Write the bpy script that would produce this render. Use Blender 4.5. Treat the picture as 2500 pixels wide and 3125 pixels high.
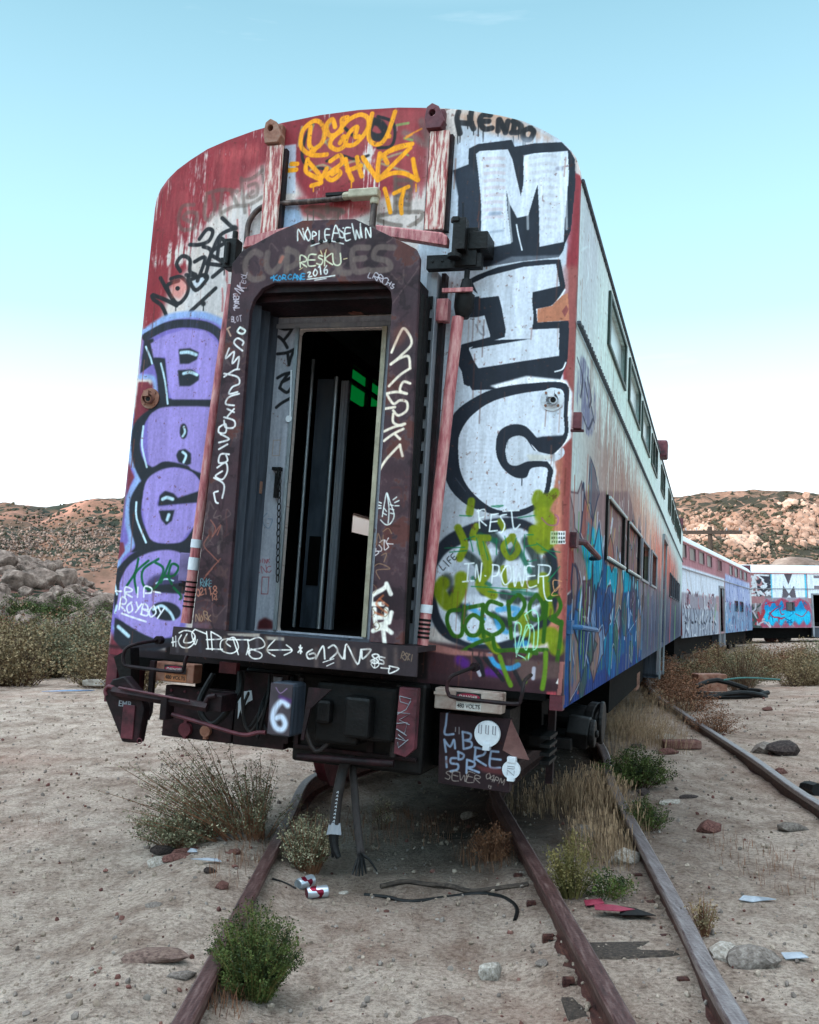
import bpy, bmesh, math, random
import numpy as np
from mathutils import Vector, Matrix, Euler, noise
from mathutils.geometry import tessellate_polygon
R=math.radians
for o in list(bpy.data.objects): bpy.data.objects.remove(o)
SC=bpy.context.scene
COL=SC.collection
# ------------------------------------------------------------------ camera, sky, sun, exposure
cam=bpy.data.cameras.new('camera'); co=bpy.data.objects.new('camera',cam); COL.objects.link(co)
co.location=(0,0,1.40); co.rotation_euler=(math.pi/2+.111,0,0)
cam.sensor_fit='HORIZONTAL'; cam.sensor_width=36; cam.lens=42.19; cam.clip_start=.05; cam.clip_end=3000
SC.camera=co
SUN_EL,SUN_AZ=R(11),R(232)          # azimuth clockwise from +Y (behind left of the camera)
sd=Vector((math.sin(SUN_AZ)*math.cos(SUN_EL),math.cos(SUN_AZ)*math.cos(SUN_EL),math.sin(SUN_EL)))
W=bpy.data.worlds.new('World'); SC.world=W; W.use_nodes=True
nt=W.node_tree; N=nt.nodes; L=nt.links
bg=N['Background']; sky=N.new('ShaderNodeTexSky'); sky.sky_type='NISHITA'; sky.sun_disc=False
sky.sun_elevation=SUN_EL; sky.sun_rotation=SUN_AZ; sky.air_density=1.0; sky.dust_density=2.2; sky.ozone_density=1.0; sky.altitude=900
tc=N.new('ShaderNodeTexCoord'); sp=N.new('ShaderNodeSeparateXYZ'); L.new(tc.outputs['Generated'],sp.inputs[0])
# sky ramp: white at the horizon, cyan above, overhead brightened as added fill
rmp=N.new('ShaderNodeValToRGB'); L.new(sp.outputs['Z'],rmp.inputs[0])
cr=rmp.color_ramp; cr.elements[0].position=0.0; cr.elements[0].color=(1.15,1.14,1.13,1)
cr.elements[1].position=1.0; cr.elements[1].color=(1.5,1.6,1.7,1)
for p_,c_ in ((.10,(1.02,1.08,1.12,1)),(.30,(.46,.76,.89,1)),(.56,(.24,.46,.57,1)),(.84,(1.1,1.25,1.38,1))):
    e=cr.elements.new(p_); e.color=c_
sc_=N.new('ShaderNodeVectorMath'); sc_.operation='SCALE'; sc_.inputs['Scale'].default_value=SKYV if 'SKYV' in globals() else 9.0
L.new(rmp.outputs[0],sc_.inputs[0])
mp=N.new('ShaderNodeMapping'); mp.inputs['Scale'].default_value=(1.1,1.1,9); mp.inputs['Rotation'].default_value=(0,R(12),0); L.new(tc.outputs['Generated'],mp.inputs[0])
nz=N.new('ShaderNodeTexNoise'); nz.inputs['Scale'].default_value=2.2; nz.inputs['Detail'].default_value=7; nz.inputs['Roughness'].default_value=.55; L.new(mp.outputs[0],nz.inputs['Vector'])
cl=N.new('ShaderNodeMapRange'); cl.inputs['From Min'].default_value=.63; cl.inputs['From Max'].default_value=.85; cl.inputs['To Max'].default_value=.32; L.new(nz.outputs['Fac'],cl.inputs['Value'])
mxc=N.new('ShaderNodeMix'); mxc.data_type='RGBA'; L.new(cl.outputs[0],mxc.inputs['Factor']); L.new(sc_.outputs[0],mxc.inputs['A']); mxc.inputs['B'].default_value=(11,11.2,11.4,1)
mx=N.new('ShaderNodeMix'); mx.data_type='RGBA'; mx.inputs['Factor'].default_value=.86; L.new(sky.outputs[0],mx.inputs['A']); L.new(mxc.outputs['Result'],mx.inputs['B'])
# sky boosted on the sun's side, behind the camera, as added fill
dt=N.new('ShaderNodeVectorMath'); dt.operation='DOT_PRODUCT'; dt.inputs[1].default_value=(math.sin(SUN_AZ),math.cos(SUN_AZ),.15); L.new(tc.outputs['Generated'],dt.inputs[0])
dm=N.new('ShaderNodeMapRange'); dm.interpolation_type='SMOOTHSTEP'; dm.inputs['From Min'].default_value=-.15; dm.inputs['From Max'].default_value=1.0; dm.inputs['To Min'].default_value=1.0; dm.inputs['To Max'].default_value=2.9; L.new(dt.outputs['Value'],dm.inputs['Value'])
gl=N.new('ShaderNodeVectorMath'); gl.operation='SCALE'; L.new(mx.outputs['Result'],gl.inputs[0]); L.new(dm.outputs[0],gl.inputs['Scale'])
L.new(gl.outputs[0],bg.inputs['Color']); bg.inputs['Strength'].default_value=.115
sl=bpy.data.lights.new('sun','SUN'); sl.energy=2.6; sl.angle=R(.6); sl.color=(1,.80,.66)
so=bpy.data.objects.new('sun',sl); COL.objects.link(so); so.rotation_euler=sd.to_track_quat('Z','Y').to_euler(); so.location=(-40,-30,30)
SC.view_settings.view_transform='Standard'; SC.view_settings.look='None'; SC.view_settings.gamma=1; SC.view_settings.exposure=0.68
SC.render.engine='CYCLES'
rnd=random.Random(7)
# ------------------------------------------------------------------ helpers
def lin(c):
    return tuple((v/255/12.92 if v/255<.04045 else ((v/255+.055)/1.055)**2.4) for v in c)
def tag(o,label=None,cat=None,group=None,kind=None):
    if label: o['label']=label
    if cat: o['category']=cat
    if group: o['group']=group
    if kind: o['kind']=kind
    return o
def empty(name,loc=(0,0,0),rot=(0,0,0),label=None,cat=None,group=None):
    o=bpy.data.objects.new(name,None); COL.objects.link(o); o.location=loc; o.rotation_euler=rot; o.empty_display_size=.2
    return tag(o,label,cat,group)
class MB:
    def __init__(s): s.v=[];s.f=[];s.uv={}
    def add(s,vs,fs):
        n=len(s.v); s.v+= [tuple(v) for v in vs]; s.f+=[tuple(i+n for i in f) for f in fs]; return s
    def box(s,x0,x1,y0,y1,z0,z1,M=None):
        vs=[Vector((x,y,z)) for z in (z0,z1) for y in (y0,y1) for x in (x0,x1)]
        if M is not None: vs=[M@v for v in vs]
        return s.add(vs,[(0,2,3,1),(4,5,7,6),(0,1,5,4),(2,6,7,3),(0,4,6,2),(1,3,7,5)])
    def tube(s,pts,r,n=8,cap=True,sm=0,flat=1.0):
        pts=[Vector(p) for p in pts]
        if sm: pts=[Vector(p) for p in crom([tuple(p) for p in pts],sm)]
        rs=r if isinstance(r,(list,tuple)) else [r]*len(pts)
        if len(rs)!=len(pts): rs=[rs[0]+(rs[-1]-rs[0])*i/(len(pts)-1) for i in range(len(pts))]
        vs=[];up=None
        for i,p in enumerate(pts):
            d=(pts[min(i+1,len(pts)-1)]-pts[max(i-1,0)]).normalized()
            if up is None: up=Vector((0,0,1)) if abs(d.z)<.9 else Vector((0,1,0))
            a=d.cross(up).normalized(); b=a.cross(d).normalized(); up=b
            for k in range(n):
                t=2*math.pi*k/n; vs.append(p+a*math.cos(t)*rs[i]+b*math.sin(t)*rs[i]*flat)
        fs=[(i*n+k,i*n+(k+1)%n,(i+1)*n+(k+1)%n,(i+1)*n+k) for i in range(len(pts)-1) for k in range(n)]
        if cap: fs+=[tuple(range(n-1,-1,-1)),tuple((len(pts)-1)*n+k for k in range(n))]
        return s.add(vs,fs)
    def disc(s,c,ax,r,h,n=20,r2=None):
        c=Vector(c);ax=Vector(ax).normalized(); return s.tube([c,c+ax*h],[r,r2 if r2 else r],n)
    def plate(s,outer,holes,f,t0,t1):
        """polygon with holes in 2D, f(a,b,t)->3D, thickness t0..t1"""
        loops=[outer]+list(holes); flat=[p for l in loops for p in l]
        tr=tessellate_polygon([[Vector((a,b,0)) for a,b in l] for l in loops])
        n=len(flat); vs=[f(a,b,t0) for a,b in flat]+[f(a,b,t1) for a,b in flat]; fs=[]
        for t in tr: fs.append((t[0],t[1],t[2])); fs.append((t[2]+n,t[1]+n,t[0]+n))
        k=0
        for l in loops:
            m=len(l)
            for i in range(m): fs.append((k+i,k+(i+1)%m,k+(i+1)%m+n,k+i+n))
            k+=m
        return s.add(vs,fs)
    def build(s,name,mat,parent=None,uv=None,smooth=False,bev=0):
        me=bpy.data.meshes.new(name); me.from_pydata(s.v,[],s.f); me.update()
        bm=bmesh.new(); bm.from_mesh(me)
        if not smooth or bev: pass
        bmesh.ops.recalc_face_normals(bm,faces=bm.faces); bm.to_mesh(me); bm.free()
        if uv:
            ul=me.uv_layers.new(name='UVMap'); vi=np.zeros(len(me.loops),dtype=np.int32); me.loops.foreach_get('vertex_index',vi)
            c=np.zeros(len(me.vertices)*3); me.vertices.foreach_get('co',c); c=c.reshape(-1,3)
            a0,aw,b0,bh,ia=uv; u=np.stack([(c[vi,ia]-a0)/aw,(c[vi,2]-b0)/bh],1).astype(np.float32); ul.data.foreach_set('uv',u.ravel())
        if smooth:
            me.polygons.foreach_set('use_smooth',[True]*len(me.polygons))
            if hasattr(me,'set_sharp_from_angle'): me.set_sharp_from_angle(angle=R(38))
        if mat: me.materials.append(mat)
        o=bpy.data.objects.new(name,me); COL.objects.link(o)
        if parent: o.parent=parent
        if bev:
            m=o.modifiers.new('bevel','BEVEL'); m.width=bev; m.segments=2; m.limit_method='ANGLE'; m.angle_limit=R(40)
        return o
def crom(p,k):
    out=[];n=len(p);d=len(p[0])
    for i in range(n-1):
        a=p[max(i-1,0)];b=p[i];c=p[i+1];e=p[min(i+2,n-1)]
        for j in range(k):
            t=j/k; out.append(tuple(.5*(2*b[m]+(c[m]-a[m])*t+(2*a[m]-5*b[m]+4*c[m]-e[m])*t*t+(3*b[m]-a[m]-3*c[m]+e[m])*t**3) for m in range(d)))
    out.append(tuple(p[-1])); return out
XZ=lambda a,b,t:(a,t,b)
def rr(x0,x1,z0,z1,r,n=4):
    out=[]
    for cx,cz,a in ((x1-r,z1-r,0),(x0+r,z1-r,90),(x0+r,z0+r,180),(x1-r,z0+r,270)):
        for i in range(n+1): t=R(a+90*i/n); out.append((cx+r*math.cos(t),cz+r*math.sin(t)))
    return out
# ------------------------------------------------------------------ sprayed paint: strokes drawn into an array, in metres on each panel
NR=np.random.RandomState(3)
def fbm(h,w,cy,cx,octv=5,gain=.55):
    out=np.zeros((h,w),np.float32);amp=1;tot=0
    for o in range(octv):
        gy=max(2,int(h/cy)+2);gx=max(2,int(w/cx)+2); g=NR.rand(gy,gx).astype(np.float32)
        yy=np.linspace(0,gy-1.001,h);xx=np.linspace(0,gx-1.001,w);iy=yy.astype(int);ix=xx.astype(int);fy=(yy-iy);fx=(xx-ix);fy=(fy*fy*(3-2*fy))[:,None];fx=(fx*fx*(3-2*fx))[None]
        a=g[iy][:,ix];b=g[iy][:,ix+1];c=g[iy+1][:,ix];d=g[iy+1][:,ix+1]
        out+=amp*((a*(1-fx)+b*fx)*(1-fy)+(c*(1-fx)+d*fx)*fy);tot+=amp;amp*=gain;cy=max(cy/2,1.01);cx=max(cx/2,1.01)
    return out/tot
class Tex:
    def __init__(s,a0,a1,b0,b1,pa,pb,base,asp=1.0):
        s.asp=asp
        s.a0,s.a1,s.b0,s.b1,s.pa,s.pb=a0,a1,b0,b1,pa,pb
        s.w=int((a1-a0)*pa);s.h=int((b1-b0)*pb); s.im=np.empty((s.h,s.w,3),np.float32); s.im[:]=np.array(base,np.float32)/255
        s.streak=fbm(s.h,s.w,.34*pb,.012*pa+1.2,5,.75); s.blot=fbm(s.h,s.w,.22*pb,.2*pa,6,.6)
    def px(s,a,b): return (a-s.a0)*s.pa,(b-s.b0)*s.pb
    def blend(s,y0,y1,x0,x1,al,col):
        sub=s.im[y0:y1,x0:x1]; sub+=(np.array(col,np.float32)/255-sub)*al[...,None]
    def wearmask(s,y0,y1,x0,x1,wear):
        m=s.streak[y0:y1,x0:x1]*.45+s.blot[y0:y1,x0:x1]*.55
        return np.clip((m-(.18+.34*wear))/.10,0,1)
    def stroke(s,pts,w,col,soft,al=1,wear=0,sm=1):
        if sm and len(pts)>2: pts=crom(pts,5)
        s_pa=s.pa/1.0; P=[s.px(*p) for p in pts]; r=w/2; ra=(r+soft)*s.pa*s.asp;rb=(r+soft)*s.pb
        xs=[p[0] for p in P];ys=[p[1] for p in P]
        x0=max(0,int(min(xs)-ra-2));x1=min(s.w,int(max(xs)+ra+3));y0=max(0,int(min(ys)-rb-2));y1=min(s.h,int(max(ys)+rb+3))
        if x1<=x0 or y1<=y0: return
        D=np.full((y1-y0,x1-x0),1e9,np.float32)
        for (ax,ay),(bx,by) in zip(P[:-1],P[1:]):
            u0=max(x0,int(min(ax,bx)-ra-2));u1=min(x1,int(max(ax,bx)+ra+3));v0=max(y0,int(min(ay,by)-rb-2));v1=min(y1,int(max(ay,by)+rb+3))
            if u1<=u0 or v1<=v0: continue
            X=((np.arange(u0,u1)+.5-ax)/(s.pa*s.asp))[None];Y=((np.arange(v0,v1)+.5-ay)/s.pb)[:,None]
            dx=(bx-ax)/(s.pa*s.asp);dy=(by-ay)/s.pb;q=dx*dx+dy*dy+1e-12
            t=np.clip((X*dx+Y*dy)/q,0,1); d=np.sqrt((X-t*dx)**2+(Y-t*dy)**2)
            sub=D[v0-y0:v1-y0,u0-x0:u1-x0]; np.minimum(sub,d,out=sub)
        sf=max(soft,.7/(s.pa*s.asp)); a=np.clip((r+sf*.5-D)/sf,0,1)*al
        a=a*(.60+.75*s.streak[y0:y1,x0:x1]).clip(0,1)
        if wear: a=a*s.wearmask(y0,y1,x0,x1,wear)
        s.blend(y0,y1,x0,x1,a,col)
    def fill(s,pts,col,soft,al=1,wear=0,sm=0):
        if sm: pts=crom(list(pts)+[pts[0]],5)
        P=np.array([s.px(*p) for p in pts]); ma=int(soft*s.pa*s.asp)+2;mb=int(soft*s.pb)+2
        x0=max(0,int(P[:,0].min())-ma);x1=min(s.w,int(P[:,0].max())+ma+1);y0=max(0,int(P[:,1].min())-mb);y1=min(s.h,int(P[:,1].max())+mb+1)
        if x1<=x0 or y1<=y0: return
        # small edge wobble so hand-cut edges are not ruler straight
        M=np.zeros((y1-y0,x1-x0),np.float32);n=len(P)
        for sub in (.25,.75):
            Yc=np.arange(y0,y1)+sub; X=(np.arange(x0,x1)+.5)[None]
            ins=np.zeros(M.shape,bool)
            for i in range(n):
                ax,ay=P[i];bx,by=P[(i+1)%n]
                if ay==by: continue
                c=((Yc>=min(ay,by))&(Yc<max(ay,by)))
                if not c.any(): continue
                xi=ax+(Yc[c]-ay)*(bx-ax)/(by-ay)
                ins[c]^=(X<xi[:,None])
            M+=ins*.5
        for ax_,k in ((1,int(soft*s.pa*s.asp*.6)),(0,int(soft*s.pb*.6))):
            for _ in range(2):
                if k>=1:
                    pad=[(0,0),(0,0)];pad[ax_]=(k+1,k);cs=np.cumsum(np.pad(M,pad,mode='edge'),axis=ax_)
                    nn=M.shape[ax_]; M=(np.take(cs,range(2*k+1,2*k+1+nn),ax_)-np.take(cs,range(0,nn),ax_))/(2*k+1)
        a=M*al
        if wear: a=a*s.wearmask(y0,y1,x0,x1,wear)
        s.blend(y0,y1,x0,x1,a,col)
    def run(s,ops):
        for k,c,w,soft,al,wear,sm,fl in ops:
            pts=[(fl[i]/1000,fl[i+1]/1000) for i in range(0,len(fl),2)]; col=c
            if k=='s': s.stroke(pts,w/1e4,col,soft/1e4,al/100,wear/100,sm)
            else: s.fill(pts,col,soft/1e4,al/100,wear/100,sm)
    def grime(s,k=.16):
        m=(1-k+2*k*fbm(s.h,s.w,.5*s.pb,.03*s.pa+1.5,5,.7))[...,None]; s.im*=m
        f=fbm(s.h,s.w,4,3,2)[...,None]; s.im*=(.93+.14*f)
        sp_=fbm(s.h,s.w,.05*s.pb,.05*s.pa,4,.7); a=np.clip((sp_-.765)/.03,0,1)*.45; s.im+=(np.array((.30,.13,.10),np.float32)-s.im)*a[...,None]
    def image(s,name):
        im=bpy.data.images.new(name,s.w,s.h); buf=np.ones((s.h,s.w,4),np.float32); buf[...,:3]=np.clip(s.im,0,1)
        im.pixels.foreach_set(buf.ravel()); im.update(); im.pack(); return im
PAINT={
'face':[
('f',(138,44,52),0,366,100,42,0,[-1489,3079,-1559,3767,-1492,4321,-1385,4482,-1101,4683,-611,4777,-276,4827,400,4815,534,4750,440,4216,-18,4143,-242,4051,-547,4527,-754,4434,-859,4306,-1034,4126,-1166,3941,-1193,3751,-1330,3620,-1379,3349,-1397,3078]),
('f',(165,72,76),0,718,60,80,0,[-1349,4423,-1093,4599,-688,4675,-658,4319,-796,4247,-1047,4099,-1219,4026,-1402,4037]),
('f',(165,72,76),0,711,70,100,0,[-1219,4026,-854,4251,-774,4002,-1001,3608,-1138,3803]),
('f',(165,72,76),0,268,90,60,0,[-409,4221,127,4185,134,4081,-23,4038,-356,4085]),
('f',(150,62,66),0,400,100,50,0,[-364,4714,-21,4736,381,4712,494,4572,517,4223,169,4339,-96,4279,-293,4346]),
('f',(150,62,66),0,159,100,20,0,[-100,4704,204,4781,508,4752,488,4663]),
('f',(165,72,76),0,390,80,100,0,[159,4300,487,4276,535,3942,183,3962]),
('f',(186,196,212),0,111,90,0,0,[-553,4595,-440,4599,-418,4248,-510,4255]),
('f',(150,175,205),0,192,90,0,0,[-503,4174,-390,4166,-337,4031,-516,3988]),
('f',(198,206,216),0,198,90,30,0,[-1141,3681,-925,3740,-859,3656,-840,3442,-1162,3438,-1184,3506]),
('f',(184,190,200),0,181,100,0,0,[478,3828,737,4509,679,4675,1359,4612,1531,4077,1528,3239,1542,2366,1432,1453,609,1396]),
('f',(205,214,226),0,421,90,0,0,[687,4546,1395,4485,1488,4079,1470,2946,1471,2364,955,2176,743,2648,748,3565]),
('f',(196,160,140),0,250,100,50,0,[677,4707,991,4690,1305,4492,1401,4361,1126,4476,746,4630]),
('f',(170,176,186),0,427,60,0,0,[495,3575,841,3562,817,1468,580,1364]),
('f',(138,44,52),0,88,95,0,0,[1452,4265,1555,4196,1599,3238,1547,2252,1476,2250,1459,2946,1441,3840]),
('f',(150,84,80),0,231,100,30,0,[1421,3660,1537,3655,1577,2224,1422,2191,1451,2480,1499,2654]),
('f',(186,118,96),0,283,100,35,0,[1425,2421,1532,2568,1590,1659,1545,1433,1434,1397,1335,1673,1400,2075]),
('f',(140,70,66),0,169,100,30,0,[1471,2654,1556,2655,1592,1050,1536,1045]),
('f',(66,44,50),0,170,100,0,0,[691,1314,1411,1298,1574,1407,1593,1023,698,968]),
('f',(34,26,30),0,203,100,0,0,[-1534,1166,-1031,1108,-999,782,-1619,725]),
('f',(24,18,20),0,125,100,0,0,[-1114,1212,710,1258,734,886,-1100,711]),
('f',(58,36,42),0,142,100,0,0,[661,1080,1588,1132,1596,968,672,908]),
('f',(120,52,62),0,210,100,0,0,[-1556,667,-1538,1376,-1535,2130,-1507,2698,-1470,2900,-1363,2966,-1311,2632,-1446,2298,-1434,1642,-1439,1221,-1386,1001,-1500,672]),
('f',(208,200,198),0,282,90,35,0,[-850,4196,-646,4183,-628,3967,-808,3735,-839,3429,-1161,3424,-1232,3535,-1036,3663,-1016,3934,-928,4092]),
('s',(206,190,180),203,145,50,60,1,[-1238,4221,-1214,4040,-1203,3861]),
('s',(206,190,180),201,144,50,60,1,[-1157,4160,-1131,3953,-1118,3748]),
('s',(206,190,180),200,143,50,60,1,[-1049,4126,-1028,3961,-1019,3798]),
('s',(206,190,180),199,142,50,60,1,[-982,4204,-964,4067,-957,3931]),
('s',(206,190,180),199,142,50,60,1,[-913,4255,-896,4131,-891,4008]),
('s',(206,190,180),198,142,50,60,1,[-859,4306,-844,4196,-840,4087]),
('s',(206,190,180),197,141,50,60,1,[-781,4246,-769,4177,-769,4110]),
('s',(206,190,180),203,145,50,60,1,[-1295,4031,-1275,3892,-1268,3754]),
('s',(206,190,180),203,145,50,60,1,[-1360,3924,-1342,3799,-1336,3675]),
('s',(206,190,180),202,144,50,60,1,[-1110,4295,-1095,4198,-1091,4102]),
('s',(170,70,70),141,85,60,50,1,[-918,3983,-899,3819,-888,3658]),
('s',(170,70,70),141,84,60,50,1,[-840,4087,-827,3991,-823,3897]),
('s',(170,70,70),140,84,60,50,1,[-913,3605,-901,3524,-898,3444]),
('s',(170,70,70),140,84,60,50,1,[-888,3738,-872,3603,-864,3469]),
('s',(170,70,70),140,84,60,50,1,[-762,4190,-749,4095,-745,4000]),
('s',(200,90,90),859,572,50,60,1,[-1000,4563,-766,4572]),
('s',(96,84,76),290,116,55,0,1,[-1192,4218,-1282,4210,-1303,4114,-1266,4043,-1176,4052,-1163,4147,-1232,4165,-1266,4126,-1195,4094]),
('s',(96,84,76),287,115,55,0,1,[-1100,4267,-1103,4143,-1062,4100,-1024,4180,-1048,4277]),
('s',(96,84,76),286,115,55,0,1,[-1095,4294,-978,4314,-858,4292]),
('s',(96,84,76),285,114,55,0,1,[-976,4300,-977,4149,-928,4092]),
('s',(96,84,76),283,113,55,0,1,[-837,4386,-811,4248,-786,4138]),
('s',(96,84,76),283,113,55,0,1,[-821,4371,-750,4379,-682,4429]),
('s',(96,84,76),282,113,55,0,1,[-774,4327,-717,4336,-710,4255,-781,4246,-741,4284]),
('s',(96,84,76),283,113,55,0,1,[-963,4148,-878,4184,-762,4190,-665,4238]),
('s',(96,84,76),284,114,55,0,1,[-901,4281,-850,4196]),
('s',(96,84,76),281,112,55,0,1,[-684,4456,-660,4346]),
('s',(92,80,70),297,108,62,0,1,[-331,4123,-277,4146,-97,4115,-54,4093]),
('s',(92,80,70),298,108,62,0,1,[-316,4109,-217,4076,-158,4020]),
('s',(92,80,70),295,107,62,0,1,[-68,4093,-132,4045,-199,4023]),
('s',(92,80,70),297,108,62,0,1,[-186,4206,-171,4100]),
('s',(92,80,70),287,105,62,0,1,[289,4330,307,4070]),
('s',(92,80,70),285,104,62,0,1,[409,4295,405,4064]),
('s',(92,80,70),287,104,62,0,1,[304,4290,396,4283]),
('s',(92,80,70),286,104,62,0,1,[308,4238,401,4218]),
('s',(92,80,70),286,104,62,0,1,[312,4186,391,4168]),
('s',(92,80,70),286,104,62,0,1,[315,4134,395,4116]),
('s',(92,80,70),285,104,62,0,1,[189,4052,320,4069,385,4065,489,4059,479,4009,417,3974]),
('s',(92,80,70),287,104,62,0,1,[191,4026,272,3995,352,3978]),
('f',(92,82,72),0,162,55,0,0,[-305,4141,-56,4119,-133,4058,-216,4063]),
('f',(84,72,64),0,130,50,0,0,[284,4304,409,4295,398,4065,307,4070]),
('s',(92,80,70),82,20,100,0,1,[-315,4095,-312,4062,-310,4029]),
('s',(92,80,70),81,20,100,0,1,[-275,4119,-272,4086,-270,4053]),
('s',(92,80,70),80,20,100,0,1,[-95,4095,-92,4062,-90,4029]),
('s',(92,80,70),78,20,100,0,1,[231,4023,234,3991,236,3959]),
('s',(92,80,70),77,19,100,0,1,[452,4036,454,4004,456,3972]),
('s',(110,120,110),444,261,50,0,1,[448,4680,497,4520,416,4566,335,4612]),
('s',(120,170,90),185,46,70,0,1,[278,4669,357,4675]),
('s',(120,170,90),184,46,70,0,1,[338,4573,391,4555]),
('s',(120,170,90),131,33,70,0,1,[345,4468,372,4453]),
('s',(30,30,34),220,69,100,0,1,[-324,4737,-373,4647,-390,4514,-343,4443,-229,4408]),
('s',(30,30,34),535,107,100,0,1,[102,4712,81,4634,151,4595,202,4624,157,4693,102,4712]),
('s',(30,30,34),212,66,100,0,1,[140,4741,237,4699,269,4618,249,4528,156,4523]),
('s',(30,30,34),189,67,100,0,1,[-205,4459,-112,4492,0,4456,93,4475]),
('s',(30,30,34),216,81,100,0,1,[81,4634,-12,4616,-99,4690]),
('s',(170,180,130),165,96,65,0,1,[-323,4724,-352,4565,-256,4584,-177,4630]),
('s',(170,180,130),164,96,65,0,1,[-198,4726,-247,4636,-185,4551]),
('s',(170,180,130),164,95,65,0,1,[-325,4402,-231,4435,-130,4374]),
('s',(170,180,130),161,94,65,0,1,[-79,4423,14,4442,100,4370]),
('s',(170,180,130),158,92,65,0,1,[163,4430,266,4461,357,4480]),
('s',(170,180,130),158,92,65,0,1,[177,4416,299,4368,380,4336]),
('s',(170,180,130),167,97,65,0,1,[-407,4718,-424,4584]),
('s',(246,160,18),331,55,100,0,1,[-343,4712,-343,4591,-302,4540]),
('s',(246,160,18),330,55,100,0,1,[-349,4524,-403,4582,-398,4690,-325,4751,-268,4732,-235,4662,-256,4584,-335,4523,-271,4505,-209,4506]),
('s',(246,160,18),328,55,100,0,1,[-162,4696,-187,4752,-225,4715,-206,4646,-157,4642,-113,4691,-117,4745,-77,4755]),
('s',(246,160,18),326,54,100,0,1,[-111,4665,-176,4617,-186,4564,-129,4533,-77,4568,-94,4623,-118,4579]),
('s',(246,160,18),324,54,100,0,1,[-113,4691,-62,4740,17,4766,74,4727,67,4649,-8,4563,-77,4568,-55,4646,-3,4681,-12,4616,15,4614]),
('s',(246,160,18),320,53,100,0,1,[98,4765,81,4634,106,4566,167,4548,216,4609,259,4763]),
('s',(246,160,18),318,53,100,0,1,[216,4609,231,4595]),
('s',(246,160,18),328,55,100,0,1,[-345,4470,-254,4370,-235,4315]),
('s',(246,160,18),328,55,100,0,1,[-346,4484,-354,4404,-294,4360,-238,4342,-201,4406]),
('s',(246,160,18),325,54,100,0,1,[-178,4457,-112,4492,-94,4437,-159,4389,-197,4352,-154,4323,-102,4359,-117,4386,-157,4363]),
('s',(246,160,18),323,54,100,0,1,[-69,4462,-50,4394,-10,4312]),
('s',(246,160,18),321,54,100,0,1,[12,4469,31,4401,56,4334]),
('s',(246,160,18),322,54,100,0,1,[-49,4381,44,4407]),
('s',(246,160,18),319,53,100,0,1,[53,4465,142,4341,172,4299]),
('s',(246,160,18),318,53,100,0,1,[172,4482,165,4391,172,4299]),
('s',(246,160,18),316,53,100,0,1,[174,4456,276,4513,393,4529]),
('s',(246,160,18),316,53,100,0,1,[367,4525,212,4479,230,4412]),
('s',(246,160,18),315,53,100,0,1,[381,4504,283,4408,184,4311]),
('s',(246,160,18),314,52,100,0,1,[172,4299,262,4338,354,4331,448,4279]),
('s',(246,160,18),312,52,100,0,1,[406,4424,425,4345,448,4279]),
('s',(246,160,18),327,55,100,0,1,[-303,4294,-235,4309]),
('s',(246,160,18),332,55,100,0,1,[-463,4459,-421,4456]),
('s',(246,160,18),332,55,100,0,1,[-488,4414,-425,4416]),
('s',(246,160,18),288,52,100,0,1,[223,4237,248,4164,274,4072]),
('s',(246,160,18),287,52,100,0,1,[291,4200,386,4239]),
('s',(246,160,18),286,52,100,0,1,[356,4209,341,4132,353,4061]),
('s',(246,160,18),96,24,100,0,1,[-290,4306,-287,4279,-286,4253]),
('s',(246,160,18),91,23,100,0,1,[353,4157,355,4131,356,4106]),
('s',(246,160,18),91,23,100,0,1,[437,4254,440,4229,441,4203]),
('s',(246,160,18),94,23,100,0,1,[-17,4313,-14,4286,-13,4260]),
('s',(246,160,18),95,24,100,0,1,[-251,4343,-249,4316,-247,4290]),
('s',(230,140,40),131,33,80,0,1,[350,4585,451,4628]),
('s',(230,140,40),131,33,80,0,1,[344,4572,388,4594]),
('s',(30,30,34),290,72,100,0,1,[-1334,3429,-1379,3499,-1444,3542,-1462,3570]),
('s',(30,30,34),289,72,100,0,1,[-1455,3577,-1353,3539,-1258,3495]),
('s',(30,30,34),289,72,100,0,1,[-1258,3495,-1344,3607,-1407,3698]),
('s',(30,30,34),287,72,100,0,1,[-1260,3672,-1347,3634,-1259,3509,-1189,3561,-1182,3642,-1247,3699,-1322,3688]),
('s',(30,30,34),287,72,100,0,1,[-1252,3740,-1287,3796,-1247,3849,-1184,3819,-1176,3737,-1129,3708,-1204,3711]),
('s',(30,30,34),285,71,100,0,1,[-1187,3696,-1118,3599,-1037,3677,-1069,3705,-1185,3669]),
('s',(30,30,34),285,71,100,0,1,[-1053,3691,-1033,3799,-1026,3880,-1088,3910]),
('s',(30,30,34),285,71,100,0,1,[-1145,3804,-1066,3827,-1110,3666]),
('s',(30,30,34),287,72,100,0,1,[-1195,3929,-1120,3925,-1047,3949,-1024,4016,-1070,4032,-1123,3966]),
('s',(30,30,34),282,71,100,0,1,[-994,3689,-912,3753]),
('s',(30,30,34),284,71,100,0,1,[-959,4107,-864,4027]),
('s',(30,30,34),284,71,100,0,1,[-864,4027,-962,3985,-1011,3879,-1047,3786]),
('s',(30,30,34),282,71,100,0,1,[-1008,3838,-930,3794,-897,3752]),
('s',(30,30,34),283,71,100,0,1,[-1011,3879,-913,3928,-847,3925]),
('s',(30,30,34),283,71,100,0,1,[-913,3928,-960,3958,-971,3836]),
('s',(30,30,34),283,71,100,0,1,[-1047,3786,-928,3767]),
('s',(30,30,34),283,71,100,0,1,[-964,3607,-1052,3529,-1141,3451]),
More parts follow.
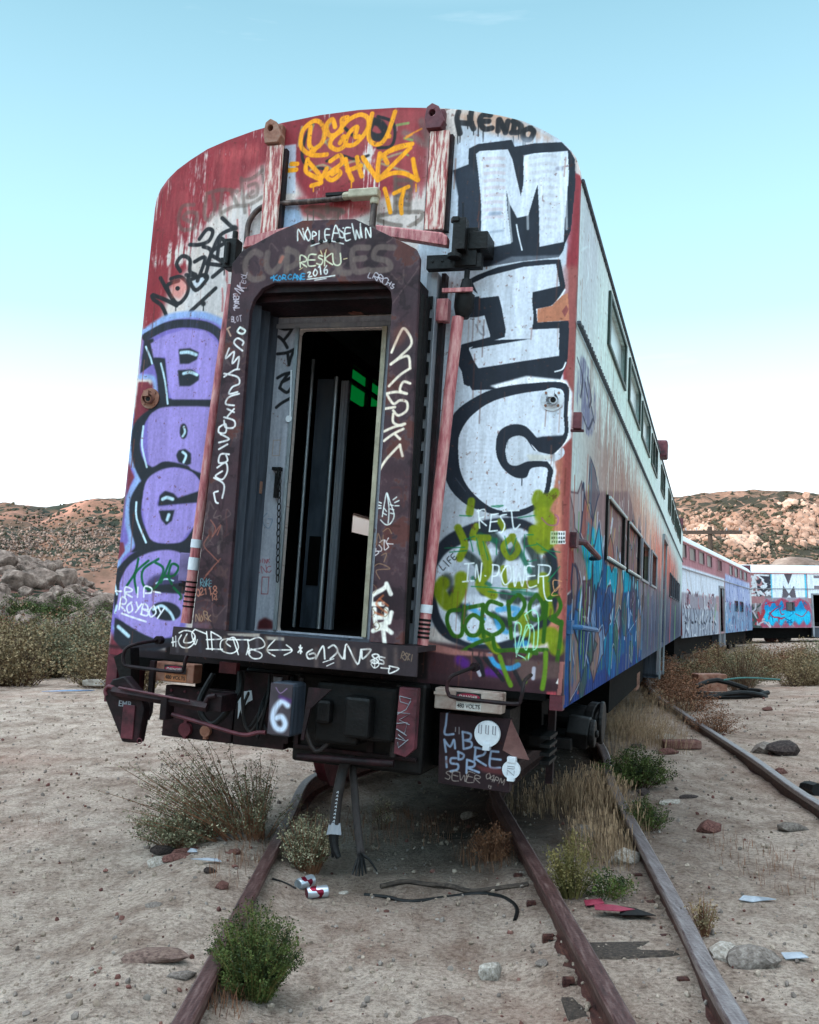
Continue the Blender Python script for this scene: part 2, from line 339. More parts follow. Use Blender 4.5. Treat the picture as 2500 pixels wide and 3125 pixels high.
('f',(30,30,34),0,43,100,0,0,[-1244,3617,-1244,3612,-1247,3607,-1250,3604,-1255,3602,-1261,3601,-1266,3602,-1271,3605,-1276,3609,-1279,3613,-1280,3618,-1280,3623,-1278,3628,-1274,3631,-1269,3633,-1264,3634,-1258,3633,-1253,3631,-1248,3627,-1245,3622]),
('f',(30,30,34),0,57,100,0,0,[-1029,3501,-1030,3496,-1032,3490,-1036,3486,-1042,3484,-1048,3483,-1055,3484,-1061,3487,-1066,3491,-1069,3497,-1071,3503,-1070,3508,-1068,3514,-1064,3518,-1058,3520,-1052,3521,-1045,3520,-1039,3517,-1034,3513,-1031,3507]),
('f',(30,30,34),0,56,100,0,0,[-830,4028,-831,4021,-834,4015,-839,4011,-847,4008,-855,4008,-863,4009,-870,4013,-877,4018,-881,4024,-883,4031,-882,4038,-879,4043,-874,4048,-867,4051,-858,4051,-850,4050,-843,4046,-836,4041,-832,4035]),
('s',(30,30,34),85,21,100,0,1,[-1049,3495,-1046,3473,-1045,3451]),
('s',(30,30,34),84,21,100,0,1,[-913,3766,-909,3732,-907,3699]),
('s',(30,30,34),72,18,100,0,1,[-1266,3502,-1263,3480,-1261,3457]),
('f',(205,80,70),0,201,50,0,0,[-1313,3674,-1217,3698,-1179,3615,-1232,3535,-1310,3565]),
('f',(30,30,34),0,43,100,0,0,[-1244,3617,-1244,3612,-1247,3607,-1250,3604,-1255,3602,-1261,3601,-1266,3602,-1271,3605,-1276,3609,-1279,3613,-1280,3618,-1280,3623,-1278,3628,-1274,3631,-1269,3633,-1264,3634,-1258,3633,-1253,3631,-1248,3627,-1245,3622]),
('s',(30,30,34),369,62,100,0,1,[695,4719,688,4668,714,4573]),
('s',(30,30,34),368,61,100,0,1,[704,4646,770,4635]),
('s',(30,30,34),367,61,100,0,1,[781,4711,780,4649,803,4596]),
('s',(30,30,34),364,61,100,0,1,[908,4678,858,4683,840,4644,873,4590,923,4590]),
('s',(30,30,34),365,61,100,0,1,[850,4643,900,4638]),
('s',(30,30,34),362,60,100,0,1,[964,4567,965,4642]),
('s',(30,30,34),361,60,100,0,1,[970,4642,1014,4557]),
('s',(30,30,34),360,60,100,0,1,[1014,4552,1025,4627]),
('s',(30,30,34),359,60,100,0,1,[1069,4613,1063,4553]),
('s',(30,30,34),359,60,100,0,1,[1059,4624,1110,4589,1102,4549,1053,4549]),
('s',(30,30,34),356,59,100,0,1,[1174,4568,1131,4552,1134,4506,1173,4493,1195,4541,1164,4569]),
('s',(30,30,34),72,18,100,0,1,[697,4595,700,4549,703,4503]),
('s',(30,30,34),72,18,100,0,1,[712,4604,715,4558,717,4512]),
('s',(30,30,34),72,18,100,0,1,[757,4692,760,4646,763,4600]),
('s',(30,30,34),71,18,100,0,1,[800,4647,803,4601,805,4555]),
('s',(30,30,34),71,18,100,0,1,[831,4634,834,4588,836,4542]),
('s',(30,30,34),71,18,100,0,1,[865,4596,868,4550,870,4504]),
('s',(30,30,34),70,18,100,0,1,[961,4622,964,4577,966,4531]),
('s',(30,30,34),70,17,100,0,1,[1065,4522,1068,4477,1070,4432]),
('s',(30,30,34),70,17,100,0,1,[1095,4590,1098,4545,1100,4499]),
('s',(30,30,34),69,17,100,0,1,[1128,4527,1131,4482,1133,4436]),
('s',(30,30,34),69,17,100,0,1,[1142,4491,1145,4445,1147,4400]),
('f',(200,212,230),0,296,55,0,0,[657,4507,975,4540,1413,4463,1451,4263,1448,3758,827,3689,695,3895]),
('f',(33,39,50),0,49,100,0,0,[781,4466,839,4491,1056,4501,1078,4453,1204,4465,1376,4458,1431,4397,1463,4340,1474,4183,1460,3883,1427,3798,1420,3759,1394,3717,1139,3700,927,3675,807,3695,721,3794,737,3943,729,4155,711,4258,683,4326,782,4359]),
('f',(40,48,62),0,81,100,0,0,[683,4326,782,4354,861,4287,898,3825,742,3943,729,4155]),
('f',(214,221,233),0,29,100,0,0,[828,4426,852,4444,1035,4440,1068,4372,1101,4249,1135,4128,1148,4206,1138,4391,1207,4400,1417,4398,1431,4245,1422,3992,1419,3813,1270,3789,1257,4002,1239,4190,1229,4161,1190,3996,1119,3984,1070,4073,1041,4164,1055,4034,1091,3820,910,3792,896,3825,883,4085,853,4288]),
('s',(206,196,204),220,80,80,0,1,[885,4386,964,4388,1014,4380]),
('s',(206,196,204),220,80,80,0,1,[888,4338,967,4339,1017,4332]),
('s',(206,196,204),220,80,80,0,1,[891,4289,970,4291,1019,4283]),
('s',(206,196,204),219,80,80,0,1,[894,4240,973,4243,1022,4235]),
('s',(206,196,204),219,80,80,0,1,[897,4192,975,4195,1025,4187]),
('s',(206,196,204),219,80,80,0,1,[899,4144,978,4146,1027,4139]),
('s',(206,196,204),218,79,80,0,1,[902,4095,981,4098,1030,4091]),
('s',(206,196,204),218,79,80,0,1,[905,4047,984,4050,1033,4043]),
('s',(206,196,204),218,79,80,0,1,[908,3999,986,4002,1035,3996]),
('s',(196,198,206),235,98,75,0,1,[1184,4372,1275,4379,1342,4368]),
('s',(196,198,206),234,98,75,0,1,[1187,4320,1278,4327,1345,4316]),
('s',(196,198,206),234,97,75,0,1,[1190,4269,1281,4276,1348,4265]),
('s',(196,198,206),234,97,75,0,1,[1193,4217,1283,4224,1350,4213]),
('s',(196,198,206),233,97,75,0,1,[1272,4160,1286,4173,1353,4162]),
('s',(196,198,206),232,97,75,0,1,[1275,4109,1289,4122,1355,4111]),
('s',(196,198,206),232,97,75,0,1,[1278,4057,1291,4070,1358,4060]),
('s',(196,198,206),232,97,75,0,1,[1280,4006,1294,4019,1361,4009]),
('s',(196,198,206),231,96,75,0,1,[1283,3955,1296,3968,1363,3958]),
('s',(196,198,206),231,96,75,0,1,[1285,3904,1299,3917,1366,3908]),
('s',(130,130,150),252,135,70,0,1,[1356,4288,1384,4286]),
('s',(120,135,160),238,119,60,0,1,[946,4021,1005,4022]),
('s',(120,135,160),158,99,40,0,1,[953,3901,1031,3907]),
('s',(240,244,250),160,50,60,0,1,[871,4367,892,4144,909,3923]),
('s',(240,244,250),158,49,60,0,1,[1028,4135,1042,3975,1064,3836]),
('s',(240,244,250),157,49,60,0,1,[1057,4133,1072,3974,1093,3834]),
('s',(240,244,250),154,48,60,0,1,[1373,4328,1391,4111,1406,3896]),
('s',(240,244,250),154,48,60,0,1,[1401,4326,1420,4109,1434,3894]),
('s',(240,244,250),155,49,60,0,1,[1255,4218,1268,4119,1283,3903]),
('s',(240,244,250),157,49,60,0,1,[1157,4345,1176,4125,1192,3908]),
('s',(235,240,248),88,22,100,0,1,[1118,3941,1134,3872,1162,3774]),
('s',(20,24,32),101,40,100,0,1,[763,4103,772,3951]),
('f',(214,221,233),0,58,35,0,0,[792,3611,1098,3736,1412,3731,1454,3633,1465,3498,1435,3451,1354,3397,1261,3380,1274,3303,993,3213,876,3215]),
('f',(33,39,50),0,48,100,0,0,[805,3576,833,3600,890,3627,1015,3671,1177,3698,1310,3705,1404,3702,1418,3644,1445,3528,1424,3480,1367,3411,1270,3394,1283,3308,1474,3314,1481,3241,1478,3052,1426,2902,895,2885,787,3061,809,3178,992,3223,946,3350,828,3352,791,3473,913,3488]),
('f',(205,213,224),0,39,100,0,0,[840,3341,947,3362,991,3232,876,3204]),
('s',(90,95,105),117,29,50,0,1,[895,3303,922,3253,952,3238,939,3292]),
('s',(50,50,60),49,12,100,0,0,[859,3344,861,3339]),
('s',(50,50,60),49,12,100,0,0,[869,3341,872,3336]),
('s',(50,50,60),49,12,100,0,0,[880,3341,880,3339]),
('f',(214,221,233),0,29,100,0,0,[859,3574,950,3615,1179,3666,1379,3676,1411,3534,1245,3501,1243,3448,1258,3342,1253,3265,1421,3269,1425,3090,1343,3073,869,3002,859,3157,994,3194,1084,3221,1086,3269,1054,3406,1030,3484,909,3474]),
('s',(190,198,212),251,135,40,0,1,[1090,3531,1127,3384,1145,3239]),
('s',(190,198,212),249,134,35,0,1,[1206,3527,1218,3381,1222,3227]),
('s',(240,244,250),114,28,100,0,1,[1442,3509,1407,3452,1363,3406,1279,3389]),
('s',(205,212,222),289,115,50,0,1,[921,3108,1055,3134,1245,3150]),
('f',(186,120,92),0,47,100,30,0,[1279,3394,1367,3411,1425,3471,1461,3489,1479,3317,1283,3308]),
('f',(140,75,72),0,38,100,0,0,[1430,3375,1456,3413,1471,3384,1450,3337]),
('f',(33,39,50),0,42,100,0,0,[776,3084,833,3116,925,3200,1457,3210,1476,3080,1437,2997,1222,2994,1024,2964,869,2910,840,2923,818,3020]),
('f',(214,221,233),0,32,100,0,0,[858,3147,1420,3232,1427,3096,1166,3060,927,3024,895,3072]),
('s',(240,244,250),92,23,100,0,1,[1470,3054,1452,3013,1407,2998]),
('f',(240,243,250),0,61,100,0,0,[1006,2912,1233,2973,1480,2945,1519,2868,1526,2592,1490,2550,1423,2468,1448,2387,1434,2265,1377,2182,1135,2859]),
('f',(33,39,50),0,52,100,0,1,[749,2647,801,2753,914,2838,1049,2896,1256,2926,1480,2920,1495,2755,1500,2591,1412,2486,1330,2497,1287,2548,1416,2412,1421,2346,1404,2244,1358,2171,1239,2106,1094,2111,945,2148,857,2197,782,2278,744,2382,744,2541]),
('f',(214,221,233),0,41,100,0,1,[827,2521,832,2605,890,2711,1012,2806,1177,2858,1361,2884,1461,2880,1473,2734,1475,2606,1356,2595,1320,2589,1288,2620,1240,2661,1167,2671,1095,2639,1067,2576,1073,2483,1108,2411,1163,2360,1216,2339,1267,2347,1295,2402,1386,2406,1391,2345,1374,2243,1317,2180,1216,2141,1092,2142,984,2200,894,2291,845,2395]),
('f',(198,204,214),0,41,100,15,1,[1126,2504,1141,2572,1191,2600,1244,2589,1293,2527,1320,2507,1432,2488,1476,2530,1488,2489,1434,2448,1282,2445,1201,2415,1149,2432]),
('f',(33,39,50),0,61,100,0,0,[1320,2589,1356,2597,1497,2607,1422,2486,1350,2508]),
('f',(200,196,180),0,102,60,0,0,[1259,2486,1423,2483,1404,2457,1282,2445]),
('s',(200,206,218),95,63,60,0,1,[900,2585,963,2596,1058,2591]),
('s',(200,206,218),95,63,60,0,1,[893,2559,956,2571,1051,2566]),
('s',(200,206,218),95,63,60,0,1,[886,2534,949,2545,1044,2540]),
('s',(200,206,218),95,63,60,0,1,[879,2509,942,2520,1037,2515]),
('s',(200,206,218),95,63,60,0,1,[872,2483,935,2495,1030,2490]),
('s',(200,206,218),95,63,60,0,1,[882,2458,945,2470,1040,2465]),
('s',(200,206,218),94,63,60,0,1,[892,2433,955,2445,1050,2441]),
('s',(200,206,218),94,63,60,0,1,[902,2409,965,2420,1060,2416]),
('s',(200,206,218),94,63,60,0,1,[912,2384,975,2395,1070,2391]),
('s',(200,206,218),94,63,60,0,1,[922,2359,985,2371,1079,2367]),
('s',(200,206,218),94,63,60,0,1,[932,2334,995,2346,1089,2342]),
('s',(200,206,218),94,63,60,0,1,[942,2309,1004,2321,1099,2317]),
('s',(200,206,218),94,62,60,0,1,[952,2285,1014,2297,1109,2293]),
('s',(200,206,218),94,62,60,0,1,[962,2260,1024,2272,1118,2268]),
('s',(200,206,218),93,62,60,0,1,[972,2235,1034,2247,1128,2244]),
('s',(200,206,218),93,62,60,0,1,[981,2211,1044,2223,1138,2220]),
('s',(33,39,50),61,15,100,0,1,[1238,2341,1240,2318,1241,2295]),
('s',(70,78,92),63,16,70,0,1,[822,2331,891,2250]),
('f',(232,236,244),0,122,70,0,0,[722,1796,779,1913,900,2011,1137,2092,1325,2028,1451,1913,1491,1726,1450,1545,1378,1401,1220,1330,1016,1315,857,1344,741,1499]),
('f',(33,39,50),0,61,100,0,1,[716,1879,796,1976,992,2067,1219,2095,1365,2030,1462,1904,1491,1726,1472,1507,1321,1338,1079,1295,912,1307,781,1369,709,1497,695,1702]),
('f',(206,214,226),0,61,100,0,1,[734,1766,792,1862,905,1929,1080,1998,1243,2035,1348,1959,1437,1802,1435,1643,1375,1461,1178,1347,994,1323,877,1365,786,1461,738,1622]),
('f',(120,128,140),0,205,40,0,0,[905,1929,1060,1977,1231,1883,1220,1711,1081,1622,893,1611,841,1761]),
('f',(40,48,40),0,167,80,0,0,[851,1690,850,1674,845,1659,836,1648,825,1640,812,1636,799,1638,786,1645,776,1656,769,1669,766,1685,767,1701,772,1716,781,1728,793,1736,806,1739,819,1737,831,1730,841,1720,848,1706]),
('f',(40,48,40),0,165,80,0,0,[961,1533,958,1524,950,1515,937,1507,919,1502,900,1499,880,1499,863,1502,848,1508,839,1516,835,1525,837,1535,846,1544,859,1552,877,1557,896,1560,916,1559,934,1556,948,1550,957,1542]),
('f',(40,48,40),0,166,80,0,0,[883,1610,882,1591,879,1574,873,1560,864,1551,855,1547,845,1549,835,1557,828,1571,822,1587,819,1606,820,1625,823,1642,829,1656,838,1666,847,1669,857,1667,866,1659,874,1645,880,1629]),
('f',(40,48,40),0,164,80,0,0,[1038,1741,1038,1728,1035,1717,1029,1708,1022,1701,1014,1699,1005,1701,997,1706,991,1715,986,1726,984,1738,985,1751,988,1762,993,1772,1001,1778,1009,1780,1017,1779,1025,1773,1032,1765,1036,1754]),
('f',(40,48,40),0,163,80,0,0,[1261,1894,1259,1875,1253,1858,1242,1844,1228,1835,1213,1831,1197,1833,1182,1841,1170,1854,1162,1871,1158,1889,1160,1908,1166,1926,1177,1940,1191,1949,1206,1952,1222,1950,1237,1942,1249,1929,1257,1913]),
('f',(40,48,40),0,161,80,0,0,[1233,1471,1230,1461,1222,1452,1209,1445,1192,1439,1173,1437,1154,1437,1137,1440,1123,1446,1114,1453,1110,1462,1113,1472,1121,1481,1134,1488,1151,1494,1170,1497,1189,1496,1206,1493,1220,1487,1229,1480]),
('f',(225,230,238),0,162,80,0,0,[1287,1785,1283,1766,1271,1748,1252,1734,1227,1724,1199,1719,1170,1721,1144,1728,1123,1740,1108,1756,1103,1775,1106,1794,1118,1812,1138,1826,1164,1836,1192,1840,1220,1839,1246,1831,1267,1819,1281,1803]),
('s',(28,40,38),615,215,85,0,1,[1059,1997,1147,1899,1112,1796]),
('s',(28,40,38),603,211,85,0,1,[1288,1956,1355,1838,1342,1697]),
('s',(28,40,38),515,180,85,0,1,[909,1868,1008,1790,1038,1639]),
('s',(28,40,38),602,211,85,0,1,[1163,1627,1307,1595,1425,1642]),
('s',(28,40,38),461,161,85,0,1,[1108,1502,1255,1432,1373,1500]),
('s',(28,40,38),620,217,85,0,1,[840,1607,933,1471]),
('s',(28,40,38),518,181,85,0,1,[973,2025,1020,1944]),
('s',(28,40,38),596,209,85,0,1,[1415,1841,1454,1664,1410,1542]),
('s',(24,92,66),309,124,80,0,1,[997,1984,1103,1948]),
('s',(24,92,66),303,121,80,0,1,[1250,1894,1318,1776]),
('s',(24,92,66),267,107,80,0,1,[971,1717,1077,1682]),
('s',(24,92,66),261,104,80,0,1,[1223,1650,1365,1639]),
('f',(206,214,224),0,103,80,0,0,[1121,1888,1120,1881,1115,1874,1108,1869,1098,1865,1087,1864,1076,1864,1066,1867,1058,1872,1053,1878,1051,1884,1052,1891,1057,1898,1064,1903,1074,1907,1085,1908,1096,1908,1106,1905,1114,1900,1119,1895]),
('f',(206,214,224),0,102,80,0,0,[1207,1932,1206,1925,1202,1918,1196,1912,1187,1908,1178,1907,1168,1907,1160,1910,1152,1915,1148,1922,1146,1929,1147,1937,1151,1944,1157,1950,1166,1954,1175,1955,1185,1954,1194,1951,1201,1946,1205,1940]),
('f',(206,214,224),0,100,80,0,0,[1332,1577,1331,1569,1327,1561,1319,1555,1310,1551,1299,1549,1289,1550,1279,1553,1271,1558,1266,1565,1264,1573,1265,1581,1269,1588,1277,1595,1286,1599,1297,1601,1307,1600,1317,1597,1325,1592,1330,1585]),
('f',(206,214,224),0,102,80,0,0,[1066,1520,1064,1507,1059,1496,1051,1486,1039,1480,1027,1477,1014,1478,1002,1483,992,1491,986,1502,983,1514,984,1527,989,1539,998,1548,1009,1555,1022,1557,1035,1556,1047,1551,1056,1543,1063,1532]),
('f',(206,214,224),0,102,80,0,0,[997,1455,996,1443,992,1433,986,1424,977,1419,968,1416,958,1417,949,1422,942,1429,937,1439,934,1450,935,1462,939,1472,946,1481,954,1486,964,1489,973,1488,982,1483,990,1476,995,1466]),
('s',(118,134,18),582,126,100,0,1,[1344,2242,1336,2201,1377,2182,1444,2255]),
('s',(118,134,18),926,201,100,0,1,[1386,2203,1370,2131,1413,2082,1376,2020,1428,1982,1380,1930]),
('s',(118,134,18),579,126,100,0,1,[1325,2028,1329,1948,1400,1931]),
('s',(118,134,18),480,104,100,0,1,[857,2020,906,1919,879,1835]),
('s',(118,134,18),481,105,100,0,1,[932,2189,926,2116]),
('s',(118,134,18),429,93,100,0,1,[973,2035,956,1972,1050,1966]),
('s',(118,134,18),354,77,100,0,1,[1117,2071,1140,2031]),
('s',(118,134,18),351,76,100,0,1,[1205,1983,1146,1919,1191,1850,1240,1903,1194,1982]),
('s',(118,134,18),590,128,100,0,1,[1011,1924,1061,1783,1015,1679,1101,1623]),
('s',(118,134,18),837,182,100,0,1,[783,1676,765,1623,834,1546,892,1631,897,1713]),
('s',(118,134,18),351,76,100,0,1,[1154,1788,1169,1698]),
('s',(118,134,18),686,149,100,0,1,[1400,1741,1415,1642,1440,1544]),
('s',(118,134,18),906,197,100,0,1,[1379,1382,1467,1408,1501,1332]),
('s',(118,134,18),689,150,100,0,1,[1292,1495,1307,1416]),
('s',(118,134,18),462,100,100,0,1,[1211,1680,1382,1710]),
('s',(118,134,18),582,126,100,0,1,[1042,1387,1097,1341,1141,1294]),
('s',(150,160,24),706,302,60,0,1,[1379,2142,1367,1990]),
('s',(60,150,205),348,143,85,0,1,[950,1543,1004,1516,1047,1478]),
('s',(60,150,205),342,141,85,0,1,[1137,1535,1208,1549,1259,1542,1241,1511]),
('s',(60,150,205),343,141,85,0,1,[1130,1484,1154,1425,1195,1408]),
('s',(60,150,205),346,143,85,0,1,[972,1352,1035,1336]),
('s',(60,150,205),339,139,85,0,1,[1261,1333,1320,1348]),
('s',(44,92,14),247,52,100,0,1,[899,1519,836,1505,824,1443,866,1365,918,1368,924,1450,929,1541]),
('s',(44,92,14),246,51,100,0,1,[930,1531,1043,1559]),
('s',(44,92,14),245,51,100,0,1,[1049,1458,984,1494,936,1430,971,1372,1032,1397,1043,1559]),
('s',(44,92,14),244,51,100,0,1,[1038,1468,1059,1368]),
('s',(44,92,14),243,51,100,0,1,[1156,1566,1083,1581,1066,1520,1140,1484,1174,1427,1115,1382,1062,1399]),
('s',(44,92,14),241,50,100,0,1,[1196,1588,1228,1371]),
('s',(44,92,14),241,50,100,0,1,[1197,1568,1254,1632,1298,1575,1252,1492,1211,1489]),
('s',(44,92,14),239,50,100,0,1,[1365,1639,1328,1577,1343,1498,1402,1502,1408,1582,1365,1639]),
('s',(44,92,14),237,49,100,0,1,[1428,1583,1420,1365]),
('s',(44,92,14),237,49,100,0,1,[1408,1582,1475,1645,1512,1588,1491,1528,1452,1505,1523,1471]),
('s',(44,92,14),235,49,100,0,1,[1522,1490,1518,1372,1505,1234]),
('s',(44,92,14),244,51,100,0,1,[915,1257,1015,1325,1116,1363]),
('s',(44,92,14),240,50,100,0,1,[1116,1363,1141,1294,1242,1302,1383,1293]),
('s',(44,92,14),238,50,100,0,1,[1242,1302,1442,1318]),
('s',(44,92,14),236,49,100,0,1,[1482,1507,1523,1481]),
('s',(100,140,30),280,100,100,0,1,[1163,1256,1199,1170,1238,1094]),
('s',(100,140,30),275,98,100,0,1,[1438,1298,1439,1190,1429,1091]),
('s',(100,140,30),278,99,100,0,1,[1266,1235,1306,1238,1344,1280]),
('s',(100,140,30),277,99,100,0,1,[1316,1239,1322,1121]),
('s',(24,120,78),63,31,90,0,1,[863,2098,938,2096]),
('s',(24,120,78),62,31,90,0,1,[1060,2162,1132,2169,1102,2158,1060,2162]),
('s',(24,120,78),61,30,90,0,1,[1229,2096,1330,2115]),
('s',(24,120,78),63,31,90,0,1,[780,1892,907,1903]),
('s',(24,120,78),63,31,90,0,1,[813,1868,919,1883]),
('s',(24,120,78),62,31,90,0,1,[904,1950,966,1973]),
('s',(24,120,78),62,31,90,0,1,[934,1972,961,1880]),
('s',(24,120,78),62,31,90,0,1,[977,1963,1004,1862]),
('s',(24,120,78),62,31,90,0,1,[1020,1944,1058,1834]),
('s',(24,120,78),62,31,90,0,1,[1102,1968,1108,1867]),
('s',(24,120,78),61,31,90,0,1,[1153,1981,1190,1871,1226,1974]),
('s',(24,120,78),61,30,90,0,1,[1275,1996,1284,1845,1354,1848]),
('s',(24,120,78),61,30,90,0,1,[1279,1925,1350,1939]),
('s',(24,120,78),61,30,90,0,1,[1286,1996,1326,1998]),
('s',(24,120,78),60,30,90,0,1,[1349,1949,1474,1864]),
('s',(24,120,78),60,30,90,0,1,[1381,1910,1492,1900]),
('s',(24,120,78),60,30,90,0,1,[1431,1722,1496,1815]),
('s',(24,120,78),61,30,90,0,1,[963,1666,1303,1665]),
('s',(24,120,78),61,30,90,0,1,[1069,1641,1244,1632]),
('s',(24,120,78),60,30,90,0,1,[1440,1743,1468,1774]),
('s',(235,245,248),93,31,100,0,1,[979,2138,994,2025]),
('s',(235,245,248),93,31,100,0,1,[973,2128,1019,2140,1022,2099,989,2082,1035,2042]),
('s',(235,245,248),93,31,100,0,1,[1063,2110,1056,2007]),
('s',(235,245,248),93,31,100,0,1,[1063,2110,1104,2117]),
('s',(235,245,248),93,31,100,0,1,[1059,2064,1101,2071]),
('s',(235,245,248),93,31,100,0,1,[1056,2007,1105,2014]),
('s',(235,245,248),92,31,100,0,1,[1156,2114,1120,2102,1149,2052,1136,2006,1116,2005]),
('s',(235,245,248),92,31,100,0,1,[1134,2133,1232,2142]),
('s',(235,245,248),92,31,100,0,1,[1186,2135,1207,2029,1242,2056]),
('s',(235,245,248),93,31,100,0,1,[913,1801,971,1809]),
('s',(235,245,248),93,31,100,0,1,[939,1802,935,1695]),
('s',(235,245,248),93,31,100,0,1,[907,1691,977,1702]),
('s',(235,245,248),93,31,100,0,1,[986,1718,987,1800,1014,1699,1020,1811]),
('s',(235,245,248),92,31,100,0,1,[1045,1736,1049,1734]),
('s',(235,245,248),92,31,100,0,1,[1089,1693,1091,1805]),
('s',(235,245,248),92,31,100,0,1,[1086,1805,1127,1797,1120,1745,1090,1734]),
('s',(235,245,248),91,30,100,0,1,[1169,1799,1146,1747,1170,1688,1208,1730,1194,1800,1163,1798]),
('s',(235,245,248),91,30,100,0,1,[1215,1801,1231,1681,1252,1763,1277,1684,1286,1805]),
('s',(235,245,248),90,30,100,0,1,[1341,1807,1296,1800,1312,1686,1362,1694]),
('s',(235,245,248),90,30,100,0,1,[1304,1745,1349,1753]),
('s',(235,245,248),90,30,100,0,1,[1371,1809,1372,1709]),
('s',(235,245,248),90,30,100,0,1,[1366,1819,1437,1812,1429,1762,1380,1749]),
('s',(235,245,248),89,30,100,0,1,[1400,1751,1409,1661,1427,1613,1457,1610]),
('s',(170,240,205),70,20,100,0,1,[1264,1264,1245,1432,1263,1468,1285,1435,1271,1334,1264,1274,1298,1386,1315,1456,1337,1418,1322,1308,1299,1366,1335,1458,1362,1420,1362,1321]),
('s',(170,240,205),70,20,100,0,1,[1301,1515,1350,1548,1383,1501,1386,1343,1362,1311]),
('s',(170,240,205),70,20,100,0,1,[1301,1515,1336,1438]),
('s',(170,240,205),69,20,100,0,1,[1274,1275,1315,1258,1332,1230,1339,1290]),
('s',(40,44,50),52,13,100,0,1,[750,1786,778,1755,793,1772]),
('s',(40,44,50),52,13,100,0,0,[815,1781,777,1814]),
('s',(40,44,50),52,13,100,0,1,[811,1843,800,1823,826,1798]),
('s',(40,44,50),52,13,100,0,0,[808,1813,821,1822]),
('s',(40,44,50),52,13,100,0,1,[834,1863,823,1844,848,1822,860,1840]),
('s',(40,44,50),52,13,100,0,0,[835,1834,846,1844]),
('s',(230,160,110),49,12,100,0,1,[1511,1727,1461,1729,1474,1665,1502,1706,1455,1644,1505,1647]),
('s',(150,80,130),80,20,80,0,1,[1371,2101,1414,2062,1464,2064,1472,2105,1451,2124]),
('f',(225,225,225),0,20,100,0,0,[1431,2023,1520,2028,1522,1951,1430,1944]),
('f',(40,50,48),0,10,100,0,0,[1436,2015,1444,2015,1445,2001,1437,2001]),
('f',(40,50,48),0,10,100,0,0,[1437,1991,1445,1991,1446,1977,1438,1977]),
('f',(40,50,48),0,10,100,0,0,[1439,1967,1447,1967,1447,1953,1439,1953]),
('f',(40,50,48),0,10,100,0,0,[1450,2015,1458,2016,1459,2002,1451,2001]),
('f',(40,50,48),0,10,100,0,0,[1451,1991,1459,1992,1460,1978,1452,1977]),
('f',(40,50,48),0,10,100,0,0,[1453,1967,1461,1968,1461,1954,1453,1953]),
('f',(40,50,48),0,10,100,0,0,[1464,2016,1472,2016,1473,2002,1465,2002]),
('f',(40,50,48),0,10,100,0,0,[1465,1992,1473,1992,1474,1978,1466,1978]),
('f',(40,50,48),0,10,100,0,0,[1467,1968,1475,1968,1475,1954,1467,1954]),
('f',(40,50,48),0,10,100,0,0,[1478,2016,1486,2017,1487,2003,1479,2002]),
('f',(40,50,48),0,10,100,0,0,[1479,1992,1487,1993,1488,1979,1480,1978]),
('f',(40,50,48),0,10,100,0,0,[1481,1968,1489,1969,1489,1955,1481,1954]),
('f',(40,50,48),0,10,100,0,0,[1492,2017,1500,2017,1501,2003,1493,2003]),
('f',(40,50,48),0,10,100,0,0,[1493,1993,1501,1993,1502,1979,1494,1979]),
('f',(40,50,48),0,10,100,0,0,[1494,1969,1502,1969,1503,1955,1495,1955]),
('f',(40,50,48),0,10,100,0,0,[1506,2018,1514,2018,1515,2004,1507,2004]),
('f',(40,50,48),0,10,100,0,0,[1507,1994,1515,1994,1516,1980,1508,1980]),
('f',(40,50,48),0,10,100,0,0,[1508,1970,1516,1970,1517,1956,1509,1956]),
('f',(120,150,60),0,20,50,0,0,[1431,2023,1474,2024,1476,1947,1430,1944]),
('f',(70,42,48),0,101,100,70,0,[756,1255,1121,1273,1266,1235,1272,1127,923,1117,722,1130]),
('f',(92,70,68),0,138,100,50,0,[1184,1248,1524,1255,1529,1158,1292,1128]),
('s',(84,34,120),612,265,100,0,1,[917,1217,950,1199]),
('s',(84,34,120),502,261,100,0,1,[1097,1161,1169,1157]),
('s',(30,30,34),263,61,100,0,1,[976,1282,1042,1217,1067,1139]),
('s',(30,30,34),261,60,100,0,1,[1072,1239,1148,1166,1191,1120]),
('s',(30,30,34),258,60,100,0,1,[1248,1194,1304,1100]),
('s',(190,190,205),223,61,100,0,1,[1023,1185,1047,1137]),
('s',(190,190,205),217,79,100,0,1,[1373,1204,1371,1145]),
('s',(60,150,205),300,100,100,0,1,[1101,1261,1146,1205,1228,1192,1277,1216]),
('s',(100,140,30),260,100,100,0,1,[1163,1256,1199,1170,1238,1094]),
('s',(100,140,30),255,98,100,0,1,[1438,1298,1439,1190,1429,1091]),
('f',(230,225,220),0,29,100,0,0,[1519,1158,1534,1164,1536,1120,1506,1127]),
('f',(175,70,80),0,78,100,50,0,[1454,1074,1513,1079,1515,1041,1456,1045]),
('f',(150,95,90),0,49,100,30,0,[1524,1255,1549,1257,1540,1033,1516,1031]),
('f',(165,110,104),0,82,100,50,0,[699,1312,914,1277,1121,1273,1122,1253,863,1243,692,1260]),
('f',(128,112,190),0,172,100,0,0,[-1503,3319,-1314,3410,-1079,3427,-920,3382,-843,3309,-827,3065,-844,2834,-878,2512,-909,2170,-940,1830,-950,1538,-981,1202,-1203,1130,-1478,1143,-1567,1228,-1548,1480,-1549,1803,-1525,2082,-1516,2386,-1492,2669,-1369,2764,-1363,2906,-1405,2989,-1504,2978,-1512,3121]),
('s',(146,172,220),499,199,100,0,1,[-1502,3307,-1314,3410,-1079,3424,-906,3370,-848,3298]),
('s',(146,172,220),327,201,100,0,1,[-1365,2858,-1390,2977,-1499,2989]),
('s',(146,172,220),547,199,100,0,1,[-1486,2740,-1528,2622,-1523,2445,-1440,2294,-1492,2153,-1487,1979,-1445,1830,-1528,1734,-1545,1641]),
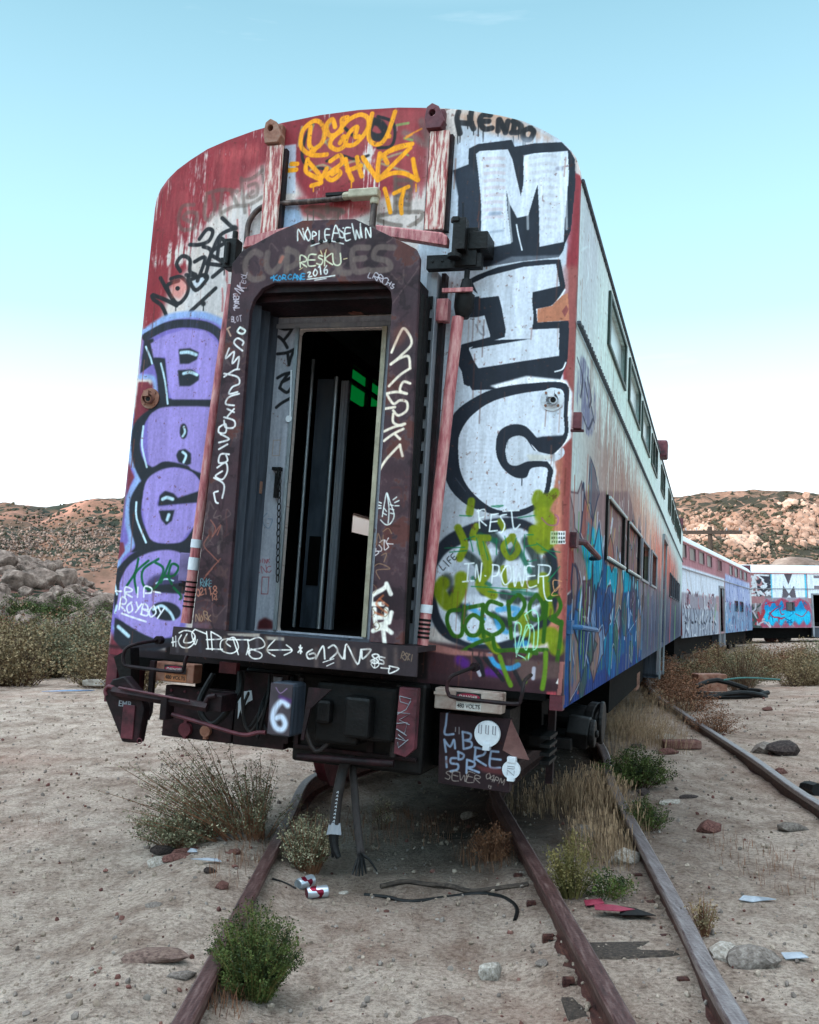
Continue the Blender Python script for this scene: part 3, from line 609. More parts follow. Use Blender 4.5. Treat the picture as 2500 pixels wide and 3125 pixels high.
('s',(146,172,220),364,194,100,0,1,[-1516,1243,-1376,1173]),
('f',(124,50,62),0,63,100,0,0,[-1517,2716,-1508,2954,-1428,2953,-1396,2906,-1372,2799,-1457,2717,-1522,2633]),
('f',(130,60,75),0,75,100,0,0,[-1519,2152,-1529,2374,-1472,2282,-1499,2223]),
('f',(130,60,75),0,99,100,30,0,[-1550,1687,-1551,1826,-1511,1827,-1492,1771]),
('s',(40,44,52),597,99,100,0,1,[-1481,3276,-1334,3345,-1177,3365,-993,3336,-882,3252,-844,3112]),
('f',(40,44,52),0,100,100,0,0,[-1492,3252,-1419,3263,-1392,3131,-1311,3118,-1257,2835,-869,2828,-844,2903,-836,2742,-964,2753,-1366,2740,-1407,2752,-1338,2858,-1366,3000,-1401,3084,-1501,3013,-1496,3121]),
('f',(40,44,52),0,99,100,0,1,[-1357,2776,-1252,2788,-1402,2705,-1449,2505,-1368,2366,-1214,2403,-950,2340,-893,2273,-914,2227,-1026,2327,-1196,2352,-1369,2249,-1440,2294,-1508,2433,-1521,2622,-1457,2717]),
('f',(40,44,52),0,97,100,0,1,[-1434,2236,-1373,2284,-1386,2156,-1384,2006,-1276,1849,-1082,1846,-1010,1895,-945,2010,-915,1966,-928,1831,-1024,1781,-1270,1792,-1438,1762,-1416,1809,-1470,1945,-1488,2118]),
('f',(40,44,52),0,97,100,0,1,[-1545,1641,-1437,1750,-1273,1815,-1003,1827,-990,1760,-1178,1774,-1406,1706,-1499,1586,-1501,1483,-1526,1344,-1548,1480]),
('f',(40,44,52),0,96,100,0,0,[-1523,1310,-1413,1272,-1196,1187,-1070,1207,-975,1269,-991,1180,-1188,1109,-1448,1100,-1520,1163]),
('f',(158,140,208),0,74,100,0,0,[-1440,3228,-1328,3285,-1173,3323,-1016,3308,-912,3223,-895,3136,-847,3077,-843,2892,-869,2828,-1230,2829,-1264,2905,-1310,3130,-1405,3125]),
('f',(158,140,208),0,73,100,0,1,[-1379,2734,-1277,2776,-966,2779,-900,2753,-879,2627,-884,2444,-911,2323,-1027,2344,-1069,2372,-1240,2397,-1340,2355,-1378,2436,-1404,2670]),
('f',(158,140,208),0,73,100,0,1,[-1393,2098,-1381,2237,-1323,2309,-1196,2354,-1026,2327,-941,2209,-1111,2150,-1153,2174,-1219,2190,-1258,2160,-1264,2088,-1132,2101,-940,2118,-945,2010,-1035,1894,-1082,1844,-1275,1844,-1344,1938]),
('f',(158,140,208),0,72,100,0,1,[-1509,1551,-1455,1669,-1332,1755,-1179,1791,-1049,1769,-977,1660,-972,1503,-984,1424,-1016,1300,-1084,1217,-1210,1195,-1385,1252,-1512,1334,-1512,1460]),
('f',(40,44,52),0,62,100,0,0,[-1212,3182,-1121,3188,-1051,3156,-1062,3109,-1124,3078,-1192,3079]),
('f',(40,44,52),0,62,100,0,0,[-1204,3034,-1094,3039,-1032,2997,-1035,2962,-1096,2922,-1180,2922]),
('f',(40,44,52),0,61,100,0,0,[-1086,2608,-1086,2591,-1089,2577,-1095,2565,-1103,2557,-1112,2554,-1122,2557,-1131,2564,-1139,2576,-1145,2591,-1148,2607,-1148,2624,-1145,2639,-1140,2651,-1132,2658,-1122,2661,-1112,2658,-1103,2651,-1095,2639,-1089,2624]),
('f',(40,44,52),0,73,100,0,0,[-1159,2439,-1143,2474,-1093,2486,-1044,2453,-1038,2384,-1069,2372,-1135,2393]),
('f',(40,44,52),0,61,100,0,0,[-1264,2088,-1258,2160,-1219,2193,-1153,2177,-1118,2147,-940,2205,-940,2124,-1133,2104]),
('f',(40,44,52),0,61,100,0,0,[-1255,2056,-1134,2063,-1147,1991,-1189,1958,-1228,1994]),
('f',(70,64,100),0,168,100,0,0,[-1299,1563,-1252,1611,-1138,1640,-984,1626,-975,1537,-1292,1495]),
('f',(40,44,52),0,96,100,0,0,[-1284,1541,-980,1581,-978,1503,-1293,1501]),
('f',(40,44,52),0,71,100,0,0,[-1018,1372,-1025,1353,-1042,1337,-1068,1324,-1101,1318,-1136,1317,-1172,1322,-1203,1333,-1228,1349,-1243,1367,-1247,1387,-1240,1406,-1223,1422,-1196,1434,-1163,1441,-1127,1442,-1092,1436,-1061,1425,-1037,1410,-1022,1391]),
('s',(196,226,240),152,61,100,0,1,[-1474,3204,-1433,3132,-1412,3084]),
('s',(196,226,240),150,60,100,0,1,[-1341,3083,-1295,2952,-1260,2799]),
('s',(196,226,240),248,99,100,0,1,[-1190,3158,-1132,3160,-1071,3141]),
('s',(196,226,240),222,89,100,0,1,[-1156,3010,-1105,3019,-1051,3000]),
('s',(196,226,240),171,69,100,0,1,[-1117,2637,-1106,2602,-1120,2573]),
('s',(196,226,240),195,78,100,0,1,[-1110,2463,-1082,2440,-1096,2394]),
('s',(196,226,240),150,60,100,0,1,[-1436,2640,-1433,2505,-1380,2354]),
('s',(196,226,240),244,97,100,0,1,[-1233,2135,-1202,2148,-1155,2138]),
('s',(196,226,240),243,97,100,0,1,[-1184,1996,-1175,2030]),
('s',(196,226,240),160,64,100,0,1,[-1437,2108,-1422,1993,-1333,1835]),
('s',(196,226,240),215,86,100,0,1,[-1229,1386,-1167,1413,-1099,1372,-1069,1330]),
('s',(196,226,240),172,69,100,0,1,[-1550,1538,-1524,1470]),
('s',(196,226,240),171,68,100,0,1,[-1526,1344,-1518,1391]),
('s',(196,226,240),267,107,100,0,1,[-1490,1250,-1405,1194]),
('s',(196,226,240),108,43,100,0,1,[-1227,1561,-1160,1594,-1095,1586]),
('s',(10,92,52),171,49,100,0,1,[-1381,1719,-1397,1626,-1453,1532]),
('s',(10,92,52),170,49,100,0,1,[-1301,1711,-1396,1615,-1370,1491]),
('s',(10,92,52),169,48,100,0,1,[-1225,1726,-1334,1652,-1332,1561,-1282,1519,-1219,1545,-1179,1660,-1248,1702]),
('s',(10,92,52),168,48,100,0,1,[-1133,1719,-1189,1569]),
('s',(10,92,52),168,48,100,0,1,[-1162,1616,-1098,1619,-1065,1678,-1118,1697,-1136,1617,-1105,1563]),
('s',(10,92,52),166,48,100,0,1,[-1090,1541,-1028,1489,-1032,1466]),
('s',(236,238,244),123,31,100,0,0,[-1540,1490,-1487,1492]),
('s',(236,238,244),122,30,100,0,1,[-1458,1451,-1464,1521,-1410,1510,-1417,1495,-1462,1484,-1403,1457]),
('s',(236,238,244),121,30,100,0,0,[-1361,1460,-1365,1526]),
('s',(236,238,244),121,30,100,0,1,[-1313,1464,-1312,1534,-1259,1526,-1259,1496,-1302,1490]),
('s',(236,238,244),120,30,100,0,0,[-1242,1505,-1187,1499]),
('s',(236,238,244),122,30,100,0,1,[-1497,1368,-1486,1451,-1447,1437,-1455,1407,-1496,1404,-1449,1361]),
('s',(236,238,244),121,30,100,0,1,[-1403,1423,-1437,1391,-1421,1351,-1391,1373,-1410,1421]),
('s',(236,238,244),121,30,100,0,0,[-1366,1425,-1347,1381]),
('s',(236,238,244),121,30,100,0,0,[-1324,1416,-1366,1356]),
('s',(236,238,244),120,30,100,0,1,[-1319,1347,-1312,1412,-1284,1410,-1272,1381,-1318,1383,-1269,1367,-1277,1339,-1326,1347]),
('s',(236,238,244),120,30,100,0,1,[-1229,1410,-1260,1372,-1244,1334,-1208,1362,-1225,1406]),
('s',(236,238,244),120,30,100,0,0,[-1195,1406,-1174,1371]),
('s',(236,238,244),119,30,100,0,0,[-1147,1398,-1192,1328]),
('s',(236,238,244),133,33,100,0,1,[-1473,1342,-1379,1320,-1279,1299]),
('s',(36,26,30),240,192,70,0,1,[-1555,1115,-1371,1117,-1066,1163]),
],
'portal':[
('s',(112,98,92),324,120,75,0,1,[-411,3656,-460,3676,-508,3625,-507,3553,-454,3498,-383,3504]),
('s',(112,98,92),321,119,75,0,1,[-364,3663,-366,3583,-325,3537,-276,3579,-262,3631]),
('s',(112,98,92),319,119,75,0,1,[-229,3683,-227,3541]),
('s',(112,98,92),318,118,75,0,1,[-228,3678,-165,3649,-156,3591,-214,3559]),
('s',(112,98,92),316,117,75,0,1,[-76,3684,-104,3580,-82,3535]),
('s',(112,98,92),315,117,75,0,1,[-66,3684,-3,3576]),
('s',(200,110,90),183,91,60,0,1,[-274,3601,-260,3631]),
('s',(112,98,92),322,111,75,0,1,[-8,3679,55,3688,116,3553,94,3505]),
('s',(112,98,92),320,111,75,0,1,[105,3698,130,3528,194,3513]),
('s',(112,98,92),317,110,75,0,1,[306,3664,208,3656,230,3524,316,3526]),
('s',(112,98,92),317,110,75,0,1,[225,3596,286,3599]),
('s',(112,98,92),314,109,75,0,1,[466,3656,368,3661,348,3602,435,3574,450,3526,341,3519]),
('s',(222,230,226),76,19,100,0,1,[-165,3733,-167,3806,-119,3737,-137,3809]),
('s',(222,230,226),76,19,100,0,1,[-106,3802,-117,3771,-92,3728,-80,3760,-105,3813]),
('s',(222,230,226),75,19,100,0,1,[-64,3720,-69,3782,-48,3777,-44,3763,-68,3753]),
('s',(222,230,226),75,19,100,0,1,[-25,3788,-19,3723,6,3722]),
('s',(222,230,226),75,19,100,0,1,[43,3795,15,3792,23,3729,66,3721]),
('s',(222,230,226),75,19,100,0,0,[23,3759,46,3758]),
('s',(222,230,226),74,19,100,0,1,[65,3731,82,3818,118,3741]),
('s',(222,230,226),74,19,100,0,0,[73,3768,100,3766]),
('s',(222,230,226),74,19,100,0,1,[136,3796,117,3803,109,3787,136,3765,141,3736,112,3741]),
('s',(222,230,226),74,18,100,0,1,[182,3796,147,3793,154,3719,186,3722]),
('s',(222,230,226),74,19,100,0,0,[153,3759,181,3763]),
('s',(222,230,226),74,18,100,0,1,[189,3821,220,3719,220,3779,247,3726,244,3820]),
('s',(222,230,226),74,18,100,0,0,[261,3730,245,3796]),
('s',(222,230,226),73,18,100,0,1,[287,3726,281,3790,317,3728,311,3790]),
('s',(222,230,226),62,16,100,0,1,[-73,3694,40,3719,143,3696]),
('s',(215,220,190),75,19,100,0,1,[-133,3560,-139,3636,-99,3620,-100,3597,-130,3591,-91,3562]),
('s',(215,220,190),75,19,100,0,1,[-34,3638,-80,3635,-80,3570,-31,3567]),
('s',(215,220,190),75,19,100,0,0,[-82,3605,-39,3603]),
('s',(215,220,190),75,19,100,0,1,[12,3624,-10,3631,-16,3617,14,3599,4,3572,-26,3580]),
('s',(215,220,190),75,19,100,0,0,[28,3563,25,3643]),
('s',(215,220,190),74,19,100,0,1,[67,3639,30,3605,81,3568]),
('s',(215,220,190),74,19,100,0,1,[76,3638,86,3579,113,3562,134,3578,126,3637]),
('s',(222,230,226),75,19,100,0,1,[-80,3524,-71,3528,-63,3522,-75,3497,-51,3500]),
('s',(222,230,226),75,19,100,0,1,[-33,3544,-43,3518,-29,3501,-16,3524,-33,3545]),
('s',(222,230,226),75,19,100,0,1,[-11,3555,-3,3562,8,3511]),
('s',(222,230,226),74,19,100,0,1,[42,3564,27,3534,39,3510,50,3520,45,3539,29,3531]),
('s',(222,230,226),62,15,100,0,1,[-81,3482,20,3490,101,3499]),
('s',(222,230,226),50,12,100,0,1,[-30,3474,46,3483]),
('s',(220,200,150),50,12,100,0,1,[-6,3661,6,3636]),
('s',(220,200,150),50,12,100,0,1,[32,3665,27,3639]),
('s',(220,200,150),50,13,100,0,1,[-138,3545,-119,3557]),
('s',(220,200,150),49,12,100,0,1,[150,3599,174,3604]),
('s',(50,150,200),64,16,100,0,0,[-308,3482,-310,3516]),
('s',(50,150,200),63,16,100,0,1,[-287,3518,-307,3497,-279,3482]),
('s',(50,150,200),63,16,100,0,1,[-269,3512,-277,3498,-268,3482,-256,3494,-267,3512]),
('s',(50,150,200),63,16,100,0,1,[-247,3488,-247,3517,-229,3512,-230,3498,-245,3499,-222,3485]),
('s',(50,150,200),63,16,100,0,1,[-189,3514,-200,3518,-211,3505,-208,3492,-196,3487,-186,3494]),
('s',(50,150,200),63,16,100,0,1,[-178,3482,-167,3520,-144,3482]),
('s',(50,150,200),63,16,100,0,0,[-174,3496,-153,3495]),
('s',(50,150,200),63,16,100,0,1,[-148,3481,-151,3511,-126,3480,-130,3510]),
('s',(50,150,200),63,16,100,0,1,[-99,3517,-122,3519,-118,3486,-96,3484]),
('s',(50,150,200),63,16,100,0,0,[-120,3500,-101,3502]),
('s',(50,150,200),51,13,100,0,0,[-329,3496,-318,3500]),
('s',(50,150,200),51,13,100,0,0,[-331,3504,-318,3507]),
('s',(200,196,205),48,12,100,0,1,[327,3507,317,3479,336,3472]),
('s',(200,196,205),48,12,100,0,1,[347,3473,364,3506,387,3488,375,3476,356,3485,375,3455]),
('s',(200,196,205),48,12,100,0,1,[377,3458,393,3494,414,3476,407,3467,386,3476,404,3447]),
('s',(200,196,205),48,12,100,0,1,[451,3456,439,3470,417,3465,412,3442,425,3430,444,3432]),
('s',(200,196,205),48,12,100,0,0,[438,3430,449,3457]),
('s',(200,196,205),48,12,100,0,0,[458,3422,469,3444]),
('s',(200,196,205),48,12,100,0,0,[444,3444,463,3432]),
('s',(200,196,205),48,12,100,0,1,[475,3431,488,3429,475,3421,487,3410,473,3403,466,3413]),
('s',(190,180,190),52,13,100,0,1,[-552,3396,-551,3402,-563,3407,-579,3406,-573,3395,-566,3394,-566,3401]),
('s',(190,180,190),52,13,100,0,1,[-541,3373,-542,3391,-576,3390,-572,3372]),
('s',(190,180,190),52,13,100,0,0,[-559,3390,-559,3378]),
('s',(190,180,190),52,13,100,0,1,[-576,3370,-539,3372,-571,3359,-538,3357]),
('s',(190,180,190),52,13,100,0,0,[-569,3354,-534,3340]),
('s',(190,180,190),52,13,100,0,0,[-539,3352,-568,3339]),
('s',(190,180,190),52,13,100,0,1,[-569,3332,-545,3328,-572,3319]),
('s',(190,180,190),52,13,100,0,0,[-562,3330,-559,3321]),
('s',(190,180,190),52,13,100,0,1,[-530,3316,-567,3314,-561,3300]),
('s',(190,180,190),52,13,100,0,1,[-531,3406,-574,3444,-510,3421,-559,3459]),
('s',(190,180,190),52,13,100,0,0,[-518,3426,-556,3464]),
('s',(190,180,190),52,13,100,0,1,[-540,3479,-534,3447,-493,3443]),
('s',(190,180,190),39,10,100,0,1,[-525,3498,-530,3481,-501,3472,-502,3493]),
('s',(190,180,190),39,10,100,0,0,[-518,3478,-515,3492]),
('s',(190,180,190),39,10,100,0,1,[-533,3518,-519,3504,-499,3510,-509,3525,-532,3519]),
('s',(190,180,190),39,10,100,0,1,[-536,3532,-501,3524,-496,3544]),
('s',(190,180,190),39,10,100,0,1,[-576,3230,-581,3259,-571,3259,-569,3243,-579,3244,-567,3241,-563,3228,-579,3228]),
('s',(190,180,190),39,10,100,0,1,[-565,3260,-557,3221,-546,3226]),
('s',(190,180,190),39,10,100,0,1,[-539,3262,-545,3249,-533,3228,-531,3244,-538,3261]),
('s',(190,180,190),38,10,100,0,0,[-529,3264,-511,3267]),
('s',(190,180,190),38,10,100,0,0,[-520,3266,-512,3228]),
('f',(58,40,50),0,25,100,0,0,[-49,3815,-49,3811,-51,3808,-54,3805,-58,3803,-62,3803,-66,3803,-70,3806,-74,3809,-76,3813,-77,3817,-77,3821,-75,3825,-72,3828,-68,3829,-64,3830,-60,3829,-56,3827,-52,3823,-50,3820]),
('f',(58,40,50),0,25,100,0,0,[9,3812,8,3808,7,3804,4,3802,0,3800,-4,3799,-9,3800,-13,3802,-16,3806,-18,3809,-19,3814,-19,3818,-17,3821,-14,3824,-11,3826,-6,3826,-2,3825,2,3823,5,3820,8,3816]),
('f',(58,40,50),0,25,100,0,0,[72,3809,72,3804,70,3801,67,3798,64,3796,59,3796,55,3797,51,3799,48,3802,45,3806,44,3810,45,3814,46,3818,49,3821,53,3822,57,3823,62,3822,66,3820,69,3817,71,3813]),
('f',(58,40,50),0,25,100,0,0,[129,3805,129,3801,127,3798,124,3795,121,3793,116,3793,112,3794,108,3796,105,3799,102,3803,101,3807,102,3811,104,3815,106,3817,110,3819,114,3820,119,3819,123,3816,126,3813,128,3810]),
('s',(222,230,226),113,28,100,0,1,[-514,3190,-477,3168,-493,3147,-530,3163,-514,3190]),
('s',(180,150,130),91,23,100,0,0,[-623,3172,-585,3192]),
('s',(180,150,130),91,23,100,0,0,[-602,3183,-575,3136]),
('s',(224,224,224),101,34,100,0,1,[-484,3039,-546,3088,-526,3120,-483,3098,-487,3076]),
('s',(224,224,224),101,34,100,0,1,[-579,3056,-596,2992,-542,3034,-547,2959,-504,3001,-509,2926]),
('s',(224,224,224),101,34,100,0,1,[-597,2874,-531,2916,-496,2921]),
('s',(224,224,224),101,34,100,0,1,[-599,2895,-504,2873,-488,2830,-533,2809,-553,2766,-495,2777]),
('s',(224,224,224),100,33,100,0,1,[-483,2766,-551,2745,-570,2702,-511,2692]),
('s',(224,224,224),100,33,100,0,1,[-556,2670,-507,2649]),
('s',(224,224,224),100,33,100,0,1,[-509,2670,-551,2622]),
('s',(224,224,224),100,33,100,0,1,[-574,2617,-502,2596,-499,2554,-557,2553,-572,2596]),
('s',(224,224,224),100,33,100,0,1,[-603,2553,-559,2574,-554,2521,-601,2521,-603,2553]),
('s',(224,224,224),100,33,100,0,1,[-588,2510,-527,2479,-595,2457]),
('s',(224,224,224),100,33,100,0,1,[-591,2415,-535,2447]),
('s',(224,224,224),100,33,100,0,1,[-518,2384,-576,2383,-583,2330,-526,2342,-541,2384]),
('s',(224,224,224),99,33,100,0,1,[-592,2299,-537,2331,-520,2279,-550,2226,-599,2246,-555,2278]),
('s',(224,224,224),99,33,100,0,1,[-609,2235,-536,2195,-540,2111]),
('s',(224,224,224),99,33,100,0,1,[-601,2140,-584,2088,-566,2078]),
('s',(224,224,224),99,33,100,0,1,[-595,2146,-573,2152]),
('s',(140,84,72),66,16,80,0,1,[-608,1972,-569,1922,-587,1869,-536,1944,-554,1881]),
('s',(140,84,72),66,16,80,0,1,[-611,1878,-640,1814,-577,1755,-527,1716]),
('s',(140,84,72),65,16,80,0,1,[-517,1737,-611,1629]),
('s',(140,84,72),65,16,80,0,1,[-569,1672,-621,1607]),
('s',(90,130,140),44,11,100,0,1,[-640,1561,-642,1605,-626,1603,-625,1587,-641,1583,-620,1561]),
('s',(90,130,140),44,11,100,0,1,[-612,1593,-619,1576,-614,1560,-605,1573,-614,1591]),
('s',(90,130,140),44,11,100,0,0,[-600,1562,-604,1611]),
('s',(90,130,140),44,11,100,0,1,[-583,1609,-600,1586,-579,1564]),
('s',(90,130,140),43,11,100,0,1,[-568,1598,-580,1596,-580,1562,-565,1564]),
('s',(90,130,140),43,11,100,0,0,[-581,1579,-567,1583]),
('s',(170,110,90),55,14,100,0,1,[-657,1544,-665,1519,-647,1498,-641,1526,-656,1543]),
('s',(170,110,90),55,14,100,0,1,[-639,1542,-631,1552,-621,1539,-636,1507,-611,1515]),
('s',(170,110,90),54,14,100,0,1,[-609,1539,-603,1547,-597,1514]),
('s',(170,110,90),54,14,100,0,1,[-579,1548,-574,1557,-563,1511]),
('s',(170,110,90),54,14,100,0,1,[-540,1542,-551,1555,-540,1568,-528,1556,-536,1543,-548,1525,-532,1517,-522,1533,-537,1541]),
('s',(170,110,90),43,11,100,0,1,[-563,1515,-554,1520,-549,1479]),
('s',(170,110,90),43,11,100,0,1,[-524,1480,-525,1512,-540,1488,-515,1489]),
('s',(150,120,96),54,14,100,0,1,[-651,1345,-654,1388,-626,1348,-634,1392]),
('s',(150,120,96),54,14,100,0,1,[-616,1380,-623,1365,-615,1347,-605,1363,-618,1384]),
('s',(150,120,96),54,14,100,0,1,[-592,1357,-603,1408,-579,1404,-581,1388,-600,1385,-568,1357]),
('s',(150,120,96),54,14,100,0,0,[-566,1353,-573,1386]),
('s',(150,120,96),54,13,100,0,1,[-554,1389,-567,1369,-547,1351]),
('f',(104,80,98),0,130,60,0,0,[-677,1336,-550,1339,-558,1303,-685,1294]),
('s',(238,224,204),135,52,100,0,1,[500,3013,545,3129,574,3154,622,3067,554,2987,500,2941]),
('s',(238,224,204),134,52,100,0,1,[500,2941,555,2976,607,2986,622,2915]),
('s',(238,224,204),134,51,100,0,1,[622,2915,562,2875,498,2809]),
('s',(238,224,204),133,51,100,0,1,[628,2824,586,2834,568,2784,611,2763]),
('s',(238,224,204),134,51,100,0,1,[611,2763,548,2774,486,2764]),
('s',(238,224,204),133,51,100,0,1,[486,2764,532,2703,572,2723,615,2713,618,2663,568,2633,535,2663]),
('s',(238,224,204),134,51,100,0,1,[482,2673,544,2683]),
('s',(238,224,204),133,51,100,0,1,[536,2643,540,2592,583,2573,613,2583]),
('s',(238,224,204),133,51,100,0,1,[486,2537,542,2562,608,2583]),
('s',(238,224,204),133,51,100,0,1,[490,2481,544,2522,605,2553]),
('s',(238,224,204),132,51,100,0,1,[555,2522,588,2493]),
('s',(238,224,204),132,51,100,0,1,[471,2301,513,2372,590,2458]),
('s',(238,224,204),132,51,100,0,1,[590,2458,610,2393]),
('f',(180,100,70),0,207,25,0,0,[501,3151,552,3180,606,3148,570,3068,509,3038]),
('s',(222,230,226),61,20,100,0,1,[511,2033,519,2113,529,2173,551,2124,583,2046,565,1996,535,1987,502,2013]),
('s',(222,230,226),61,20,100,0,1,[529,2173,549,2084,550,1995]),
('s',(222,230,226),61,20,100,0,1,[518,2083,535,2064]),
('s',(222,230,226),61,20,100,0,1,[553,2104,574,2100]),
('s',(222,230,226),60,20,100,0,1,[556,2080,579,2075]),
('s',(222,230,226),60,20,100,0,1,[560,2055,583,2051]),
('s',(222,230,226),61,20,100,0,1,[515,2053,536,2044]),
('s',(222,230,226),61,20,100,0,1,[473,2121,500,2112]),
('s',(222,230,226),61,20,100,0,1,[470,2101,499,2096]),
('s',(222,230,226),61,20,100,0,1,[476,2080,500,2083]),
('s',(222,230,226),61,20,100,0,1,[571,2134,591,2150]),
('s',(222,230,226),60,20,100,0,1,[581,2117,607,2130]),
('s',(222,230,226),60,20,100,0,1,[584,2099,609,2100]),
('s',(214,206,206),50,13,100,0,1,[482,1806,459,1839,475,1847,486,1840,470,1820,493,1831,504,1821,484,1804]),
('s',(214,206,206),50,13,100,0,1,[503,1866,520,1848,518,1832,504,1830]),
('s',(214,206,206),50,13,100,0,1,[506,1881,531,1896,538,1840,563,1857]),
('s',(214,206,206),50,13,100,0,0,[561,1861,536,1897]),
('s',(214,206,206),50,13,100,0,1,[558,1910,547,1880,588,1876]),
('s',(150,116,90),50,13,80,0,1,[486,1865,492,1934,523,1866,524,1925]),
('s',(150,116,90),50,13,80,0,1,[522,1807,552,1819,540,1769]),
('s',(150,116,90),50,13,80,0,1,[475,1736,515,1758,579,1732,497,1718,521,1670]),
('s',(150,116,90),50,13,80,0,1,[522,1945,552,1966,575,1937]),
('s',(240,236,226),220,80,100,0,1,[480,1522,481,1570,546,1613,565,1634]),
('s',(240,236,226),219,80,100,0,1,[564,1644,594,1587]),
('s',(240,236,226),219,80,100,0,1,[490,1522,552,1526]),
('s',(240,236,226),219,80,100,0,1,[502,1494,519,1408,580,1421]),
('s',(240,236,226),218,79,100,0,1,[574,1498,577,1392]),
('s',(240,236,226),218,79,100,0,1,[501,1368,561,1391,614,1366]),
('s',(240,236,226),217,79,100,0,1,[562,1382,578,1296]),
('s',(240,236,226),219,80,100,0,1,[516,1446,557,1449]),
('s',(240,236,226),218,79,100,0,1,[595,1423,606,1481]),
('s',(190,100,60),100,60,70,0,1,[548,1575,511,1524,576,1479]),
('s',(190,100,60),99,60,70,0,1,[529,1554,583,1518]),
('s',(190,100,60),99,60,70,0,1,[504,1475,556,1459]),
('s',(140,120,90),40,10,80,0,1,[463,1608,482,1634,504,1611,486,1585,463,1608]),
('s',(140,120,90),40,10,80,0,1,[463,1472,482,1497,504,1475,485,1449,463,1472]),
('s',(140,120,90),40,10,80,0,1,[499,1397,518,1422,540,1399,521,1374,499,1397]),
('s',(140,120,90),40,10,80,0,1,[545,1477,564,1503,586,1480,567,1454,545,1477]),
],
'beam':[
('s',(232,230,226),81,22,100,0,1,[-799,1205,-756,1215]),
('s',(232,230,226),81,22,100,0,1,[-786,1237,-779,1186]),
('s',(232,230,226),81,22,100,0,1,[-767,1246,-759,1184]),
('s',(232,230,226),81,22,100,0,1,[-745,1268,-707,1285,-660,1281,-633,1255,-637,1214,-674,1183,-722,1186,-745,1219,-728,1256]),
('s',(232,230,226),81,22,100,0,1,[-690,1265,-708,1215,-654,1219,-633,1255]),
('s',(232,230,226),81,22,100,0,1,[-637,1297,-658,1268,-629,1207,-616,1236]),
('s',(232,230,226),80,22,100,0,1,[-637,1297,-597,1286,-557,1275]),
('s',(232,230,226),80,22,100,0,1,[-558,1289,-537,1187]),
('s',(232,230,226),80,22,100,0,1,[-527,1284,-509,1182]),
('s',(232,230,226),80,22,100,0,1,[-554,1241,-454,1255,-527,1291]),
('s',(232,230,226),80,22,100,0,1,[-549,1186,-441,1191]),
('s',(232,230,226),79,22,100,0,1,[-408,1258,-453,1241,-448,1187,-378,1172,-335,1209,-371,1268,-422,1237,-389,1212]),
('s',(232,230,226),79,22,100,0,1,[-379,1267,-332,1168]),
('s',(232,230,226),79,21,100,0,1,[-400,1252,-271,1261]),
('s',(232,230,226),78,21,100,0,1,[-279,1261,-257,1181]),
('s',(232,230,226),78,21,100,0,1,[-271,1255,-205,1280,-165,1249,-178,1221,-266,1194,-239,1155,-187,1159,-182,1187,-252,1208]),
('s',(232,230,226),78,21,100,0,1,[-268,1228,-279,1172]),
('s',(232,230,226),77,21,100,0,1,[-100,1274,-147,1210,-92,1177]),
('s',(232,230,226),77,21,100,0,1,[-139,1210,8,1222]),
('s',(232,230,226),77,21,100,0,1,[-24,1249,16,1219,-33,1188]),
('f',(200,190,176),0,72,70,0,0,[-419,1288,-200,1304,-205,1280,-410,1278]),
('f',(200,190,176),0,70,70,0,0,[-161,1290,-42,1292,-40,1272,-152,1270]),
('s',(90,84,90),192,118,50,0,1,[-758,1239,-746,1157]),
('s',(120,100,84),191,118,50,0,1,[-695,1244,-683,1162]),
('s',(60,60,72),190,117,50,0,1,[-602,1251,-589,1169]),
('s',(90,84,90),188,116,50,0,1,[-493,1259,-481,1177]),
('s',(120,100,84),187,115,50,0,1,[-432,1263,-420,1182]),
('s',(60,60,72),186,114,50,0,1,[-318,1272,-306,1191]),
('s',(90,84,90),184,114,50,0,1,[-220,1279,-209,1198]),
('s',(120,100,84),184,113,50,0,1,[-160,1283,-149,1203]),
('s',(60,60,72),182,112,50,0,1,[-71,1289,-60,1210]),
('s',(232,230,226),88,22,100,0,0,[55,1212,77,1240]),
('s',(232,230,226),88,22,100,0,0,[59,1242,78,1216]),
('s',(232,230,226),88,22,100,0,0,[71,1206,66,1253]),
('s',(232,230,226),98,33,100,0,1,[143,1234,110,1210,124,1180,169,1194,156,1214,128,1206]),
('s',(232,230,226),98,33,100,0,1,[170,1183,209,1260,226,1188]),
('s',(232,230,226),97,32,100,0,1,[244,1252,277,1270,302,1235,260,1190]),
('s',(232,230,226),97,32,100,0,1,[302,1235,338,1197,346,1249]),
('s',(232,230,226),96,32,100,0,1,[350,1197,355,1281,430,1173,446,1257]),
('s',(232,230,226),96,32,100,0,1,[446,1257,506,1261,460,1206,452,1247]),
('s',(232,230,226),85,21,100,0,1,[534,1212,516,1230,538,1239,557,1230,532,1211,508,1197,534,1185,556,1198,537,1215]),
('s',(232,230,226),84,21,100,0,1,[593,1222,564,1225,562,1211,584,1205,588,1187,556,1189]),
('f',(70,64,66),0,21,0,0,0,[556,1181,555,1175,553,1169,548,1164,542,1160,536,1159,529,1159,523,1162,517,1166,514,1171,512,1177,513,1184,516,1190,520,1195,526,1198,533,1200,540,1199,546,1197,551,1193,554,1187]),
('s',(232,230,226),53,13,100,0,1,[512,1179,533,1202,561,1181,536,1159,512,1179]),
('s',(232,230,226),53,13,100,0,1,[534,1200,537,1161]),
('s',(232,230,226),74,18,100,0,1,[574,1164,628,1163]),
('s',(232,230,226),73,18,100,0,1,[622,1178,682,1168,625,1137,627,1179]),
('s',(120,100,84),52,13,100,0,1,[689,1227,698,1266,709,1254,703,1243,690,1243,704,1225]),
('s',(120,100,84),52,13,100,0,1,[728,1254,722,1259,714,1251,722,1237,717,1219,708,1221]),
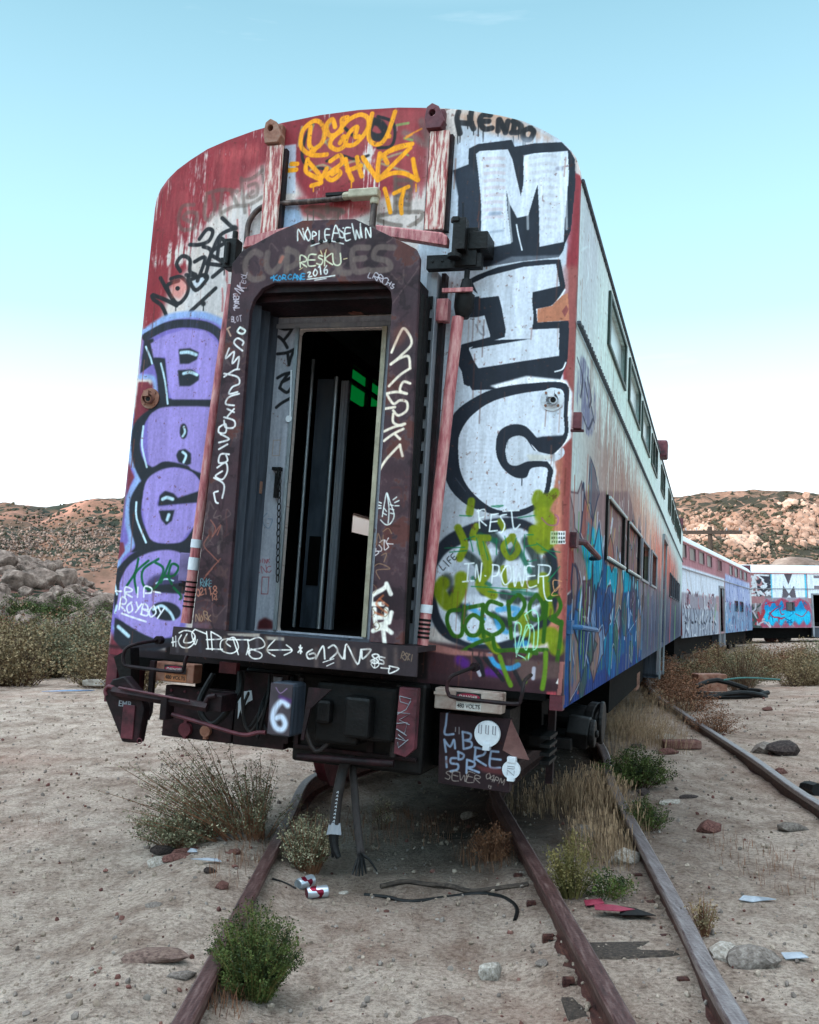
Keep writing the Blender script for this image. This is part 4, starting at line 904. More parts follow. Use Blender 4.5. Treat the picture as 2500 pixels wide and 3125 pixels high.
('s',(120,100,84),52,13,100,0,0,[729,1220,736,1257]),
('s',(120,100,84),52,13,100,0,1,[743,1254,729,1239,740,1222]),
('s',(120,100,84),52,13,100,0,0,[752,1215,756,1252]),
('s',(232,230,226),54,14,100,0,1,[216,1166,282,1192]),
('s',(232,230,226),54,13,100,0,1,[241,1147,284,1169]),
('s',(110,92,86),261,174,45,0,1,[165,1235,177,1142]),
('s',(110,92,86),258,172,45,0,1,[301,1246,313,1153]),
('s',(110,92,86),256,171,45,0,1,[401,1253,413,1161]),
('s',(110,92,86),255,170,45,0,1,[490,1260,501,1168]),
('s',(110,92,86),253,168,45,0,1,[588,1268,599,1176]),
('s',(110,92,86),251,168,45,0,1,[653,1273,664,1182]),
],
'panel':[
('s',(140,158,184),137,41,100,0,1,[874,910,871,836,868,775,921,780]),
('s',(140,158,184),137,41,100,0,1,[867,741,881,672]),
('s',(140,158,184),137,41,100,0,1,[867,741,904,705,926,747,936,698]),
('s',(140,158,184),136,41,100,0,1,[976,799,988,704]),
('s',(140,158,184),136,41,100,0,1,[976,799,1025,791,1023,761,993,751,1031,745,1033,718,989,700]),
('s',(140,158,184),136,41,100,0,1,[958,680,961,637]),
('s',(140,158,184),136,41,100,0,1,[955,680,991,667,985,643,961,636]),
('s',(140,158,184),136,41,100,0,1,[885,642,891,583]),
('s',(140,158,184),136,41,100,0,1,[947,642,915,636,917,609,959,607,958,577,917,562]),
('s',(140,158,184),135,40,100,0,1,[1061,715,1058,641]),
('s',(140,158,184),135,40,100,0,1,[1054,717,1117,707,1111,680,1064,655,1129,619]),
('s',(140,158,184),134,40,100,0,1,[1155,705,1153,615,1215,616]),
('s',(140,158,184),134,40,100,0,1,[1155,705,1199,706]),
('s',(140,158,184),134,40,100,0,1,[1154,662,1215,662]),
('s',(140,158,184),135,41,100,0,1,[1013,636,1014,563]),
('s',(140,158,184),135,40,100,0,1,[1013,640,1059,628,1054,604,1020,594,1090,575]),
('s',(170,160,150),41,10,100,0,1,[924,553,907,561,890,549,915,533,908,514,885,519]),
('s',(170,160,150),41,10,100,0,1,[973,562,933,562,930,512,969,511]),
('s',(170,160,150),41,10,100,0,0,[934,542,964,538]),
('s',(170,160,150),41,10,100,0,1,[974,561,982,517,1001,548,1009,512,1029,557]),
('s',(170,160,150),40,10,100,0,1,[1066,566,1023,570,1016,513,1060,513]),
('s',(170,160,150),40,10,100,0,0,[1020,546,1054,542]),
('s',(170,160,150),40,10,100,0,1,[1062,519,1069,556,1099,551,1092,539,1068,537,1098,514]),
('s',(170,160,150),40,10,100,0,1,[1153,578,1135,565,1140,543,1159,556,1153,577]),
('s',(170,160,150),40,10,100,0,1,[1171,531,1181,568,1157,547,1186,540]),
('s',(170,160,150),40,10,100,0,1,[1182,530,1193,560,1209,553,1203,540,1190,546]),
('s',(170,160,150),40,10,100,0,1,[1211,526,1223,556,1229,530,1246,553,1239,519]),
('s',(170,160,150),33,8,100,0,1,[1152,505,1154,508,1151,493]),
('s',(170,160,150),33,8,100,0,1,[1170,504,1162,505,1162,500,1166,499,1165,491,1158,490]),
('s',(200,200,205),34,9,100,0,1,[932,822,932,795]),
('s',(200,200,205),34,9,100,0,1,[953,824,956,784]),
('f',(112,56,58),0,133,70,0,0,[1060,615,1245,609,1261,572,1110,581]),
],
'door':[
('s',(28,28,32),211,49,100,0,1,[-446,3310,-399,3301,-354,3316]),
('s',(28,28,32),211,49,100,0,1,[-354,3316,-379,3270,-417,3223]),
('s',(28,28,32),211,49,100,0,1,[-453,3252,-417,3223,-384,3176]),
('s',(28,28,32),210,49,100,0,1,[-452,3134,-385,3141,-333,3163]),
('s',(28,28,32),210,48,100,0,1,[-333,3159,-353,3105,-362,3058]),
('s',(28,28,32),210,48,100,0,1,[-376,3129,-363,3066]),
('s',(28,28,32),210,48,100,0,1,[-438,2970,-390,2996,-333,3004]),
('s',(28,28,32),209,48,100,0,1,[-358,3004,-402,2942,-416,2903]),
('s',(28,28,32),209,48,100,0,1,[-402,2942,-338,2973]),
('s',(28,28,32),209,48,100,0,1,[-416,2903,-363,2872,-333,2903]),
('s',(28,28,32),209,48,100,0,1,[-430,2771,-391,2802,-319,2841]),
('s',(150,120,100),32,8,100,0,0,[-432,2551,-380,2553,-382,2448,-432,2447,-432,2551]),
('s',(90,110,130),46,12,100,0,1,[-436,2067,-463,2033,-453,1989,-415,1968,-395,2024,-426,2029]),
('s',(140,70,80),46,12,100,0,1,[-469,1738,-472,1761,-461,1757,-454,1749,-462,1738,-467,1738]),
('s',(140,70,80),46,12,100,0,0,[-442,1741,-441,1767]),
('s',(140,70,80),46,12,100,0,1,[-427,1737,-427,1762,-412,1737,-412,1763]),
('s',(140,70,80),46,11,100,0,0,[-406,1744,-408,1764]),
('s',(140,70,80),46,11,100,0,1,[-392,1767,-403,1757,-393,1743]),
('s',(140,70,80),46,12,100,0,0,[-476,1671,-482,1700]),
('s',(140,70,80),46,12,100,0,1,[-462,1703,-474,1684,-455,1674]),
('s',(140,70,80),46,12,100,0,1,[-438,1670,-449,1716,-407,1677,-417,1725]),
('s',(140,70,80),46,11,100,0,1,[-382,1718,-397,1717,-408,1703,-405,1685,-385,1680,-376,1693]),
('s',(130,60,66),46,11,100,0,0,[-436,1646,-388,1649,-387,1539,-433,1537,-436,1646]),
('f',(70,26,30),0,114,100,0,0,[-436,1361,-396,1386,-340,1368,-330,1314,-443,1306]),
],
'side':[
('f',(118,122,150),0,151,100,80,0,[26,3145,497,3209,1087,3187,1264,2958,959,2759,426,2726,130,2867]),
('s',(60,62,80),130,43,90,0,1,[153,3118,424,3061,352,2917]),
('s',(60,62,80),140,47,90,0,1,[668,3120,916,3043,808,2951]),
('s',(60,62,80),140,47,90,0,1,[516,2824,799,2797,1045,2914]),
('s',(60,62,80),136,45,90,0,1,[556,3060,718,2998]),
('s',(60,62,80),145,48,90,0,1,[943,2979,1124,2912]),
('s',(216,232,238),71,28,90,0,1,[469,3956,136,3798,124,3668,394,3634,609,3613]),
('s',(216,232,238),71,29,90,0,1,[241,3853,528,3812,442,3683]),
('s',(216,232,238),80,32,90,0,1,[1006,3749,1242,3587,1149,3416]),
('s',(216,232,238),73,29,90,0,1,[507,4037,641,3886]),
('s',(205,230,230),113,45,60,0,1,[3530,3959,4491,3997,4963,3836]),
('s',(205,230,230),81,33,60,0,1,[1415,3787,1199,3684]),
('s',(205,230,230),108,43,60,0,1,[3421,3625,4021,3635]),
('f',(126,100,104),0,181,80,0,0,[-43,2260,4387,2823,5548,2575,6240,2083,2406,1959,1364,1687,74,1655]),
('f',(150,66,66),0,55,100,0,0,[42,2023,205,1994,301,1874,310,1703,26,1654]),
('f',(12,156,188),0,155,100,0,0,[351,2107,688,2215,829,2176,1388,2164,1956,2151,2050,1940,4254,1989,6095,1994,6099,1667,1398,1605,877,1892,587,2010]),
('f',(34,84,134),0,131,100,0,0,[-181,1583,137,1615,931,1754,3355,1736,5985,1855,7014,1534,6656,1250,7264,795,1468,900,46,916]),
('f',(40,54,120),0,216,70,0,0,[1398,1077,6374,1214,7458,844,1397,906,46,916,71,1114]),
('f',(60,48,62),0,42,100,0,0,[52,1648,318,1682,440,1642,197,1589,57,1593]),
('s',(84,60,72),216,36,85,0,1,[364,1849,618,1773,487,1665]),
('s',(84,60,72),163,41,85,0,1,[1363,2044,1183,1958,1561,1930]),
('s',(84,60,72),223,43,85,0,1,[1883,1931,1702,1782,1605,1641]),
('s',(84,60,72),160,44,85,0,1,[2065,1904,1982,1702]),
('s',(84,60,72),154,48,85,0,1,[2759,2057,2722,1917]),
('s',(84,60,72),237,54,85,0,1,[3485,1953,3839,1748,3813,1549]),
('s',(84,60,72),189,59,85,0,1,[4787,2112,4668,1768]),
('s',(84,60,72),333,49,85,0,1,[2492,1772,2954,1645,2925,1485]),
('s',(84,60,72),314,44,85,0,1,[1725,1540,1930,1434,1698,1419]),
('s',(84,60,72),117,37,85,0,1,[166,1533,359,1569,761,1551,1052,1442]),
('s',(84,60,72),98,35,85,0,1,[122,1519,196,1450,360,1420]),
('s',(84,60,72),184,58,85,0,1,[4061,1572,4527,1481]),
('s',(84,60,72),171,61,85,0,1,[4559,1422,5227,1329]),
('s',(196,204,222),60,26,90,0,1,[1737,1888,1570,1726,1343,1563,1776,1418,2186,1231]),
('s',(196,204,222),64,24,90,0,1,[895,1521,1118,1442,1496,1363]),
('s',(196,204,222),32,24,90,0,1,[1112,1458,1030,1169]),
('s',(196,204,222),59,22,90,0,1,[601,1817,752,1732]),
('s',(196,204,222),75,28,90,0,1,[2151,2111,2483,2001,2932,1917]),
('s',(196,204,222),113,34,90,0,1,[3953,1527,4262,1447]),
('s',(196,204,222),100,37,90,0,1,[5087,1579,5272,1543]),
('s',(196,204,222),89,38,90,0,1,[4603,1339,5185,1405,6379,1532]),
('s',(196,204,222),70,30,90,0,1,[2826,1475,2972,1385]),
('s',(196,204,222),99,25,90,0,1,[1557,2308,1446,2025]),
('s',(196,204,222),112,34,90,0,1,[4051,2367,4400,2255,4333,2110]),
('s',(196,204,222),248,29,90,0,1,[2816,2382,2669,2248]),
('s',(196,204,222),217,36,90,0,1,[5277,2421,4902,2192]),
('s',(196,204,222),160,34,90,0,1,[4668,2323,4218,2057]),
('s',(104,150,60),113,28,80,0,1,[305,1717,325,1590,377,1520]),
('s',(104,150,60),104,30,80,0,1,[696,1723,674,1625,657,1513]),
('s',(104,150,60),52,30,80,0,1,[527,1556,638,1409,679,1223,694,1030]),
('s',(104,150,60),86,29,80,0,1,[413,1419,322,1238,284,1059]),
('s',(104,150,60),187,37,80,0,1,[2331,1711,2466,1619]),
('s',(104,150,60),74,37,80,0,1,[2423,1922,2364,1843,2423,1713,2245,1496]),
('s',(104,150,60),96,32,80,0,1,[1130,1665,1154,1553]),
('s',(104,150,60),130,33,80,0,1,[1149,1362,1114,1283,1481,1222]),
('s',(104,150,60),75,33,80,0,1,[1331,1244,1362,1079]),
('s',(104,150,60),85,34,80,0,1,[1489,1380,1580,1067]),
('s',(104,150,60),88,35,80,0,1,[1787,1392,1829,1104]),
('s',(104,150,60),83,37,80,0,1,[2134,1351,2155,1105]),
('s',(104,150,60),87,39,80,0,1,[2578,1371,2509,1107]),
('s',(104,150,60),91,41,80,0,1,[2943,1226,2970,1055]),
('s',(104,150,60),105,42,80,0,1,[3425,1357,3039,1243,3433,1105]),
('s',(104,150,60),89,45,80,0,1,[3920,1338,3795,1090]),
('s',(104,150,60),112,32,80,0,1,[1197,2097,1309,1999]),
('s',(104,150,60),97,32,80,0,1,[1331,2300,1481,2121]),
('s',(104,150,60),103,29,80,0,1,[734,2259,668,2031]),
('s',(190,150,110),127,40,80,0,1,[1182,2309,1351,2252]),
('s',(190,150,110),92,38,80,0,1,[973,2309,1013,2210]),
('s',(190,150,110),216,49,80,0,1,[3070,2314,2919,2168]),
('s',(190,150,110),131,47,80,0,1,[2579,2221,2544,2082]),
('s',(190,150,110),137,34,80,0,1,[142,2024,268,1964,176,1929]),
('f',(190,150,60),0,31,100,0,0,[851,1314,851,1306,845,1298,834,1293,819,1289,800,1288,781,1290,763,1295,748,1301,737,1309,730,1318,730,1326,736,1333,747,1339,762,1342,780,1343,799,1342,817,1337,833,1331,845,1323]),
('f',(150,70,72),0,39,100,0,0,[670,1017,808,1112,1050,1035,1027,1013]),
('s',(110,150,100),288,173,60,0,1,[6829,1821,6835,1132]),
('s',(110,150,100),320,192,60,0,1,[8277,1857,8275,1090]),
('s',(110,150,100),395,237,60,0,1,[11585,1938,11562,993]),
],
}
# ------------------------------------------------------------------ materials
def newmat(name,rough=.6,metal=0,spec=.4):
    m=bpy.data.materials.new(name); m.use_nodes=True; b=m.node_tree.nodes['Principled BSDF']
    b.inputs['Roughness'].default_value=rough; b.inputs['Metallic'].default_value=metal; b.inputs['Specular IOR Level'].default_value=spec
    return m,m.node_tree.nodes,m.node_tree.links,b
def bump(n,l,b,src,st=.3,dist=.01):
    bp=n.new('ShaderNodeBump'); bp.inputs['Strength'].default_value=st; bp.inputs['Distance'].default_value=dist; l.new(src,bp.inputs['Height']); l.new(bp.outputs[0],b.inputs['Normal'])
def noisemat(name,cols,scale=5,detail=8,rough=.7,metal=0,stretch=(1,1,1),bst=.3,bd=.01,rot=.5,pos=None,spec=.4,bscale=None,voro=0):
    m,n,l,b=newmat(name,rough,metal,spec)
    t=n.new('ShaderNodeTexCoord'); mp=n.new('ShaderNodeMapping'); mp.inputs['Scale'].default_value=stretch; l.new(t.outputs['Object'],mp.inputs[0])
    nz=n.new('ShaderNodeTexNoise'); nz.inputs['Scale'].default_value=scale; nz.inputs['Detail'].default_value=detail; nz.inputs['Roughness'].default_value=.65; l.new(mp.outputs[0],nz.inputs['Vector'])
    r=n.new('ShaderNodeValToRGB'); l.new(nz.outputs['Fac'],r.inputs[0]); k=len(cols)
    ps=pos or [.32+.36*i/max(1,k-1) for i in range(k)]
    r.color_ramp.elements[0].position=ps[0];r.color_ramp.elements[0].color=(*lin(cols[0]),1)
    r.color_ramp.elements[1].position=ps[-1];r.color_ramp.elements[1].color=(*lin(cols[-1]),1)
    for i in range(1,k-1): e=r.color_ramp.elements.new(ps[i]); e.color=(*lin(cols[i]),1)
    l.new(r.outputs[0],b.inputs['Base Color'])
    n2=n.new('ShaderNodeTexNoise'); n2.inputs['Scale'].default_value=bscale or scale*6; n2.inputs['Detail'].default_value=6; l.new(t.outputs['Object'],n2.inputs['Vector'])
    rg=n.new('ShaderNodeMapRange'); rg.inputs['To Min'].default_value=max(.05,rough-.18); rg.inputs['To Max'].default_value=min(1,rough+.18); l.new(n2.outputs['Fac'],rg.inputs[0]); l.new(rg.outputs[0],b.inputs['Roughness'])
    bump(n,l,b,n2.outputs['Fac'],bst,bd); return m
def paintmat(name,img,rough=.5,spec=.22):
    m,n,l,b=newmat(name,rough,0,spec)
    ti=n.new('ShaderNodeTexImage'); ti.image=img; ti.interpolation='Cubic'; uv=n.new('ShaderNodeUVMap'); l.new(uv.outputs[0],ti.inputs[0])
    t=n.new('ShaderNodeTexCoord'); nz=n.new('ShaderNodeTexNoise'); nz.inputs['Scale'].default_value=9; nz.inputs['Detail'].default_value=9; l.new(t.outputs['Object'],nz.inputs['Vector'])
    rg=n.new('ShaderNodeMapRange'); rg.inputs['To Min'].default_value=rough-.15; rg.inputs['To Max'].default_value=rough+.3; l.new(nz.outputs['Fac'],rg.inputs[0]); l.new(rg.outputs[0],b.inputs['Roughness'])
    l.new(ti.outputs[0],b.inputs['Base Color'])
    # sheet metal: slow dents + fine peel
    n3=n.new('ShaderNodeTexNoise'); n3.inputs['Scale'].default_value=2.1; n3.inputs['Detail'].default_value=2; l.new(t.outputs['Object'],n3.inputs['Vector'])
    ad=n.new('ShaderNodeMath'); ad.operation='MULTIPLY_ADD'; ad.inputs[1].default_value=.06; l.new(nz.outputs['Fac'],ad.inputs[0]); l.new(n3.outputs['Fac'],ad.inputs[2])
    bump(n,l,b,ad.outputs[0],.5,.03); return m
M={}
M['maroon']=noisemat('maroon_steel',[(40,18,24),(84,34,44),(110,56,62)],6,rough=.55)
M['darkmaroon']=noisemat('dark_maroon_steel',[(8,5,7),(26,12,16),(52,26,31)],7,rough=.6,spec=.25)
M['black']=noisemat('greasy_black_steel',[(2,2,3),(7,7,8),(22,19,20)],8,rough=.55,spec=.25)
M['void']=noisemat('near_black_surface',[(2,2,2),(6,6,6),(13,12,12)],4,rough=.9,spec=.1)  # near-black base for underframe, floors and inner walls
M['pinkpipe']=noisemat('faded_red_pipe',[(92,40,46),(168,92,96),(206,160,154)],5,stretch=(6,6,1.2),rough=.5,pos=[.3,.45,.7])
M['peel']=noisemat('peeling_red_paint',[(124,44,50),(176,96,92),(222,204,192)],9,stretch=(7,7,.7),rough=.6,pos=[.36,.47,.56])
M['grey']=noisemat('grey_paint',[(104,108,116),(134,138,146),(150,150,152)],4,stretch=(3,3,.6),rough=.5)
M['darkgrey']=noisemat('dark_grey_rubber',[(30,34,42),(52,60,72),(70,76,86)],5,stretch=(5,5,.4),rough=.6)
M['bonebox']=noisemat('dirty_cream_paint',[(96,60,54),(150,132,122),(176,164,154)],7,rough=.6,pos=[.3,.45,.65])
M['rustbox']=noisemat('orange_rusty_paint',[(90,44,34),(140,96,78),(150,120,104)],8,rough=.7)
M['alu']=noisemat('dull_aluminium',[(120,128,134),(166,176,182)],12,stretch=(1,1,.1),rough=.35,metal=.6)
M['white']=noisemat('chipped_white_paint',[(150,156,164),(196,204,212),(214,220,226)],8,rough=.45,pos=[.3,.42,.6])
M['cream']=noisemat('cream_trim',[(140,132,112),(196,188,164)],8,rough=.5)
M['pipebrown']=noisemat('brown_painted_pipe',[(34,26,26),(72,56,52),(120,104,96)],7,stretch=(4,4,1),rough=.5)
M['rail']=noisemat('rusty_rail',[(40,24,22),(72,42,38),(104,70,60)],10,stretch=(6,.8,6),rough=.55,metal=.25)
M['railred']=noisemat('rust_red_rail_head',[(44,27,26),(74,48,46),(106,84,80)],8,stretch=(8,.6,8),rough=.5,metal=.2)
M['railtop']=noisemat('weathered_rail_head',[(78,60,58),(112,98,98),(144,134,132)],8,stretch=(8,.6,8),rough=.34,metal=.35)
M['tie']=noisemat('rotten_sleeper_wood',[(26,22,20),(58,48,42),(92,80,70)],8,stretch=(1,8,8),rough=.9,bst=.8)
M['rubber']=noisemat('old_rubber_hose',[(20,17,17),(52,44,43)],9,rough=.7)
M['green']=None
m,n,l,b=newmat('green_tinted_pane',.25); b.inputs['Base Color'].default_value=(.0,.085,.012,1); b.inputs['Transmission Weight'].default_value=1.0; b.inputs['IOR'].default_value=1.02; M['green']=m
m,n,l,b=newmat('window_glass',.12,0,.6); b.inputs['Base Color'].default_value=(.03,.04,.045,1); M['glass']=m
m,n,l,b=newmat('pale_window_glass',.25,0,.5); b.inputs['Base Color'].default_value=(.55,.66,.66,1); M['paleglass']=m  # pale glossy base colour
# ------------------------------------------------------------------ terrain
def ss(a,b,x):
    t=np.clip((x-a)/(b-a),0,1); return t*t*(3-2*t)
GN=np.random.RandomState(11).rand(8,64,64)
def vn(x,y,k=0):
    xi=np.floor(x).astype(int);yi=np.floor(y).astype(int);fx=x-xi;fy=y-yi;fx=fx*fx*(3-2*fx);fy=fy*fy*(3-2*fy);g=GN[k%8]
    a=g[xi%64,yi%64];b_=g[(xi+1)%64,yi%64];c=g[xi%64,(yi+1)%64];d=g[(xi+1)%64,(yi+1)%64]
    return (a*(1-fx)+b_*fx)*(1-fy)+(c*(1-fx)+d*fx)*fy
def fb(x,y,o=5,g=.5):
    r=0;a=1;t=0
    for i in range(o): r=r+a*vn(x*2**i+i*7.3,y*2**i+i*3.1,i);t+=a;a*=g
    return r/t
def trackx(y): return np.interp(y,[-5,3.5,6,8.4,9.4,10.9,14,18,22,27,33,43,56],[0,-.02,-.06,-.09,.12,.65,1.6,2.95,4.2,5.7,7.9,12.4,18.5])
def gh(x,y):
    x=np.asarray(x,float);y=np.asarray(y,float)
    h=-.13+.05*(fb(x*.5,y*.5,4)-.5)+.05*(fb(x*2.3+9,y*2.3,4,.6)-.5)+.034*(fb(x*6,y*6,4,.6)-.5)
    tx=trackx(y); d=np.abs(x-tx)
    h=h-.06*(1-ss(.45,.8,d))*ss(2.,5.,y)-.05*(1-ss(1.2,2.4,d))*ss(7,9,y)
    h=h+.10*np.exp(-((x+1.15)/.35)**2)*ss(1.5,3.5,y)*(1-ss(6,9,y))          # sand banked on the left rail
    h=h+.10*ss(2,9,-x)*1.0
    h=h+.35*np.exp(-((x-9.5)/3.0)**2-((y-13)/5.5)**2)+.28*np.exp(-((x-14)/5)**2-((y-24)/6)**2)
    rad=np.hypot(x,y); h=h+ss(45,120,rad)*2.0*(fb(x*.02,y*.02,3)) 
    # unseen ridge added behind-left to block the low sun from the yard
    px,py=x-56*-1,y+42; dist=(x+56)*-.8+(y+42)*-.6; al=(x+56)*.6+(y+42)*-.8
    h=h+31*np.exp(-(np.maximum(0,np.abs(dist-6)-4)/20)**2)*(1-ss(150,230,np.abs(al)))*(.9+.25*fb(x*.03,y*.03,4))
    return h
def grid(name,xs,ys,fn,mat):
    X,Y=np.meshgrid(xs,ys); Z=fn(X,Y); nx,ny=len(xs),len(ys)
    co_=np.stack([X,Y,Z],-1).reshape(-1,3); i=np.arange((ny-1)*(nx-1)); r=i//(nx-1);c=i%(nx-1);a=r*nx+c
    q=np.stack([a,a+1,a+nx+1,a+nx],1)
    me=bpy.data.meshes.new(name); me.vertices.add(len(co_)); me.vertices.foreach_set('co',co_.ravel().astype(np.float32))
    me.loops.add(q.size); me.loops.foreach_set('vertex_index',q.ravel().astype(np.int32)); me.polygons.add(len(q)); me.polygons.foreach_set('loop_start',(np.arange(len(q))*4).astype(np.int32)); me.update(calc_edges=True); me.validate()
    me.polygons.foreach_set('use_smooth',[True]*len(q)); me.materials.append(mat)
    o=bpy.data.objects.new(name,me); COL.objects.link(o); return o
def warp(a,lo,hi,n,c):
    t=np.linspace(-1,1,n); s=np.sinh(t*a)/np.sinh(a); return np.where(s<0,c+s*(c-lo),c+s*(hi-c))
def groundmat():
    m,n,l,b=newmat('desert_sand',.95,0,.15); t=n.new('ShaderNodeTexCoord')
    def nz(s,d=6,r=.6,sc=(1,1,1)):
        mp=n.new('ShaderNodeMapping'); mp.inputs['Scale'].default_value=sc; l.new(t.outputs['Object'],mp.inputs[0])
        q=n.new('ShaderNodeTexNoise'); q.inputs['Scale'].default_value=s; q.inputs['Detail'].default_value=d; q.inputs['Roughness'].default_value=r; l.new(mp.outputs[0],q.inputs['Vector']); return q.outputs['Fac']
    def ramp(src,a,c0,b_,c1):
        r=n.new('ShaderNodeValToRGB'); l.new(src,r.inputs[0]); r.color_ramp.elements[0].position=a; r.color_ramp.elements[0].color=(*lin(c0),1); r.color_ramp.elements[1].position=b_; r.color_ramp.elements[1].color=(*lin(c1),1); return r.outputs[0]
    def mix(f,A,B,mode='MIX'):
        q=n.new('ShaderNodeMix'); q.data_type='RGBA'; q.blend_type=mode
        if isinstance(f,float): q.inputs['Factor'].default_value=f
        else: l.new(f,q.inputs['Factor'])
        l.new(A,q.inputs['A']); l.new(B,q.inputs['B']); return q.outputs['Result']
    base=ramp(nz(.9,8),.3,(192,172,158),.72,(232,214,201))
    fine=ramp(nz(38,8,.75),.34,(128,112,104),.56,(255,252,248)); c=mix(.8,base,fine,'MULTIPLY')
    grit=ramp(nz(150,3,.8),.36,(132,116,108),.44,(255,255,255)); c=mix(.65,c,grit,'MULTIPLY')
    mid=ramp(nz(5.5,7,.7,(1,.55,1)),.34,(166,150,142),.58,(255,255,255)); c=mix(.75,c,mid,'MULTIPLY')
    red=n.new('ShaderNodeMapRange'); red.inputs['From Min'].default_value=.52; red.inputs['From Max'].default_value=.72; red.inputs['To Max'].default_value=.35; l.new(nz(.35,5),red.inputs[0])
    rc=n.new('ShaderNodeRGB'); rc.outputs[0].default_value=(*lin((166,112,94)),1); c=mix(red.outputs[0],c,rc.outputs[0])
    # shade under the train put into the ground colour
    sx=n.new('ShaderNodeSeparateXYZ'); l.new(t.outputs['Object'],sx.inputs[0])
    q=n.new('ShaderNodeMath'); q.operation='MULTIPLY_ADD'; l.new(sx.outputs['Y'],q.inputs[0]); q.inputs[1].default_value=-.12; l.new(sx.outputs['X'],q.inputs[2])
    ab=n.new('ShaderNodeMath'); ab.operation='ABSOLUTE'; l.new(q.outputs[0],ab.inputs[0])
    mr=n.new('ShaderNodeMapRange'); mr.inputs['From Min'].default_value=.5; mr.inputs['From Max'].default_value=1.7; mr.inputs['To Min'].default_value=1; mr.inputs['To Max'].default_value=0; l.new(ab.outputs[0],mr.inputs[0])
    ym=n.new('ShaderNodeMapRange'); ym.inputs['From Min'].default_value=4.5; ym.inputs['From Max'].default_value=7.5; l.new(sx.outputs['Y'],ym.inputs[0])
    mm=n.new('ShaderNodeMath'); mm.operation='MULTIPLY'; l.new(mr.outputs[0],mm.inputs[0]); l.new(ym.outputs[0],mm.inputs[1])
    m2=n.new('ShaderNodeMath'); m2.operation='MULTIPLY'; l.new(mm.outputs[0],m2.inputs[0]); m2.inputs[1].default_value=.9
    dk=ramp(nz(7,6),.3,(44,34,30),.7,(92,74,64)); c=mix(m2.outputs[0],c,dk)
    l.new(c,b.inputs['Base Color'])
    n1=nz(16,9,.72);n2=nz(90,4,.7); ad=n.new('ShaderNodeMath'); ad.operation='MULTIPLY_ADD'; l.new(n2,ad.inputs[0]); ad.inputs[1].default_value=.35; l.new(n1,ad.inputs[2])
    bump(n,l,b,ad.outputs[0],1.0,.06); return m
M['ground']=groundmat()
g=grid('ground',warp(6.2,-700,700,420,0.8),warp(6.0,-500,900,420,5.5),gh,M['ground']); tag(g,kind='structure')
# ---- hills, polar grids
def hillmat(name,cols,scale,spot,scol):
    m=noisemat(name,cols,scale,8,.95,pos=[.35,.5,.62][:len(cols)] if len(cols)==3 else None,bst=1,bd=.6,spec=.1)
    n=m.node_tree.nodes;l=m.node_tree.links;b=n['Principled BSDF']; src=b.inputs['Base Color'].links[0].from_socket
    t=n.new('ShaderNodeTexCoord'); v=n.new('ShaderNodeTexVoronoi'); v.inputs['Scale'].default_value=spot; l.new(t.outputs['Object'],v.inputs['Vector'])
    nn=n.new('ShaderNodeTexNoise'); nn.inputs['Scale'].default_value=.035; nn.inputs['Detail'].default_value=5; l.new(t.outputs['Object'],nn.inputs['Vector'])
    th=n.new('ShaderNodeMath'); th.operation='MULTIPLY_ADD'; l.new(nn.outputs['Fac'],th.inputs[0]); th.inputs[1].default_value=1.7; th.inputs[2].default_value=-.42
    lt=n.new('ShaderNodeMath'); lt.operation='LESS_THAN'; l.new(v.outputs['Distance'],lt.inputs[0]); l.new(th.outputs[0],lt.inputs[1])
    q=n.new('ShaderNodeMix'); q.data_type='RGBA'; l.new(lt.outputs[0],q.inputs['Factor']); l.new(src,q.inputs['A']); q.inputs['B'].default_value=(*lin(scol),1); l.new(q.outputs['Result'],b.inputs['Base Color']); return m
M['hillr']=hillmat('sunny_scrub_hillside',[(84,70,58),(126,96,80),(164,126,108)],.12,.55,(58,54,44))
M['hilll']=hillmat('green_scrub_hillside',[(50,54,44),(112,84,70),(158,114,98)],.05,.5,(46,50,42))
def crestz(az):   # apparent skyline above the horizon, as tan(elevation)
    return np.interp(az,[-.9,-.6,-.427,-.38,-.33,-.27,-.2,0,.2,.28,.33,.37,.427,.55,.9],[.10,.09,.1125,.1095,.1205,.1225,.127,.13,.128,.1237,.1277,.1265,.1215,.11,.09])
def hillh(az,r):
    az=np.asarray(az,float); r=np.asarray(r,float)
    x=r*np.sin(np.arctan(az));y=r*np.cos(np.arctan(az))
    c=crestz(az)*290*np.interp(az,CAZ,CFX)+1.4
    p=ss(85,285,r)**.9; p=np.where(r>290,1-.25*ss(290,420,r),p)
    nz_=fb(x*.018,y*.018,6,.55)-.5; rough=fb(x*.09+3,y*.09,4,.6)-.5
    env=np.sin(np.clip(p,0,1)*math.pi)
    return -.6+c*p*(1)+nz_*26*env+rough*3.2*np.clip(p*1.6,0,1)
def polar(name,a0,a1,na,r0,r1,nr,fn,mat):
    az=np.linspace(a0,a1,na);r=np.linspace(r0,r1,nr)
    A,RR=np.meshgrid(az,r); Z=fn(A,RR); th=np.arctan(A); X=RR*np.sin(th);Y=RR*np.cos(th)
    o=grid(name,np.arange(na,dtype=float),np.arange(nr,dtype=float),lambda x,y:Z,mat)
    o.data.vertices.foreach_set('co',np.stack([X,Y,Z],-1).reshape(-1).astype(np.float32)); o.data.update(); return o
CAZ=np.linspace(-.9,.9,181); CFX=np.ones(181)
for _ in range(5):
    A_,R_=np.meshgrid(CAZ,np.arange(90,420,4.0)); E_=((hillh(A_,R_)-1.4)/R_).max(0); CFX=CFX*np.clip((crestz(CAZ)-.001)/np.maximum(E_,.01),.5,1.5)
h1=polar('hills',-.9,-.02,230,80,420,190,hillh,M['hilll']); tag(h1,kind='structure')
h2=polar('hills',-.02,.9,260,80,420,200,hillh,M['hillr']); tag(h2,kind='structure')
